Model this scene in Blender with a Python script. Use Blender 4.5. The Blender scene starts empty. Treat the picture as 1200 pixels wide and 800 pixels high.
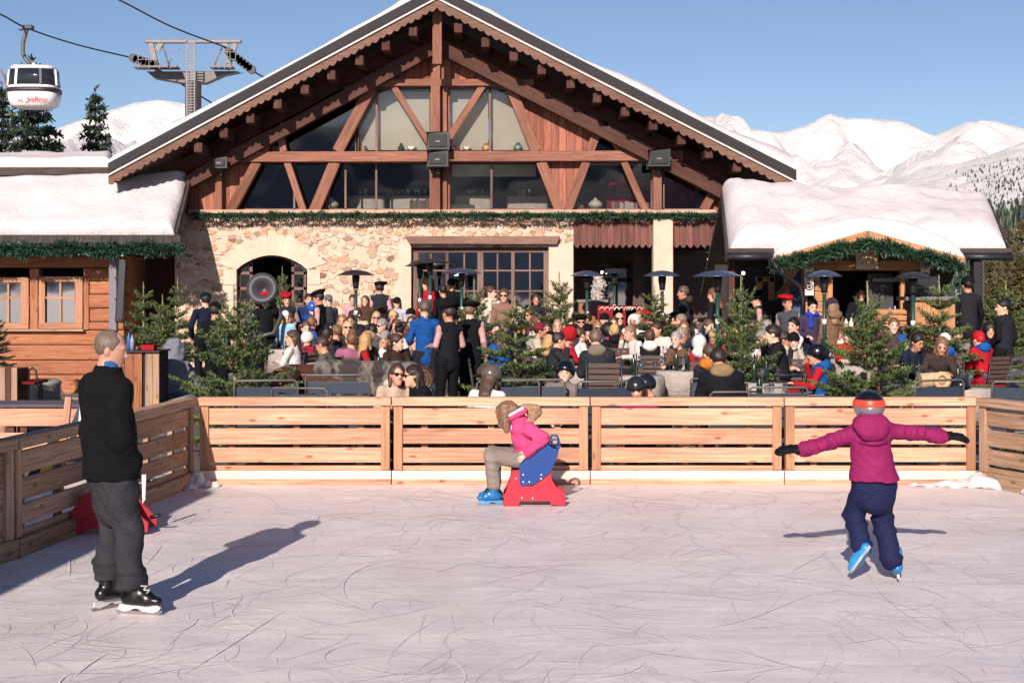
import bpy, math, random
import numpy as np
from mathutils import Vector, Matrix, noise
from mathutils.geometry import tessellate_polygon
random.seed(7); RNG = np.random.default_rng(7)
SC = bpy.context.scene; COL = SC.collection
F, HZ, CH = 1640.0, 341.0, 2.1
R = math.radians
def at(px, py, Y): return Vector(((px-600)/F*Y, Y, CH+(HZ-py)/F*Y))
def xat(px, Y): return (px-600)/F*Y
def zat(py, Y): return CH+(HZ-py)/F*Y
def zg(x, y):
    z = min(max((y-16)*.0393, 0), .62)
    k = min(max((-5.6-x)/1.2, 0), 1)
    return z*(1-k)+.02*k

# ------------------------------------------------------------------ materials
def lin(h):
    h = h.lstrip('#'); o = []
    for i in (0, 2, 4):
        c = int(h[i:i+2], 16)/255
        o.append(c/12.92 if c <= .04045 else ((c+.055)/1.055)**2.4)
    return (*o, 1)
def newmat(name):
    m = bpy.data.materials.new(name); m.use_nodes = True
    nt = m.node_tree; b = nt.nodes['Principled BSDF']
    return m, nt, b
def nd(nt, t, **kw):
    n = nt.nodes.new(t)
    for k, v in kw.items():
        if k in n.inputs: n.inputs[k].default_value = v
        else: setattr(n, k, v)
    return n
def ramp(nt, src, stops, interp='LINEAR'):
    r = nd(nt, 'ShaderNodeValToRGB'); r.color_ramp.interpolation = interp
    e = r.color_ramp.elements
    while len(e) < len(stops): e.new(.5)
    for i, (p, c) in enumerate(stops):
        e[i].position = p; e[i].color = c if len(c) == 4 else (*c, 1)
    nt.links.new(src, r.inputs[0]); return r
def mixc(nt, f, a, b, blend='MIX'):
    m = nd(nt, 'ShaderNodeMix', data_type='RGBA', blend_type=blend)
    for sock, v in ((m.inputs[0], f), (m.inputs[6], a), (m.inputs[7], b)):
        if hasattr(v, 'links'): nt.links.new(v, sock)
        else: sock.default_value = v
    return m.outputs[2]
def bump(nt, b, h, strength=.3, dist=.01):
    n = nd(nt, 'ShaderNodeBump', Strength=strength, Distance=dist)
    nt.links.new(h, n.inputs['Height']); nt.links.new(n.outputs[0], b.inputs['Normal'])
def coords(nt, kind='Object', scale=(1, 1, 1)):
    t = nd(nt, 'ShaderNodeTexCoord'); m = nd(nt, 'ShaderNodeMapping', Scale=scale)
    nt.links.new(t.outputs[kind], m.inputs[0]); return m.outputs[0]
def tex_noise(nt, vec, scale=5, detail=4, rough=.55, dist=0):
    n = nd(nt, 'ShaderNodeTexNoise', Scale=scale, Detail=detail, Roughness=rough, Distortion=dist)
    nt.links.new(vec, n.inputs['Vector']); return n
def scale_col(c, k): return (c[0]*k, c[1]*k, c[2]*k, 1)
_M = {}
def plain(name, col, rough=.6, metal=0, var=.12, nscale=6, bmp=.15, bdist=.004, bscale=60, spec=.5):
    key = ('p', name)
    if key in _M: return _M[key]
    c = lin(col); m, nt, b = newmat(name)
    v = coords(nt); n = tex_noise(nt, v, nscale, 5)
    r = ramp(nt, n.outputs[0], [(.3, scale_col(c, 1-var)), (.7, scale_col(c, 1+var))])
    nt.links.new(r.outputs[0], b.inputs['Base Color'])
    b.inputs['Roughness'].default_value = rough; b.inputs['Metallic'].default_value = metal
    b.inputs['Specular IOR Level'].default_value = spec
    if bmp: bump(nt, b, tex_noise(nt, v, bscale, 3).outputs[0], bmp, bdist)
    _M[key] = m; return m
def cloth(col, rough=.85, fold=.6):
    key = ('c', col, fold)
    if key in _M: return _M[key]
    c = lin(col); lum = .3*c[0]+.6*c[1]+.1*c[2]; c = scale_col(c, .88 if lum > .4 else .68 if lum > .03 else .75); m, nt, b = newmat('cloth_'+col.strip('#'))
    v = coords(nt); n = tex_noise(nt, v, 9, 4)
    r = ramp(nt, n.outputs[0], [(.25, scale_col(c, .8)), (.75, scale_col(c, 1.15))])
    nt.links.new(r.outputs[0], b.inputs['Base Color'])
    b.inputs['Roughness'].default_value = rough; b.inputs['Specular IOR Level'].default_value = .15
    b.inputs['Sheen Weight'].default_value = .0
    f = tex_noise(nt, coords(nt, scale=(1, 1, 1.6)), 11, 3, .5, .6)
    bump(nt, b, f.outputs[0], fold, .025)
    _M[key] = m; return m
def wood(name, cols, grain=1.0, rough=.75, knots=True, dirt=.0):
    """boards: uses the UV (metres, u along the board) that MB.box writes"""
    key = ('w', name)
    if key in _M: return _M[key]
    m, nt, b = newmat(name)
    t = nd(nt, 'ShaderNodeUVMap', uv_map='UVMap')
    mp = nd(nt, 'ShaderNodeMapping', Scale=(1.1, 26, 1)); nt.links.new(t.outputs[0], mp.inputs[0])
    g = tex_noise(nt, mp.outputs[0], 1.6, 6, .6, .7)
    mp2 = nd(nt, 'ShaderNodeMapping', Scale=(.12, .25, 1)); nt.links.new(t.outputs[0], mp2.inputs[0])
    lo = tex_noise(nt, mp2.outputs[0], 2.1, 2)
    c0, c1, c2 = [lin(c) for c in cols]
    a = ramp(nt, g.outputs[0], [(.28, c0), (.52, c1), (.75, c2)])
    tone = ramp(nt, lo.outputs[0], [(.3, (.6, .54, .5)), (.5, (.95, .93, .92)), (.7, (1.15, 1.12, 1.1))])
    col = mixc(nt, 1.0, a.outputs[0], tone.outputs[0], 'MULTIPLY')
    if knots:
        mp3 = nd(nt, 'ShaderNodeMapping', Scale=(1.5, 3.8, 1)); nt.links.new(t.outputs[0], mp3.inputs[0])
        vo = nd(nt, 'ShaderNodeTexVoronoi', Scale=1.0, voronoi_dimensions='2D'); nt.links.new(mp3.outputs[0], vo.inputs['Vector'])
        k = ramp(nt, vo.outputs['Distance'], [(.02, (.38, .24, .17)), (.05, (.65, .5, .4)), (.09, (1, 1, 1))])
        col = mixc(nt, .8*grain, col, mixc(nt, 1, col, k.outputs[0], 'MULTIPLY'))
    nt.links.new(col, b.inputs['Base Color']); b.inputs['Roughness'].default_value = rough
    b.inputs['Specular IOR Level'].default_value = .25
    bump(nt, b, g.outputs[0], .5, .006)
    _M[key] = m; return m
def planks(name, cols, width=.16, axis=0, rough=.8, gap=.06):
    """boards side by side along one object axis, each its own tone"""
    key = ('pl', name)
    if key in _M: return _M[key]
    m, nt, b = newmat(name)
    t = nd(nt, 'ShaderNodeTexCoord'); s = nd(nt, 'ShaderNodeSeparateXYZ'); nt.links.new(t.outputs['Object'], s.inputs[0])
    d = nd(nt, 'ShaderNodeMath', operation='DIVIDE'); nt.links.new(s.outputs[axis], d.inputs[0]); d.inputs[1].default_value = width
    fl = nd(nt, 'ShaderNodeMath', operation='FLOOR'); nt.links.new(d.outputs[0], fl.inputs[0])
    fr = nd(nt, 'ShaderNodeMath', operation='FRACT'); nt.links.new(d.outputs[0], fr.inputs[0])
    wn = nd(nt, 'ShaderNodeTexWhiteNoise', noise_dimensions='1D'); nt.links.new(fl.outputs[0], wn.inputs['W'])
    sc = [22, 22, 22]; sc[2 if axis == 0 else 0] = 1.3
    mp = nd(nt, 'ShaderNodeMapping', Scale=tuple(sc)); nt.links.new(t.outputs['Object'], mp.inputs[0])
    off = nd(nt, 'ShaderNodeVectorMath', operation='MULTIPLY_ADD')
    nt.links.new(wn.outputs['Color'], off.inputs[0]); off.inputs[1].default_value = (9, 9, 9); nt.links.new(mp.outputs[0], off.inputs[2])
    g = tex_noise(nt, off.outputs[0], 1.2, 5, .6, .5)
    c0, c1, c2 = [lin(c) for c in cols]
    a = ramp(nt, g.outputs[0], [(.3, c0), (.5, c1), (.72, c2)])
    tone = ramp(nt, wn.outputs['Value'], [(0, (.72, .7, .68)), (1, (1.2, 1.15, 1.1))])
    col = mixc(nt, 1.0, a.outputs[0], tone.outputs[0], 'MULTIPLY')
    e = ramp(nt, fr.outputs[0], [(0, (.15, .13, .12)), (gap, (1, 1, 1)), (1-gap*.4, (1, 1, 1)), (1, (.3, .28, .26))])
    col = mixc(nt, 1.0, col, e.outputs[0], 'MULTIPLY')
    nt.links.new(col, b.inputs['Base Color']); b.inputs['Roughness'].default_value = rough
    b.inputs['Specular IOR Level'].default_value = .2
    bump(nt, b, e.outputs[0], .5, .01)
    _M[key] = m; return m
def glass(name, refl=.18, tint='#dfe8ea', clear=.85):
    m, nt, b = newmat(name); nt.nodes.remove(b)
    out = nt.nodes['Material Output']
    tr = nd(nt, 'ShaderNodeBsdfTransparent'); tr.inputs[0].default_value = scale_col(lin(tint), clear)
    gl = nd(nt, 'ShaderNodeBsdfGlossy', Roughness=.03); gl.inputs[0].default_value = (1, 1, 1, 1)
    v = tex_noise(nt, coords(nt), .9, 1); bp = nd(nt, 'ShaderNodeBump', Strength=.1, Distance=.06)
    nt.links.new(v.outputs[0], bp.inputs['Height']); nt.links.new(bp.outputs[0], gl.inputs['Normal'])
    lw = nd(nt, 'ShaderNodeFresnel', IOR=1.5)
    ma = nd(nt, 'ShaderNodeMath', operation='MULTIPLY_ADD'); nt.links.new(lw.outputs[0], ma.inputs[0]); ma.inputs[1].default_value = .8; ma.inputs[2].default_value = refl-.03
    mx = nd(nt, 'ShaderNodeMixShader'); nt.links.new(ma.outputs[0], mx.inputs[0]); nt.links.new(tr.outputs[0], mx.inputs[1]); nt.links.new(gl.outputs[0], mx.inputs[2])
    nt.links.new(mx.outputs[0], out.inputs[0]); return m

# ------------------------------------------------------------------ object helpers
ORG = {}
def thing(name, label, cat, loc=(0, 0, 0), group=None):
    o = bpy.data.objects.new(name, None); COL.objects.link(o); o.empty_display_size = .1
    o.location = loc; ORG[o.name] = Vector(loc)
    o['label'] = label; o['category'] = cat
    if group: o['group'] = group
    return o
def tag(o, label, cat, group=None):
    o['label'] = label; o['category'] = cat
    if group: o['group'] = group
    return o
def link_mesh(name, me, mats, parent=None, kind=None, loc=None, override=False):
    o = bpy.data.objects.new(name, me); COL.objects.link(o)
    if not isinstance(mats, (list, tuple)): mats = [mats]
    if override:
        for i, mt in enumerate(mats):
            o.material_slots[i].link = 'OBJECT'; o.material_slots[i].material = mt
    else:
        for mt in mats: me.materials.append(mt)
    if parent is not None:
        o.parent = parent; ORG[o.name] = ORG.get(parent.name, Vector())
    else: ORG[o.name] = Vector(loc) if loc is not None else Vector()
    if loc is not None: o.location = loc
    if kind: o['kind'] = kind
    return o
def copy_tree(root, loc, rz=0, sc=1, label=None, group=None):
    r = root.copy(); COL.objects.link(r); r.location = loc; r.rotation_euler = (0, 0, rz)
    r.scale = (sc, sc, sc) if not isinstance(sc, tuple) else sc
    if label: r['label'] = label
    if group: r['group'] = group
    for ch in list(root.children):
        c = ch.copy(); COL.objects.link(c); c.parent = r
        for g in list(ch.children):
            d = g.copy(); COL.objects.link(d); d.parent = c
    return r
class MB:
    def __init__(s): s.v = []; s.f = []; s.uv = []; s.mi = []; s.sm = []
    def face(s, idx, uv=None, mi=0, sm=False):
        s.f.append(list(idx)); s.uv.append(uv or [(s.v[i][0], s.v[i][2]) for i in idx]); s.mi.append(mi); s.sm.append(sm)
    def frame(s, c, ax, dims, mi=0, taper=None):
        """box centred at c, ax = 3 unit vectors, dims = 3 full sizes (u along the first)"""
        c = Vector(c); ax = [Vector(a).normalized() for a in ax]; h = [d/2 for d in dims]
        b = len(s.v); ou, ov = random.uniform(0, 60), random.uniform(0, 60)
        L = []
        for i in (-1, 1):
            t = 1 if taper is None or i < 0 else taper
            for j in (-1, 1):
                for k in (-1, 1):
                    s.v.append(c+ax[0]*i*h[0]+ax[1]*j*h[1]*t+ax[2]*k*h[2]*t); L.append((i*h[0], j*h[1], k*h[2]))
        for q in ((0, 1, 3, 2), (4, 6, 7, 5), (0, 4, 5, 1), (2, 3, 7, 6), (0, 2, 6, 4), (1, 5, 7, 3)):
            fl = [L[i] for i in q]
            spans = [max(p[a] for p in fl)-min(p[a] for p in fl) for a in range(3)]
            flat = spans.index(min(spans)); o2 = [a for a in range(3) if a != flat]
            uv = [(p[o2[0]]+ou, p[o2[1]]+ov+.37*flat) for p in fl]
            s.face([b+i for i in q], uv, mi)
        return s
    def box(s, lo, hi, mi=0):
        lo, hi = Vector(lo), Vector(hi); d = hi-lo; c = (lo+hi)/2
        A = [Vector((1, 0, 0)), Vector((0, 1, 0)), Vector((0, 0, 1))]
        k = max(range(3), key=lambda i: abs(d[i])); o = [k]+[i for i in range(3) if i != k]
        # keep handedness
        ax = [A[i] for i in o]; dm = [abs(d[i]) for i in o]
        if ax[0].cross(ax[1]).dot(ax[2]) < 0: ax[1], ax[2] = ax[2], ax[1]; dm[1], dm[2] = dm[2], dm[1]
        return s.frame(c, ax, dm, mi)
    def beam(s, a, b, w, t, side=(0, 1, 0), mi=0, taper=None):
        """bar from a to b; t = size along side, w = size across"""
        a, b = Vector(a), Vector(b); d = (b-a); L = d.length; d.normalize()
        sd = Vector(side); sd = (sd-d*sd.dot(d))
        if sd.length < 1e-4: sd = Vector((1, 0, 0))-d*d.x
        sd.normalize(); u = d.cross(sd)
        return s.frame((a+b)/2, (d, u, sd), (L, w, t), mi, taper) if d.cross(u).dot(sd) > 0 else s.frame((a+b)/2, (d, sd, u), (L, t, w), mi, taper)
    def prism(s, pts, vec, mi=0, mi_side=None):
        pts = [Vector(p) for p in pts]; vec = Vector(vec); n = len(pts); b = len(s.v)
        s.v += pts+[p+vec for p in pts]
        nrm = Vector()
        for i in range(n): nrm += pts[i].cross(pts[(i+1) % n])
        flip = nrm.dot(vec) > 0
        for t in tessellate_polygon([pts]):
            t = list(t); e = (pts[t[1]]-pts[t[0]]).cross(pts[t[2]]-pts[t[0]])
            if (e.dot(vec) > 0): t = t[::-1]
            s.face([b+i for i in t], None, mi); s.face([b+n+i for i in t[::-1]], None, mi)
        for i in range(n):
            j = (i+1) % n; q = [b+i, b+j, b+n+j, b+n+i]
            if flip: q = q[::-1]
            L = (pts[j]-pts[i]).length; W = vec.length; o = random.uniform(0, 20)
            s.face(q, [(o, 0), (o+L, 0), (o+L, W), (o, W)], mi if mi_side is None else mi_side)
        return s
    def tube(s, pts, r, n=8, mi=0, closed=False, caps=True):
        pts = [Vector(p) for p in pts]; m = len(pts); b = len(s.v)
        rr = r if isinstance(r, (list, tuple)) else [r]*m
        prev = None; acc = 0
        for i, p in enumerate(pts):
            if closed: d = pts[(i+1) % m]-pts[i-1]
            else: d = pts[min(i+1, m-1)]-pts[max(i-1, 0)]
            d.normalize()
            if prev is None:
                u = d.orthogonal().normalized()
            else:
                u = prev-d*prev.dot(d)
                u = u.normalized() if u.length > 1e-5 else d.orthogonal().normalized()
            prev = u; w = d.cross(u)
            for k in range(n):
                a = 2*math.pi*k/n; s.v.append(p+(u*math.cos(a)+w*math.sin(a))*rr[i])
        o = random.uniform(0, 30)
        for i in range(m if closed else m-1):
            L = (pts[(i+1) % m]-pts[i]).length
            for k in range(n):
                k2 = (k+1) % n; i2 = (i+1) % m
                s.face([b+i*n+k, b+i*n+k2, b+i2*n+k2, b+i2*n+k],
                       [(o+acc, k/n*.3), (o+acc, (k+1)/n*.3), (o+acc+L, (k+1)/n*.3), (o+acc+L, k/n*.3)], mi, True)
            acc += L
        if caps and not closed:
            s.face([b+k for k in range(n)][::-1], None, mi); s.face([b+(m-1)*n+k for k in range(n)], None, mi)
        return s
    def lathe(s, prof, c=(0, 0, 0), n=16, mi=0, axis=None, sm=True):
        """prof = [(r,z)...] upward; axis: 3x3 matrix"""
        c = Vector(c); b = len(s.v); m = len(prof)
        for r_, z in prof:
            for k in range(n):
                a = 2*math.pi*k/n; p = Vector((r_*math.cos(a), r_*math.sin(a), z))
                s.v.append(c+(axis@p if axis else p))
        for i in range(m-1):
            for k in range(n):
                k2 = (k+1) % n
                s.face([b+i*n+k, b+i*n+k2, b+(i+1)*n+k2, b+(i+1)*n+k], None, mi, sm)
        if prof[0][0] > 1e-4: s.face([b+k for k in range(n)][::-1], None, mi)
        if prof[-1][0] > 1e-4: s.face([b+(m-1)*n+k for k in range(n)], None, mi)
        return s
    def ball(s, c, r, n=12, m=8, mi=0):
        r = r if isinstance(r, (tuple, list, Vector)) else (r, r, r)
        b = len(s.v)
        for i in range(m+1):
            th = math.pi*i/m
            for k in range(n):
                a = 2*math.pi*k/n
                s.v.append(Vector((c[0]+r[0]*math.sin(th)*math.cos(a), c[1]+r[1]*math.sin(th)*math.sin(a), c[2]-r[2]*math.cos(th))))
        for i in range(m):
            for k in range(n):
                k2 = (k+1) % n
                s.face([b+i*n+k, b+i*n+k2, b+(i+1)*n+k2, b+(i+1)*n+k], None, mi, True)
        return s
    def mesh(s, name, off=Vector()):
        me = bpy.data.meshes.new(name)
        me.from_pydata([tuple(v-off) for v in s.v], [], s.f)
        uvl = me.uv_layers.new(name='UVMap')
        flat = [c for q in s.uv for p in q for c in p]
        uvl.data.foreach_set('uv', flat)
        me.polygons.foreach_set('material_index', s.mi); me.polygons.foreach_set('use_smooth', s.sm)
        me.update(); return me
    def build(s, name, mats, parent=None, kind=None, bevel=0):
        off = ORG.get(parent.name, Vector()) if parent is not None else Vector()
        o = link_mesh(name, s.mesh(name, off), mats, parent, kind)
        if bevel:
            bm = o.modifiers.new('bevel', 'BEVEL'); bm.width = bevel; bm.segments = 2; bm.limit_method = 'ANGLE'; bm.harden_normals = False
        return o
def np_obj(name, V, Fc, mats, parent=None, kind=None, smooth=False, mi=None, off=None):
    V = np.asarray(V, dtype=np.float32); Fc = np.asarray(Fc, dtype=np.int32)
    if off is None: off = ORG.get(parent.name, Vector()) if parent is not None else Vector()
    V = V-np.array(off, dtype=np.float32)
    me = np_mesh(name, V, Fc, smooth, mi)
    return link_mesh(name, me, mats, parent, kind)
def np_mesh(name, V, Fc, smooth=False, mi=None):
    me = bpy.data.meshes.new(name); n, k = Fc.shape
    me.vertices.add(len(V)); me.vertices.foreach_set('co', V.astype(np.float32).ravel())
    me.loops.add(n*k); me.loops.foreach_set('vertex_index', Fc.astype(np.int32).ravel())
    me.polygons.add(n); me.polygons.foreach_set('loop_start', np.arange(0, n*k, k, dtype=np.int32))
    me.polygons.foreach_set('loop_total', np.full(n, k, dtype=np.int32))
    me.polygons.foreach_set('use_smooth', np.full(n, smooth, dtype=bool))
    if mi is not None: me.polygons.foreach_set('material_index', np.asarray(mi, dtype=np.int32))
    me.update(calc_edges=True); me.validate(); return me

# ------------------------------------------------------------------ SDF + surface nets
def smin(a, b, k):
    if k <= 0: return np.minimum(a, b)
    h = np.clip(.5+.5*(b-a)/k, 0, 1); return b+(a-b)*h-k*h*(1-h)
def cap(a, b, ra, rb, sq=None):
    """tapered capsule; sq=(axis vector, factor<1) flattens it along that axis"""
    a = np.array(a, dtype=np.float32); b = np.array(b, dtype=np.float32)
    def f(P):
        ab = b-a; h = np.clip(((P-a)@ab)/max(float(ab@ab), 1e-9), 0, 1)
        D = P-a-h[..., None]*ab
        r = ra+(rb-ra)*h
        if sq is None: return np.sqrt((D*D).sum(-1))-r
        n = np.array(sq[0], dtype=np.float32); n = n/np.linalg.norm(n); c = D@n
        D2 = D+n*(c*(1/sq[1]-1))[..., None]
        return (np.sqrt((D2*D2).sum(-1))-r)*(.5+.5*sq[1])
    lo = np.minimum(a-ra, b-rb); hi = np.maximum(a+ra, b+rb); f.bb = (lo, hi); return f
def ell(c, r, M=None):
    c = np.array(c, dtype=np.float32); r = np.array(r, dtype=np.float32)
    Mi = None if M is None else np.array(M.to_3x3() if len(M) == 4 else M, dtype=np.float32)
    def f(P):
        D = P-c
        if Mi is not None: D = D@Mi
        k0 = np.sqrt(((D/r)**2).sum(-1)); k1 = np.sqrt(((D/(r*r))**2).sum(-1))+1e-6
        return k0*(k0-1)/k1
    m = float(r.max()); f.bb = (c-m, c+m); return f
def half(p, n):
    """negative on the side away from n"""
    p = np.array(p, dtype=np.float32); n = np.array(n, dtype=np.float32); n = n/np.linalg.norm(n)
    f = lambda P: (P-p)@n
    f.bb = None; return f
def sdf_mesh(name, ops, h=.015, fold=0, freq=9, seed=0, pad=.03):
    """ops = [('+', f, k) | ('-', f) | ('&', f)]"""
    bb = [o[1].bb for o in ops if o[0] == '+']
    lo = np.min([b[0] for b in bb], 0)-pad; hi = np.max([b[1] for b in bb], 0)+pad
    n = np.ceil((hi-lo)/h).astype(int)+1
    g = np.stack(np.meshgrid(*[lo[i]+np.arange(n[i])*h for i in range(3)], indexing='ij'), -1).astype(np.float32)
    P = g.reshape(-1, 3); d = None
    for o in ops:
        v = o[1](P)
        if o[0] == '+': d = v if d is None else smin(d, v, o[2] if len(o) > 2 else 0)
        elif o[0] == '-': d = np.maximum(d, -v)
        else: d = np.maximum(d, v)
    if fold:
        rg = np.random.default_rng(seed); w = 0
        for i in range(5):
            k = rg.normal(size=3)*freq*(1+.5*i); k[2] *= 1.5; w = w+np.sin(P@k.astype(np.float32)+rg.uniform(0, 6)+1.5*np.sin(P@(rg.normal(size=3)*freq*.6).astype(np.float32)))/(1+.4*i)
        d = d+fold*w*.35
    V, Q = nets(d.reshape(n), lo, h)
    return np_mesh(name, V, Q, True)
def nets(val, lo, h):
    ins = val < 0; nx, ny, nz = val.shape
    def c(a, i, j, k): return a[i:nx-1+i, j:ny-1+j, k:nz-1+k]
    corners = [(i, j, k) for i in (0, 1) for j in (0, 1) for k in (0, 1)]
    s = sum(c(ins, *q).astype(np.int8) for q in corners); act = (s > 0) & (s < 8)
    I = np.argwhere(act); ps = np.zeros((len(I), 3)); ct = np.zeros(len(I))
    for a in corners:
        for ax in range(3):
            if a[ax] == 0:
                b = list(a); b[ax] = 1
                v0 = val[I[:, 0]+a[0], I[:, 1]+a[1], I[:, 2]+a[2]]; v1 = val[I[:, 0]+b[0], I[:, 1]+b[1], I[:, 2]+b[2]]
                x = (v0 < 0) != (v1 < 0); t = np.where(x, v0/np.where(x, v0-v1, 1), 0)
                p = np.array(a, dtype=float)[None, :].repeat(len(I), 0); p[:, ax] += t
                ps += p*x[:, None]; ct += x
    V = (I+ps/np.maximum(ct, 1)[:, None])*h+lo
    idx = -np.ones(act.shape, dtype=np.int64); idx[act] = np.arange(len(I))
    Q = []
    for ax in range(3):
        o = [a for a in range(3) if a != ax]
        sl0 = [slice(None)]*3; sl1 = [slice(None)]*3; sl0[ax] = slice(0, -1); sl1[ax] = slice(1, None)
        x = ins[tuple(sl0)] != ins[tuple(sl1)]
        E = np.argwhere(x)
        ok = (E[:, o[0]] > 0) & (E[:, o[1]] > 0) & (E[:, o[0]] < val.shape[o[0]]-1) & (E[:, o[1]] < val.shape[o[1]]-1)
        E = E[ok]; first = ins[E[:, 0], E[:, 1], E[:, 2]]
        def cell(d0, d1):
            e = E.copy(); e[:, o[0]] += d0; e[:, o[1]] += d1; return idx[e[:, 0], e[:, 1], e[:, 2]]
        q = np.stack([cell(-1, -1), cell(0, -1), cell(0, 0), cell(-1, 0)], 1)
        fl = first if ax != 1 else ~first
        q[~fl] = q[~fl][:, ::-1]
        Q.append(q)
    Q = np.concatenate(Q); Q = Q[(Q >= 0).all(1)]
    return V, Q
# ------------------------------------------------------------------ camera, light
cam = bpy.data.cameras.new('camera'); co = bpy.data.objects.new('camera', cam); COL.objects.link(co)
co.location = (0, 0, CH); co.rotation_euler = (R(90), 0, 0)
cam.lens = F/1200*36; cam.sensor_width = 36; cam.shift_y = -(400-HZ)/1200; cam.clip_end = 20000; cam.clip_start = .1
SC.camera = co
SC.view_settings.view_transform = 'Standard'; SC.view_settings.look = 'None'; SC.view_settings.gamma = 1
SC.view_settings.exposure = .38
EL, AZ = R(26.2), R(12.8)
w = bpy.data.worlds.new('World'); SC.world = w; w.use_nodes = True
nt = w.node_tree; bg = nt.nodes['Background']
sk = nt.nodes.new('ShaderNodeTexSky'); sk.sky_type = 'NISHITA'; sk.sun_disc = False
sk.sun_elevation = EL; sk.sun_rotation = math.pi+AZ; sk.altitude = 1800; sk.air_density = 1.0; sk.dust_density = 1.2; sk.ozone_density = 1.0
tn = nd(nt, 'ShaderNodeMix', data_type='RGBA', blend_type='MULTIPLY'); tn.inputs[0].default_value = 1; tn.inputs[7].default_value = (.92, .95, 1.06, 1)
nt.links.new(sk.outputs[0], tn.inputs[6]); nt.links.new(tn.outputs[2], bg.inputs[0]); bg.inputs[1].default_value = .072
sl = bpy.data.lights.new('sun', 'SUN'); sl.energy = 4.9; sl.angle = R(.55); sl.color = (1, .87, .775)
so = bpy.data.objects.new('sun', sl); COL.objects.link(so)
dvec = Vector((math.sin(AZ)*math.cos(EL), math.cos(AZ)*math.cos(EL), -math.sin(EL)))
so.rotation_euler = dvec.to_track_quat('-Z', 'Y').to_euler(); so.location = (-20, -60, 50)

# ------------------------------------------------------------------ shared materials
def snow_mat(name, c='#d3cbcc', bs=.6, spk=0):
    m, nt, b = newmat(name); v = coords(nt)
    n = tex_noise(nt, v, 1.3, 6, .55)
    c1 = lin(c); r = ramp(nt, n.outputs[0], [(.3, scale_col(c1, .93)), (.7, scale_col(c1, 1.02))])
    nt.links.new(r.outputs[0], b.inputs['Base Color']); b.inputs['Roughness'].default_value = .7
    b.inputs['Specular IOR Level'].default_value = .25
    f = tex_noise(nt, v, 9, 7, .7); bump(nt, b, f.outputs[0], bs, .07)
    return m
SNOW = snow_mat('snow')
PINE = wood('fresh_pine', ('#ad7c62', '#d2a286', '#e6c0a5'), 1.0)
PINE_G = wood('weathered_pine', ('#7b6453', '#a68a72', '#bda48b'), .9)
LOG = wood('orange_log', ('#7a4b33', '#a66e4f', '#bd8867'), .9)
BEAM = wood('red_brown_timber', ('#684234', '#8f6250', '#a67a68'), .5)
BEAM_D = wood('dark_timber', ('#3a2520', '#553830', '#6a4a3e'), .4)
FRAME_W = wood('grey_brown_joinery', ('#5c4741', '#7d665e', '#8f7a70'), .2)
BLACK = plain('black_plastic', '#17181b', .45)
DGREY = plain('dark_grey_metal', '#2e3238', .45, .3)
STEEL = plain('galvanised_steel', '#5f5c5a', .5, .2)
LSTEEL = plain('pale_steel', '#77726f', .5, .1)
WHITE = plain('white_paint', '#e9e6e4', .4)
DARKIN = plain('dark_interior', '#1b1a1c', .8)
NAVYMET = plain('blue_grey_metal', '#39424f', .4, .3)
GREEN = None
def leaf_mat(name, c0, c1, c2, tr=.15):
    m, nt, b = newmat(name)
    g = nd(nt, 'ShaderNodeNewGeometry'); oi = nd(nt, 'ShaderNodeObjectInfo')
    r = ramp(nt, g.outputs['Random Per Island'], [(0, lin(c0)), (.55, lin(c1)), (1, lin(c2))])
    n = tex_noise(nt, coords(nt), 3.5, 3); r2 = ramp(nt, n.outputs[0], [(.3, (.65, .65, .65)), (.7, (1.25, 1.25, 1.2))])
    nt.links.new(mixc(nt, 1, r.outputs[0], r2.outputs[0], 'MULTIPLY'), b.inputs['Base Color'])
    b.inputs['Roughness'].default_value = .5; b.inputs['Specular IOR Level'].default_value = .4
    b.inputs['Subsurface Weight'].default_value = 0
    return m
NEEDLE = leaf_mat('fir_needles', '#2c3c22', '#4c6036', '#8a9860')
NEEDLE_D = leaf_mat('spruce_needles', '#1c2620', '#2c3a2c', '#44503a')
NEEDLE_B = leaf_mat('brown_green_needles', '#3c3a24', '#5a5333', '#77704a')
GARL = leaf_mat('garland_needles', '#1b3022', '#2a4732', '#466b4e')
BARK = plain('fir_bark', '#8b8062', .8, 0, .3, 20)
BARK_D = plain('dark_bark', '#3b3028', .9, 0, .3, 10)

# ------------------------------------------------------------------ ground, ice
def grid_obj(name, xs, ys, zf, mat, kind='structure', smooth=True):
    X, Y = np.meshgrid(xs, ys, indexing='ij'); Z = np.vectorize(zf)(X, Y)
    V = np.stack([X, Y, Z], -1).reshape(-1, 3); nx, ny = len(xs), len(ys)
    i, j = np.meshgrid(np.arange(nx-1), np.arange(ny-1), indexing='ij'); a = (i*ny+j).ravel()
    Q = np.stack([a, a+ny, a+ny+1, a+1], 1)
    return np_obj(name, V, Q, mat, None, kind, smooth)
grid_obj('snow_ground', [-4000, -400, -60, -20, -12, 12, 20, 60, 400, 4000], [-3000, -300, -60, -10, 14, 34, 60, 120, 400, 6000], lambda x, y: -.12, SNOW)

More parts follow.
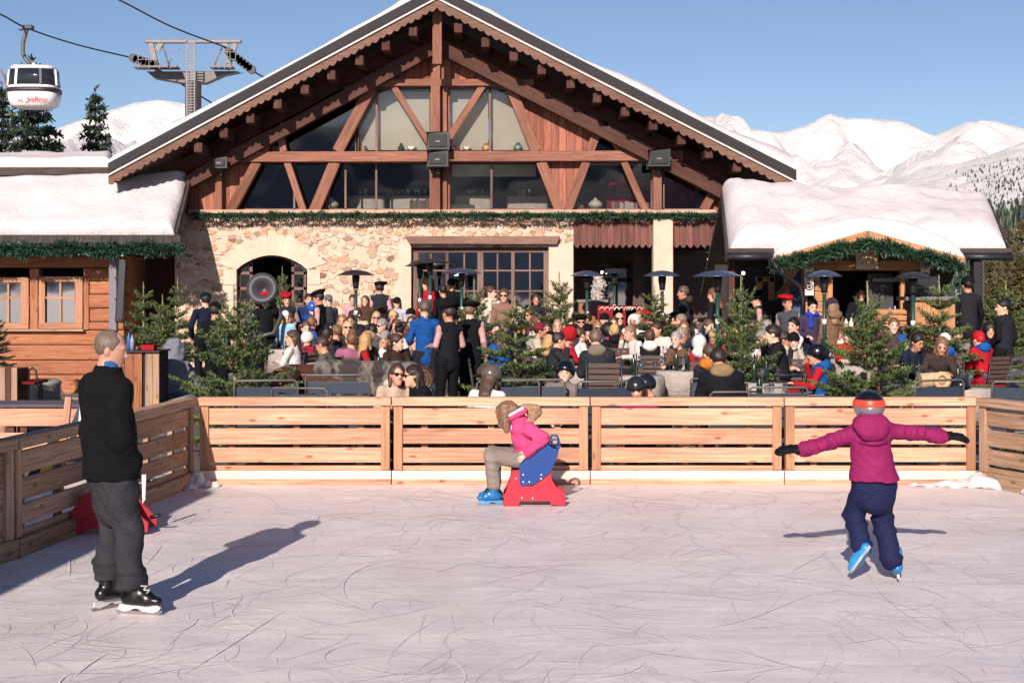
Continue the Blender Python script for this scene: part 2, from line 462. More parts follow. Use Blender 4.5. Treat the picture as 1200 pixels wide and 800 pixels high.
m, nt, b = newmat('rink_ice')
v = coords(nt)
base = tex_noise(nt, v, 1.1, 5, .6); strk = tex_noise(nt, coords(nt, scale=(.5, 4.5, 1)), 2.2, 6, .65, .8)
c = ramp(nt, strk.outputs[0], [(.33, lin('#cac4c6')), (.52, lin('#ddd5d4')), (.68, lin('#f1e9e6'))])
col = mixc(nt, .55, c.outputs[0], ramp(nt, base.outputs[0], [(.3, lin('#c5bfc1')), (.7, lin('#ebe2df'))]).outputs[0])
prev = col
for i, (s, d, wd, amt, cc) in enumerate(((.75, 1.5, .006, .14, '#9a969e'), (1.9, 1.1, .014, .24, '#9a96a0'), (2.8, 1.3, .02, .3, '#98949e'), (3.3, .9, .03, .35, '#f6f2f0'), (1.1, 1.8, .012, .5, '#f4f0ee'), (4.5, 1.2, .03, .3, '#a4a0a8'), (6.5, 1.0, .045, .3, '#aaa6ae'))):
    mp = nd(nt, 'ShaderNodeMapping', Location=(i*13.1, i*7.7, i*3.3), Rotation=(0, 0, i*.9), Scale=(1, 1+.5*(i % 2), 1))
    nt.links.new(v, mp.inputs[0])
    wn = tex_noise(nt, mp.outputs[0], s*.8, 2, .5)
    ad = nd(nt, 'ShaderNodeVectorMath', operation='MULTIPLY_ADD'); nt.links.new(wn.outputs['Color'], ad.inputs[0]); ad.inputs[1].default_value = (d, d, 0); nt.links.new(mp.outputs[0], ad.inputs[2])
    vo = nd(nt, 'ShaderNodeTexVoronoi', Scale=s, feature='DISTANCE_TO_EDGE', voronoi_dimensions='2D'); nt.links.new(ad.outputs[0], vo.inputs['Vector'])
    e = ramp(nt, vo.outputs['Distance'], [(0, (1, 1, 1)), (wd, (0, 0, 0))])
    msk = tex_noise(nt, mp.outputs[0], 1.7*s+.6, 3); mr = ramp(nt, msk.outputs[0], [(.42, (0, 0, 0)), (.62, (1, 1, 1))])
    mu = nd(nt, 'ShaderNodeMath', operation='MULTIPLY'); nt.links.new(e.outputs[0], mu.inputs[0]); nt.links.new(mr.outputs[0], mu.inputs[1])
    mu2 = nd(nt, 'ShaderNodeMath', operation='MULTIPLY'); nt.links.new(mu.outputs[0], mu2.inputs[0]); mu2.inputs[1].default_value = amt
    prev = mixc(nt, mu2.outputs[0], prev, lin(cc))
nt.links.new(prev, b.inputs['Base Color'])
rr = ramp(nt, base.outputs[0], [(.3, (.34,)*3), (.7, (.6,)*3)]); nt.links.new(rr.outputs[0], b.inputs['Roughness'])
b.inputs['Specular IOR Level'].default_value = .35
bump(nt, b, strk.outputs[0], .25, .01)
ICE = m
grid_obj('ice_rink', np.linspace(-9, 9, 3), np.linspace(-6, 15.6, 3), lambda x, y: 0, ICE)

# skate tracks: curved shallow cuts and ridges of shaved ice lying on the ice
def tracks(n, seed, wmin, wmax, z):
    rg = np.random.default_rng(seed); V = []; Q = []
    for it_ in range(n):
        zz = z+it_*5e-6; x, y = rg.uniform(-4.3, 4.6), rg.uniform(7, 15)**1.0
        a = rg.uniform(0, 2*math.pi); L = rg.uniform(.15, 1.1)**1.0*(1+.9*(rg.random() < .12)); k = rg.normal()*.9; k2 = rg.normal()*.8
        m_ = max(6, int(L/.09)); wd = rg.uniform(wmin, wmax)
        px, py = x, y; b0 = len(V)
        for i in range(m_+1):
            t = i/m_; ww = wd*math.sin(math.pi*min(max(t, .03), .97))**.5*(.7+.5*rg.random())
            nx_, ny_ = -math.sin(a), math.cos(a)
            V.append((px-nx_*ww/2, py-ny_*ww/2, zz)); V.append((px+nx_*ww/2, py+ny_*ww/2, zz))
            if i: Q.append((b0+2*i-2, b0+2*i, b0+2*i+1, b0+2*i-1))
            a += (k+k2*t*2)*L/m_; px += math.cos(a)*L/m_; py += math.sin(a)*L/m_
    V = np.array(V); V[:, 0] = np.clip(V[:, 0], -9, 9); V[:, 1] = np.clip(V[:, 1], -5, 15.1)
    return V, np.array(Q)
V, Q = tracks(620, 3, .003, .006, .0022); np_obj('skate_cuts', V, Q, plain('cut_ice', '#c6bfc2', .5, bmp=0), None, 'stuff')
V, Q = tracks(420, 5, .004, .012, .0062); np_obj('shaved_ice', V, Q, plain('shaved_ice', '#ded5d8', .8, bmp=0), None, 'stuff')
V, Q = tracks(200, 9, .01, .03, .001); np_obj('wide_skate_marks', V, Q, plain('wet_ice', '#cbc7ca', .6, bmp=0), None, 'stuff')

m, nt, b = newmat('terrace_paving'); v = coords(nt)
n1 = tex_noise(nt, v, 1.1, 5, .6); br = nd(nt, 'ShaderNodeTexBrick', Scale=2.2); nt.links.new(v, br.inputs[0])
br.inputs['Color1'].default_value = lin('#5b5652'); br.inputs['Color2'].default_value = lin('#6a625b'); br.inputs['Mortar'].default_value = lin('#3c3937')
nt.links.new(mixc(nt, ramp(nt, n1.outputs[0], [(.58, (0, 0, 0)), (.64, (.8, .8, .8))]).outputs[0], br.outputs[0], lin('#cfc6c4')), b.inputs['Base Color'])
b.inputs['Roughness'].default_value = .7
PAVE = m
grid_obj('terrace_ground', np.linspace(-22, 18, 81), np.linspace(15.62, 38, 46), lambda x, y: zg(x, y), PAVE)

# ------------------------------------------------------------------ far mountains
m, nt, b = newmat('mountain_snow')
v = coords(nt); n = tex_noise(nt, v, .012, 8, .62)
r = ramp(nt, n.outputs[0], [(.3, lin('#dedadc')), (.5, lin('#f0ecea')), (.62, lin('#f6f2f0'))]); nt.links.new(r.outputs[0], b.inputs['Base Color'])
b.inputs['Roughness'].default_value = .9; b.inputs['Specular IOR Level'].default_value = .1
bump(nt, b, tex_noise(nt, v, .016, 10, .72).outputs[0], .8, 26)
MSNOW = m
def mountain(name, prof, Y0, Y1, mat, amp, nx=260, ny=70, base=None, seed=0, fr=1.0):
    xs = np.linspace(prof[0][0], prof[-1][0], nx); sky = np.interp(xs, [p[0] for p in prof], [p[1] for p in prof])
    V = []
    for i, px in enumerate(xs):
        for j in range(ny):
            t = j/(ny-1); Y = Y0+(Y1-Y0)*t
            X = (px-600)/F*Y0*(1-.15*t); zt = CH+(HZ-sky[i])/F*Y0
            if base is None: z = zt*(1-t**.85)-30*t
            else: z = zt*(1-t)+base*t
            q = Vector((X*.004*fr*(2600/Y0), Y*.0014*fr*(2600/Y0), seed))
            nz = noise.fractal(q, 1.0, 2.0, 6, noise_basis='PERLIN_ORIGINAL')
            rz = abs(noise.noise(q*2.3))
            fade = min(1, t*7)*(1 if j else 0)
            z += amp*(nz*1.1-rz*.6)*fade*(1-.3*t)
            V.append((X, Y, z))
    V = np.array(V); i, j = np.meshgrid(np.arange(nx-1), np.arange(ny-1), indexing='ij'); a = (i*ny+j).ravel()
    # back slope so that the range has a far side
    b0 = len(V); back = V[np.arange(nx)*ny].copy(); back[:, 1] += (Y0-Y1)*.8 if Y0 > 0 else -abs(Y0)*.3; back[:, 2] = -30
    V = np.vstack([V, back]); Q = np.stack([a, a+1, a+ny+1, a+ny], 1)
    k = np.arange(nx-1); Q2 = np.stack([b0+k, k*ny, (k+1)*ny, b0+k+1], 1)
    return np_obj(name, V, np.vstack([Q, Q2]), mat, None, 'structure', True), V, nx, ny
prof = [(-500, 185), (-200, 170), (-50, 168), (30, 160), (65, 151), (100, 139), (130, 129), (160, 120), (190, 117), (212, 121), (245, 131), (300, 150), (420, 190), (600, 190), (760, 140), (835, 136), (880, 151), (915, 156), (945, 147), (972, 133), (992, 139), (1020, 139), (1045, 141), (1060, 143), (1075, 150), (1092, 161), (1115, 150), (1150, 141), (1165, 141), (1185, 147), (1215, 155), (1300, 150), (1500, 120), (1900, 160)]
mountain('mountain_range', prof, 3400, 1500, MSNOW, 100, fr=1.7)
prof2 = [(700, 330), (880, 280), (990, 232), (1040, 214), (1080, 200), (1130, 190), (1165, 180), (1200, 166), (1260, 150), (1500, 110), (1800, 140)]
_, V2, nx2, ny2 = mountain('snowy_shoulder', prof2, 1500, 700, MSNOW, 14, 200, 60, -20, 4, 1.4)
prof3 = [(-1600, 240), (-900, 170), (-300, 200), (200, 110), (500, 150), (700, 60), (1000, 190), (1500, 130), (2500, 200)]
# the range across the valley, behind the camera: it shows in the chalet windows
mb = MB()
ob, Vb, _, _ = mountain('valley_mountains', prof3, 1700, 900, MSNOW, 60, 160, 40, -20, 11, 1.0)
ob.scale = (1, -1, 1)

# distant conifers on the shoulder: cones of ragged foliage, one mass
def cone_trees(P, H, mat, name, seg=6):
    rg = np.random.default_rng(2); V = []; T = []
    for (x, y, z), h in zip(P, H):
        b0 = len(V); a0 = rg.uniform(0, 6)
        for lv, (zz, rr_) in enumerate(((0, .30), (.33, .2), (.62, .12))):
            b1 = len(V)
            for k in range(seg):
                a = a0+lv+2*math.pi*k/seg; rad = h*rr_*rg.uniform(.7, 1.1); V.append((x+math.cos(a)*rad, y+math.sin(a)*rad, z+h*zz))
            V.append((x, y, z+h*min(zz+.5, 1)))
            for k in range(seg): T.append((b1+k, b1+(k+1) % seg, b1+seg))
    return np_obj(name, np.array(V), np.array(T), mat, None, 'stuff')
from mathutils.bvhtree import BVHTree
def drape(V, nx, ny, n, test, seed):
    rg = np.random.default_rng(seed); G = V[:nx*ny].reshape(nx, ny, 3); P = []
    while len(P) < n:
        i = rg.integers(0, nx-1); j = rg.integers(1, ny-1); u, v_ = rg.random(), rg.random()
        p = G[i, j]*(1-u)*(1-v_)+G[i+1, j]*u*(1-v_)+G[i, j+1]*(1-u)*v_+G[i+1, j+1]*u*v_
        px = 600+F*p[0]/p[1]; py = HZ-F*(p[2]-CH)/p[1]
        if 930 < px < 1500 and test(px, py, rg, p): P.append(p-np.array([0, 0, .4]))
    return P
def tst(px, py, rg, p):
    dens = noise.noise(Vector((p[0]*.013, p[1]*.01, 3)))+.25*noise.noise(Vector((p[0]*.05, p[1]*.04, 8)))
    low = (py-(203-max(0, px-1000)*.13))/22
    return dens*.8+low*.5 > .25+rg.random()*.5
P = drape(V2, nx2, ny2, 8500, tst, 5)
cone_trees(P, RNG.uniform(2, 4.6, len(P)), NEEDLE_D, 'distant_forest')
prof4 = [(1080, 400), (1120, 300), (1150, 262), (1170, 244), (1200, 232), (1300, 200), (1700, 190)]
_, V4, nx4, ny4 = mountain('wooded_slope', prof4, 420, 200, MSNOW, 3, 120, 50, -8, 7, 1.4)
P = drape(V4, nx4, ny4, 2300, lambda px, py, rg, p: noise.noise(Vector((p[0]*.07, p[1]*.05, 1)))+.6*rg.random() > .2, 6)
cone_trees(P, RNG.uniform(4, 8, len(P)), NEEDLE_D, 'slope_forest', 7)
# ------------------------------------------------------------------ main chalet
m, nt, b = newmat('rubble_stone'); v = coords(nt, scale=(.85, 1, 1.35))
wn = tex_noise(nt, v, 1.6, 3); ad = nd(nt, 'ShaderNodeVectorMath', operation='MULTIPLY_ADD')
nt.links.new(wn.outputs['Color'], ad.inputs[0]); ad.inputs[1].default_value = (.28, .28, .28); nt.links.new(v, ad.inputs[2])
vo = nd(nt, 'ShaderNodeTexVoronoi', Scale=6.0); vd = nd(nt, 'ShaderNodeTexVoronoi', Scale=6.0, feature='DISTANCE_TO_EDGE')
for q in (vo, vd): nt.links.new(ad.outputs[0], q.inputs['Vector'])
sp = nd(nt, 'ShaderNodeSeparateColor'); nt.links.new(vo.outputs['Color'], sp.inputs[0])
cc = ramp(nt, sp.outputs[0], [(0, lin('#dcc0aa')), (.3, lin('#ceae98')), (.48, lin('#c4a690')), (.6, lin('#c79c80')), (.74, lin('#b89a86')), (.86, lin('#a08775')), (.95, lin('#846e61'))], 'CONSTANT')
fine = tex_noise(nt, v, 16, 5, .65)
cs = mixc(nt, .6, cc.outputs[0], ramp(nt, fine.outputs[0], [(.3, (.6, .58, .56)), (.7, (1.3, 1.28, 1.25))]).outputs[0], 'MULTIPLY')
thr = nd(nt, 'ShaderNodeMath', operation='MULTIPLY_ADD'); nt.links.new(sp.outputs[1], thr.inputs[0]); thr.inputs[1].default_value = .22; nt.links.new(vo.outputs['Distance'], thr.inputs[2])
ed = ramp(nt, thr.outputs[0], [(.62, (1, 1, 1)), (.68, (0, 0, 0))])
mort = ramp(nt, fine.outputs[0], [(.3, lin('#c9ad96')), (.7, lin('#d9c1ab'))])
nt.links.new(mixc(nt, ed.outputs[0], mort.outputs[0], cs), b.inputs['Base Color']); b.inputs['Roughness'].default_value = .9
b.inputs['Specular IOR Level'].default_value = .15
hh = mixc(nt, .25, ed.outputs[0], fine.outputs[0]); bump(nt, b, hh, .9, .05)
STONE = m
DRESSED = plain('dressed_stone', '#d4bba6', .85, 0, .1, 3, .3, .01, 25)
RED_PLANK = planks('red_brown_planks', ('#71463a', '#956050', '#ab7666'), .17)
VAL_PLANK = planks('valance_planks', ('#5c3d38', '#755049', '#886159'), .145)
SOFFIT = wood('soffit_boards', ('#3a241e', '#54362c', '#644338'), .3)
FASC = wood('fascia_boards', ('#573f36', '#775a4d', '#8f7263'), .4)
GLASS = glass('window_glass', .045, '#e8eaea', .95)
GLASS_DARK = glass('dark_window_glass', .1, '#8fa0ae', .6)
BLIND = plain('cream_blind', '#e0d4c0', .8, 0, .04, 1)

def pp(pts, Y): return [at(x, y, Y) for x, y in pts]
def poly_wall(mb, pts, Y, t, mi=0): mb.prism(pp(pts, Y), (0, t, 0), mi); return mb
chalet = thing('chalet', 'large stone and timber chalet restaurant with wide snowy gable roof', 'chalet', (xat(520, 31), 31, .6))
YV, YB = 29.6, 46.0
AP, LF, RT = at(512, -15, YV), at(127, 192, YV), at(933, 200, YV)
def roof_pt(px):                      # verge line in pixels of x, world at YV
    return -15+(.538*(512-px) if px < 512 else .511*(px-512))
def band(mb, o0, o1, y0, y1, mi=0, e0=0, e1=0):
    """strip below the roof line between offsets o0,o1 (m), from depth y0 to y1, both slopes"""
    for A, B in ((LF, AP), (AP, RT)):
        L = B-A; pts = [A+Vector((0, 0, -o0)), B+Vector((0, 0, -o0)), B+Vector((0, 0, -o1)), A+Vector((0, 0, -o1))]
        b = len(mb.v); o = random.uniform(0, 30)
        for y in (y0, y1): mb.v += [Vector((p.x, y, p.z)) for p in pts]
        ln = L.length; dp = y1-y0; ht = o1-o0
        Q = [((0, 3, 2, 1), ln, ht), ((4, 5, 6, 7), ln, ht), ((0, 1, 5, 4), ln, dp), ((3, 7, 6, 2), dp, ln), ((0, 4, 7, 3), dp, ht), ((1, 2, 6, 5), ht, dp)]
        uvs = {0: [(o, 0), (o, ht), (o+ln, ht), (o+ln, 0)], 1: [(o, 0), (o+ln, 0), (o+ln, ht), (o, ht)], 2: [(o, 0), (o+ln, 0), (o+ln, dp), (o, dp)],
               3: [(o, 0), (o, dp), (o+ln, dp), (o+ln, 0)], 4: None, 5: None}
        for k, (q, *_r) in enumerate(Q): mb.face([b+i for i in q], uvs[k], mi)
    return mb
band(MB(), .30, .36, YV+.06, YB).build('roof', SOFFIT, chalet)
band(MB(), -.01, .19, YV-.03, YV+.05).build('verge_flashing', plain('dark_flashing', '#28272b', .8, 0), chalet)
band(MB(), .195, .23, YV-.01, YV+.05).build('verge_moulding', FASC, chalet)
band(MB(), .232, .262, YV-.05, YV+.04).build('white_trim', plain('white_strip', '#efe4dd', .5), chalet)
band(MB(), 0, .295, YV+.055, YB).build('roof_deck', SOFFIT, chalet)
# scalloped fascia board
for (A, B, sg) in ((LF, AP, 1), (AP, RT, -1)):
    mb = MB(); n = 46; T0 = .265
    for i in range(n):
        a = A.lerp(B, i/n); c = A.lerp(B, (i+1)/n); pts = [a-Vector((0, 0, T0)), c-Vector((0, 0, T0))]
        low = []
        for k in range(7):
            t = k/6; p = c.lerp(a, t); low.append(p-Vector((0, 0, T0+.155+.055*math.sin(math.pi*t)+.012*math.sin(i*2.1))))
        q = [Vector((p.x, YV, p.z)) for p in pts+low]; mb.prism(q, (0, .05, 0))
    mb.build('scalloped_fascia', FASC, chalet)
# snow on the roof
def snow_slab(name, A, B, y0, y1, th, seed, parent, nu=90, nv=24, edge=.12, amp=.35):
    V = []
    for i in range(nu+1):
        for j in range(nv+1):
            u, v_ = i/nu, j/nv; p = A.lerp(B, u); y = y0+(y1-y0)*v_
            t = th(u) if callable(th) else th
            q = Vector((u*6, v_*5, seed)); t2 = t*(1+amp*noise.noise(q)+.12*noise.noise(q*5))
            rim = min(1, .25+min(v_*(y1-y0), 9)/edge*.75) if v_ < .5 else 1
            V.append((p.x, y+(.0 if j else .02*noise.noise(q*7)), p.z+t2*min(1, rim)+.01))
    n1 = len(V)
    for i in range(nu+1):
        p = A.lerp(B, i/nu); V.append((p.x, y0, p.z))
    G = lambda i, j: i*(nv+1)+j
    Q = [(G(i, j), G(i+1, j), G(i+1, j+1), G(i, j+1)) for i in range(nu) for j in range(nv)]+[(n1+i, n1+i+1, G(i+1, 0), G(i, 0)) for i in range(nu)]
    return np_obj(name, V, Q, SNOW, parent, None, True)
snow_slab('roof_snow', LF, AP, YV-.02, YB, lambda u: .2+.04*math.sin(u*9)+.08*(1-u), 1, chalet)
snow_slab('roof_snow', AP, RT, YV-.02, YB, lambda u: .14+.15*u+(.12*max(0, u-.55))+.04*math.sin(u*14), 2, chalet)
# purlin ends
for px, py in [(232, 173), (262, 156), (293, 139), (325, 122), (357, 105), (388, 88), (421, 71), (452, 54), (484, 37), (537, 33), (569, 50), (602, 66), (635, 82), (669, 98), (700, 115), (733, 131), (766, 147), (799, 164), (831, 180), (864, 196)]:
    c = at(px, py, 29.75)
    MB().box((c.x-.09, 29.75, c.z-.1), (c.x+.09, 31.05, c.z+.11)).build('purlin', BEAM_D, chalet, bevel=.02)
# rafters in front of the gable
for a, b_ in (((206, 222), (513, 55)), ((513, 55), (858, 232))):
    A_, B_ = at(*a, 30.7), at(*b_, 30.7); MB().beam(A_, B_, .27, .24).build('principal_rafter', BEAM_D, chalet, bevel=.01)
for a, b_ in (((180, 215), (513, 33)), ((513, 33), (880, 222))):
    A_, B_ = at(*a, 30.95), at(*b_, 30.95); MB().beam(A_, B_, .3, .12).build('wall_plate', BEAM_D, chalet)
MB().beam(at(512.5, 12, 30.1), at(512.5, 76, 30.1), .2, .2, (0, 1, 0)).build('king_post', BEAM, chalet, bevel=.01)
# gable boarding
YW = 31.06
gw = MB()
poly_wall(gw, [(512, 28), (640, 94), (640, 101), (385, 101), (385, 94)], YW, .1)
poly_wall(gw, [(622, 88), (720, 140), (705, 143), (688, 184), (633, 184), (598, 101.3), (622, 101.3)], YW, .1)
poly_wall(gw, [(632, 189), (690, 189), (664, 247), (656, 247)], YW, .1)
poly_wall(gw, [(222, 185), (222, 250), (270, 250), (305, 189), (318, 150), (345, 112), (385, 94), (385, 101), (330, 125), (330, 184), (300, 189)][:6]+[(335, 118), (300, 134)], YW, .1)
poly_wall(gw, [(720, 140), (845, 206), (842, 214), (712, 147)], YW, .1)
poly_wall(gw, [(845, 206), (858, 213), (845, 250), (820, 250), (842, 214)], YW, .1)
poly_wall(gw, [(504.5, 101), (526.5, 101), (526.5, 247), (504.5, 247)], YW+.005, .1)
gw.build('plank_wall', RED_PLANK, chalet)
# windows: pane groups, each set back behind the boarding
def pane(pts, name='window', mat=GLASS, Y=31.14, bars=(), frame=True):
    wobj = MB().prism(pp(pts, Y), (0, .012, 0)).build('pane', mat, None)
    if frame:
        f = MB(); P = pp(pts, Y-.02)
        for i in range(len(P)): f.beam(P[i], P[(i+1) % len(P)], .055, .07)
        fo = f.build(name, FRAME_W, chalet)
    else: fo = None
    wobj.parent = fo or chalet
    o = ORG[chalet.name]
    wobj.data.transform(Matrix.Translation(-o)); ORG[wobj.name] = o
    for (a, b_) in bars:
        MB().beam(at(*a, Y-.03), at(*b_, Y-.03), .045, .05).build('glazing_bar', FRAME_W, fo or chalet)
    return fo
pane([(330, 126), (372, 103), (418, 103), (418, 180), (330, 180)], mat=GLASS_DARK)
pane([(419, 103), (505, 103), (505, 180), (419, 180)], bars=[((441.5, 103), (441.5, 180))])
pane([(526, 103), (598, 103), (630, 180), (526, 180)], bars=[((574, 103), (574, 180))])
pane([(708, 148), (776, 183), (692, 183)])
pane([(302, 190), (384, 190), (384, 246), (272, 246)], mat=GLASS_DARK, bars=[((345, 190), (345, 246))])
pane([(385, 190), (505, 190), (505, 246), (385, 246)], mat=GLASS, bars=[((405, 190), (405, 246)), ((441, 190), (441, 246))])
pane([(526, 190), (632, 190), (655, 246), (526, 246)], bars=[((576, 190), (576, 246))])
pane([(690, 189), (764, 189), (764, 246), (666, 246)])
pane([(777, 189), (790, 189), (841, 215), (824, 246), (777, 246)])
# blinds behind the upper panes
for pts in ([(377, 108), (418, 108), (418, 178), (377, 178)], [(421, 108), (440, 108), (440, 176), (421, 176)], [(443, 108), (503, 108), (503, 176), (443, 176)], [(528, 108), (572, 108), (572, 176), (528, 176)], [(575.5, 108), (600, 108), (628, 176), (575.5, 176)]):
    poly_wall(MB(), pts, 31.3, .01).build('blind', BLIND, chalet)
poly_wall(MB(), [(530, 193), (628, 193), (628, 207), (530, 207)], 31.4, .02).build('light_pelmet', plain('pale_pelmet', '#cdbb9a', .6), chalet)
poly_wall(MB(), [(668, 189), (764, 189), (764, 194), (668, 194)], 31.3, .02).build('light_pelmet', plain('pale_pelmet', '#cdbb9a', .6), chalet)
# timber frame
def timber(a, b_, w_, Y=30.93, t=.2, mat=BEAM):
    MB().beam(at(*a, Y), at(*b_, Y), w_/52.9, t).build('timber_beam', mat, chalet, bevel=.012)
timber((437, 97.5), (626, 97.5), 8)
timber((280, 184.5), (800, 183), 12, 30.9, .26)
timber((510.5, 101), (510.5, 178), 11); timber((510.5, 190), (510.5, 247), 11)
timber((521.5, 101), (521.5, 178), 5, 31.0, .1); timber((521.5, 190), (521.5, 247), 5, 31.0, .1)
timber((510.5, 55), (510.5, 93.5), 11, 31.0, .12)
timber((435, 104), (396, 178), 13); timber((393, 190), (369, 247), 13)
timber((461, 101), (503, 168), 7, 30.96, .14); timber((566, 101), (526, 162), 8, 30.96, .14)
timber((598, 102), (628, 178), 12); timber((634, 190), (656, 247), 12)
timber((703, 146), (691, 178), 10); timber((687, 190), (665, 247), 10)
timber((711, 148), (727, 178), 8); timber((731, 190), (756, 247), 8)
timber((841, 216), (824, 247), 10); timber((712, 149), (842, 216), 7, 30.98, .1)
timber((327, 150), (333, 178), 8); timber((337, 190), (356, 247), 8)
timber((316, 160), (310, 178), 9); timber((302, 190), (271, 247), 11)
timber((257, 203), (257, 247), 8); timber((770, 196), (770, 247), 10, 30.9)
timber((560, 92), (584, 80), 7, 30.98, .1); timber((462, 93), (440, 84), 7, 30.98, .1)
# sill, stone wall
MB().box((xat(222, 30.9), 30.8, zat(250, 30.9)), (xat(838, 30.9), 31.3, zat(246, 30.9))).build('sill', plain('pale_sill', '#b99a84', .8), chalet)
arch = [(277+83*i/12, 316-17*math.sin(math.pi*i/12)**.8) for i in range(13)]
poly_wall(MB(), [(205, 250), (672, 250), (672, 430), (643, 430), (643, 290), (482, 290), (482, 430), (360, 430)]+arch[::-1]+[(277, 430), (205, 430)], 31.0, .5).build('stone_wall', STONE, chalet)
# dressed arch stones
mb = MB()
for i in range(13):
    a0, a1 = i/13, (i+1)/13
    def P_(t, o): return (277+83*t+(t-.5)*o*2.1, 316-17*math.sin(math.pi*min(max(t, 0), 1))**.8-o*(.35+.65*math.sin(math.pi*t)))
    q = [P_(a0+.0006, 0), P_(a1-.0006, 0), P_(a1-.0006, 22+2*(i % 2)), P_(a0+.0006, 22+2*(i % 2))]
    mb.prism(pp(q, 30.975), (0, .06, 0))
for k in range(6):
    y0 = 316+k*18
    for x0, x1 in ((262-4*(k % 2), 277), (360, 375+4*(k % 2))): mb.prism(pp([(x0, y0), (x1, y0), (x1, y0+17.4), (x0, y0+17.4)], 30.975), (0, .06, 0))
mb.build('arch_surround', DRESSED, chalet)
for s_ in (0, 1):
    mb = MB()
    for k in range(8):
        y0 = 286+k*17; x0, x1 = ((467-4*(k % 2), 481.5), (643.5, 671.5))[s_]; mb.prism(pp([(x0, y0), (x1, y0), (x1, y0+17), (x0, y0+17)], 30.98), (0, .05, 0))
    mb.build('quoin_stones', DRESSED, chalet)
# interior volumes
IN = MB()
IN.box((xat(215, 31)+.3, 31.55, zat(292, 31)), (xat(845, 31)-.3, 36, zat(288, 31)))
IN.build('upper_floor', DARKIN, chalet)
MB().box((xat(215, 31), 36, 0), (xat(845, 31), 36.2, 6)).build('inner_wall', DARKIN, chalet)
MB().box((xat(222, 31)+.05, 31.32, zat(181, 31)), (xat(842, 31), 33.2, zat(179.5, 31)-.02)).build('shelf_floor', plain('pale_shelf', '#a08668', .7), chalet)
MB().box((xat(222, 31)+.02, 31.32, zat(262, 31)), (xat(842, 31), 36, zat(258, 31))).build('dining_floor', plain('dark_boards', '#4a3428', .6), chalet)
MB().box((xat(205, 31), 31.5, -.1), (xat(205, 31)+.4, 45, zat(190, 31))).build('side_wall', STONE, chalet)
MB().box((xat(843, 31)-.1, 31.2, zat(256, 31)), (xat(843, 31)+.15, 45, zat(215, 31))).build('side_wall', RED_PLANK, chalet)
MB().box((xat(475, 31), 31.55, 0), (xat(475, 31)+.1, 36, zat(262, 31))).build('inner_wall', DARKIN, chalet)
# arched door: two leaves and dark hall
for x0, x1 in ((279, 296), (342, 359)):
    lf = MB(); Y = 31.2
    for a, b_ in (((x0+1.5, 309), (x0+1.5, 420)), ((x1-1.5, 306 if x0 < 300 else 309), (x1-1.5, 420)), ((x0, 320), (x1, 320)), ((x0, 338), (x1, 338)), ((x0, 356), (x1, 356)), ((x0, 311), (x1, 311)), ((x0, 392), (x1, 392))):
        lf.beam(at(*a, Y), at(*b_, Y), .06, .06)
    lo = lf.build('door_leaf', FRAME_W, chalet)
    MB().prism(pp([(x0+2, 311), (x1-2, 311), (x1-2, 358), (x0+2, 358)], 31.2), (0, .01, 0)).build('glass', GLASS_DARK, lo)
    MB().prism(pp([(x0+2, 358), (x1-2, 358), (x1-2, 418), (x0+2, 418)], 31.2), (0, .03, 0)).build('door_panel', FRAME_W, lo)
mb = MB()
for i in range(12): mb.beam(at(arch[i][0], arch[i][1]+1, 31.15), at(arch[i+1][0], arch[i+1][1]+1, 31.15), .06, .1)
mb.build('door_arch_frame', plain('dark_frame', '#3a3236', .6), chalet)
# wide window under the timber lintel
MB().prism(pp([(475, 277), (656, 277), (652, 285.5), (480, 285.5)], 30.85), (0, .4, 0)).build('lintel', wood('grey_lintel', ('#6b4f45', '#8a6c60', '#9c8175'), .4), chalet, bevel=.015)
fr = MB(); Y = 31.2
for x, w_ in ((487, 7), (524, 3.5), (563, 7), (601, 4), (640, 6)): fr.beam(at(x, 292, Y), at(x, 425, Y), w_/52.9, .1)
fr.beam(at(484, 293.5, Y-.01), at(643, 293.5, Y-.01), .09, .1)
wf = fr.build('window', FRAME_W, chalet)
fr = MB()
for x in (505, 544, 583, 621): fr.beam(at(x, 293, Y), at(x, 425, Y), .035, .05)
for y in (317, 341, 365): fr.beam(at(484, y, Y), at(643, y, Y), .035, .045)
fr.build('glazing_bars', FRAME_W, wf)
MB().prism(pp([(484, 292), (643, 292), (643, 425), (484, 425)], Y+.03), (0, .01, 0)).build('glass', glass('blue_window_glass', .24, '#7a8ca0', .4), wf)
# porch: pillar, valance, recess
PLASTER = plain('pale_plaster', '#cdb89c', .9, 0, .08, 2)
MB().box((xat(765, 30.9), 30.75, .45), (xat(788, 30.9), 31.15, zat(256.5, 30.9))).build('porch_pillar', DRESSED, chalet, bevel=.02)
for x0, x1 in ((672.5, 764.5), (788.5, 838)):
    mb = MB(); n = int(round((x1-x0)/7.7)); w_ = (x1-x0)/n
    for i in range(n):
        a = x0+i*w_; low = [(a+w_*(1-k/6), 286+4.5*math.sin(math.pi*k/6)) for k in range(7)]
        mb.prism(pp([(a, 258), (a+w_, 258)]+low, 30.95), (0, .05, 0))
    mb.build('valance', VAL_PLANK, chalet)
MB().box((xat(672, 31), 31.05, zat(257, 31)), (xat(843, 31), 34.2, zat(254.5, 31))).build('porch_ceiling', SOFFIT, chalet)
MB().box((xat(672, 31), 34, .3), (xat(845, 31)+1.5, 34.2, zat(257, 31))).build('porch_wall', plain('brown_render', '#5a4a46', .9), chalet)
MB().box((xat(672, 31), 31.5, .3), (xat(674, 31), 34, zat(257, 31))).build('porch_side', DRESSED, chalet)
MB().box((xat(752, 31), 33.2, .3), (xat(766, 31), 33.4, zat(257, 31))).build('porch_pier', plain('brown_render', '#5a4a46', .9), chalet)
f = MB(); Y = 33.9
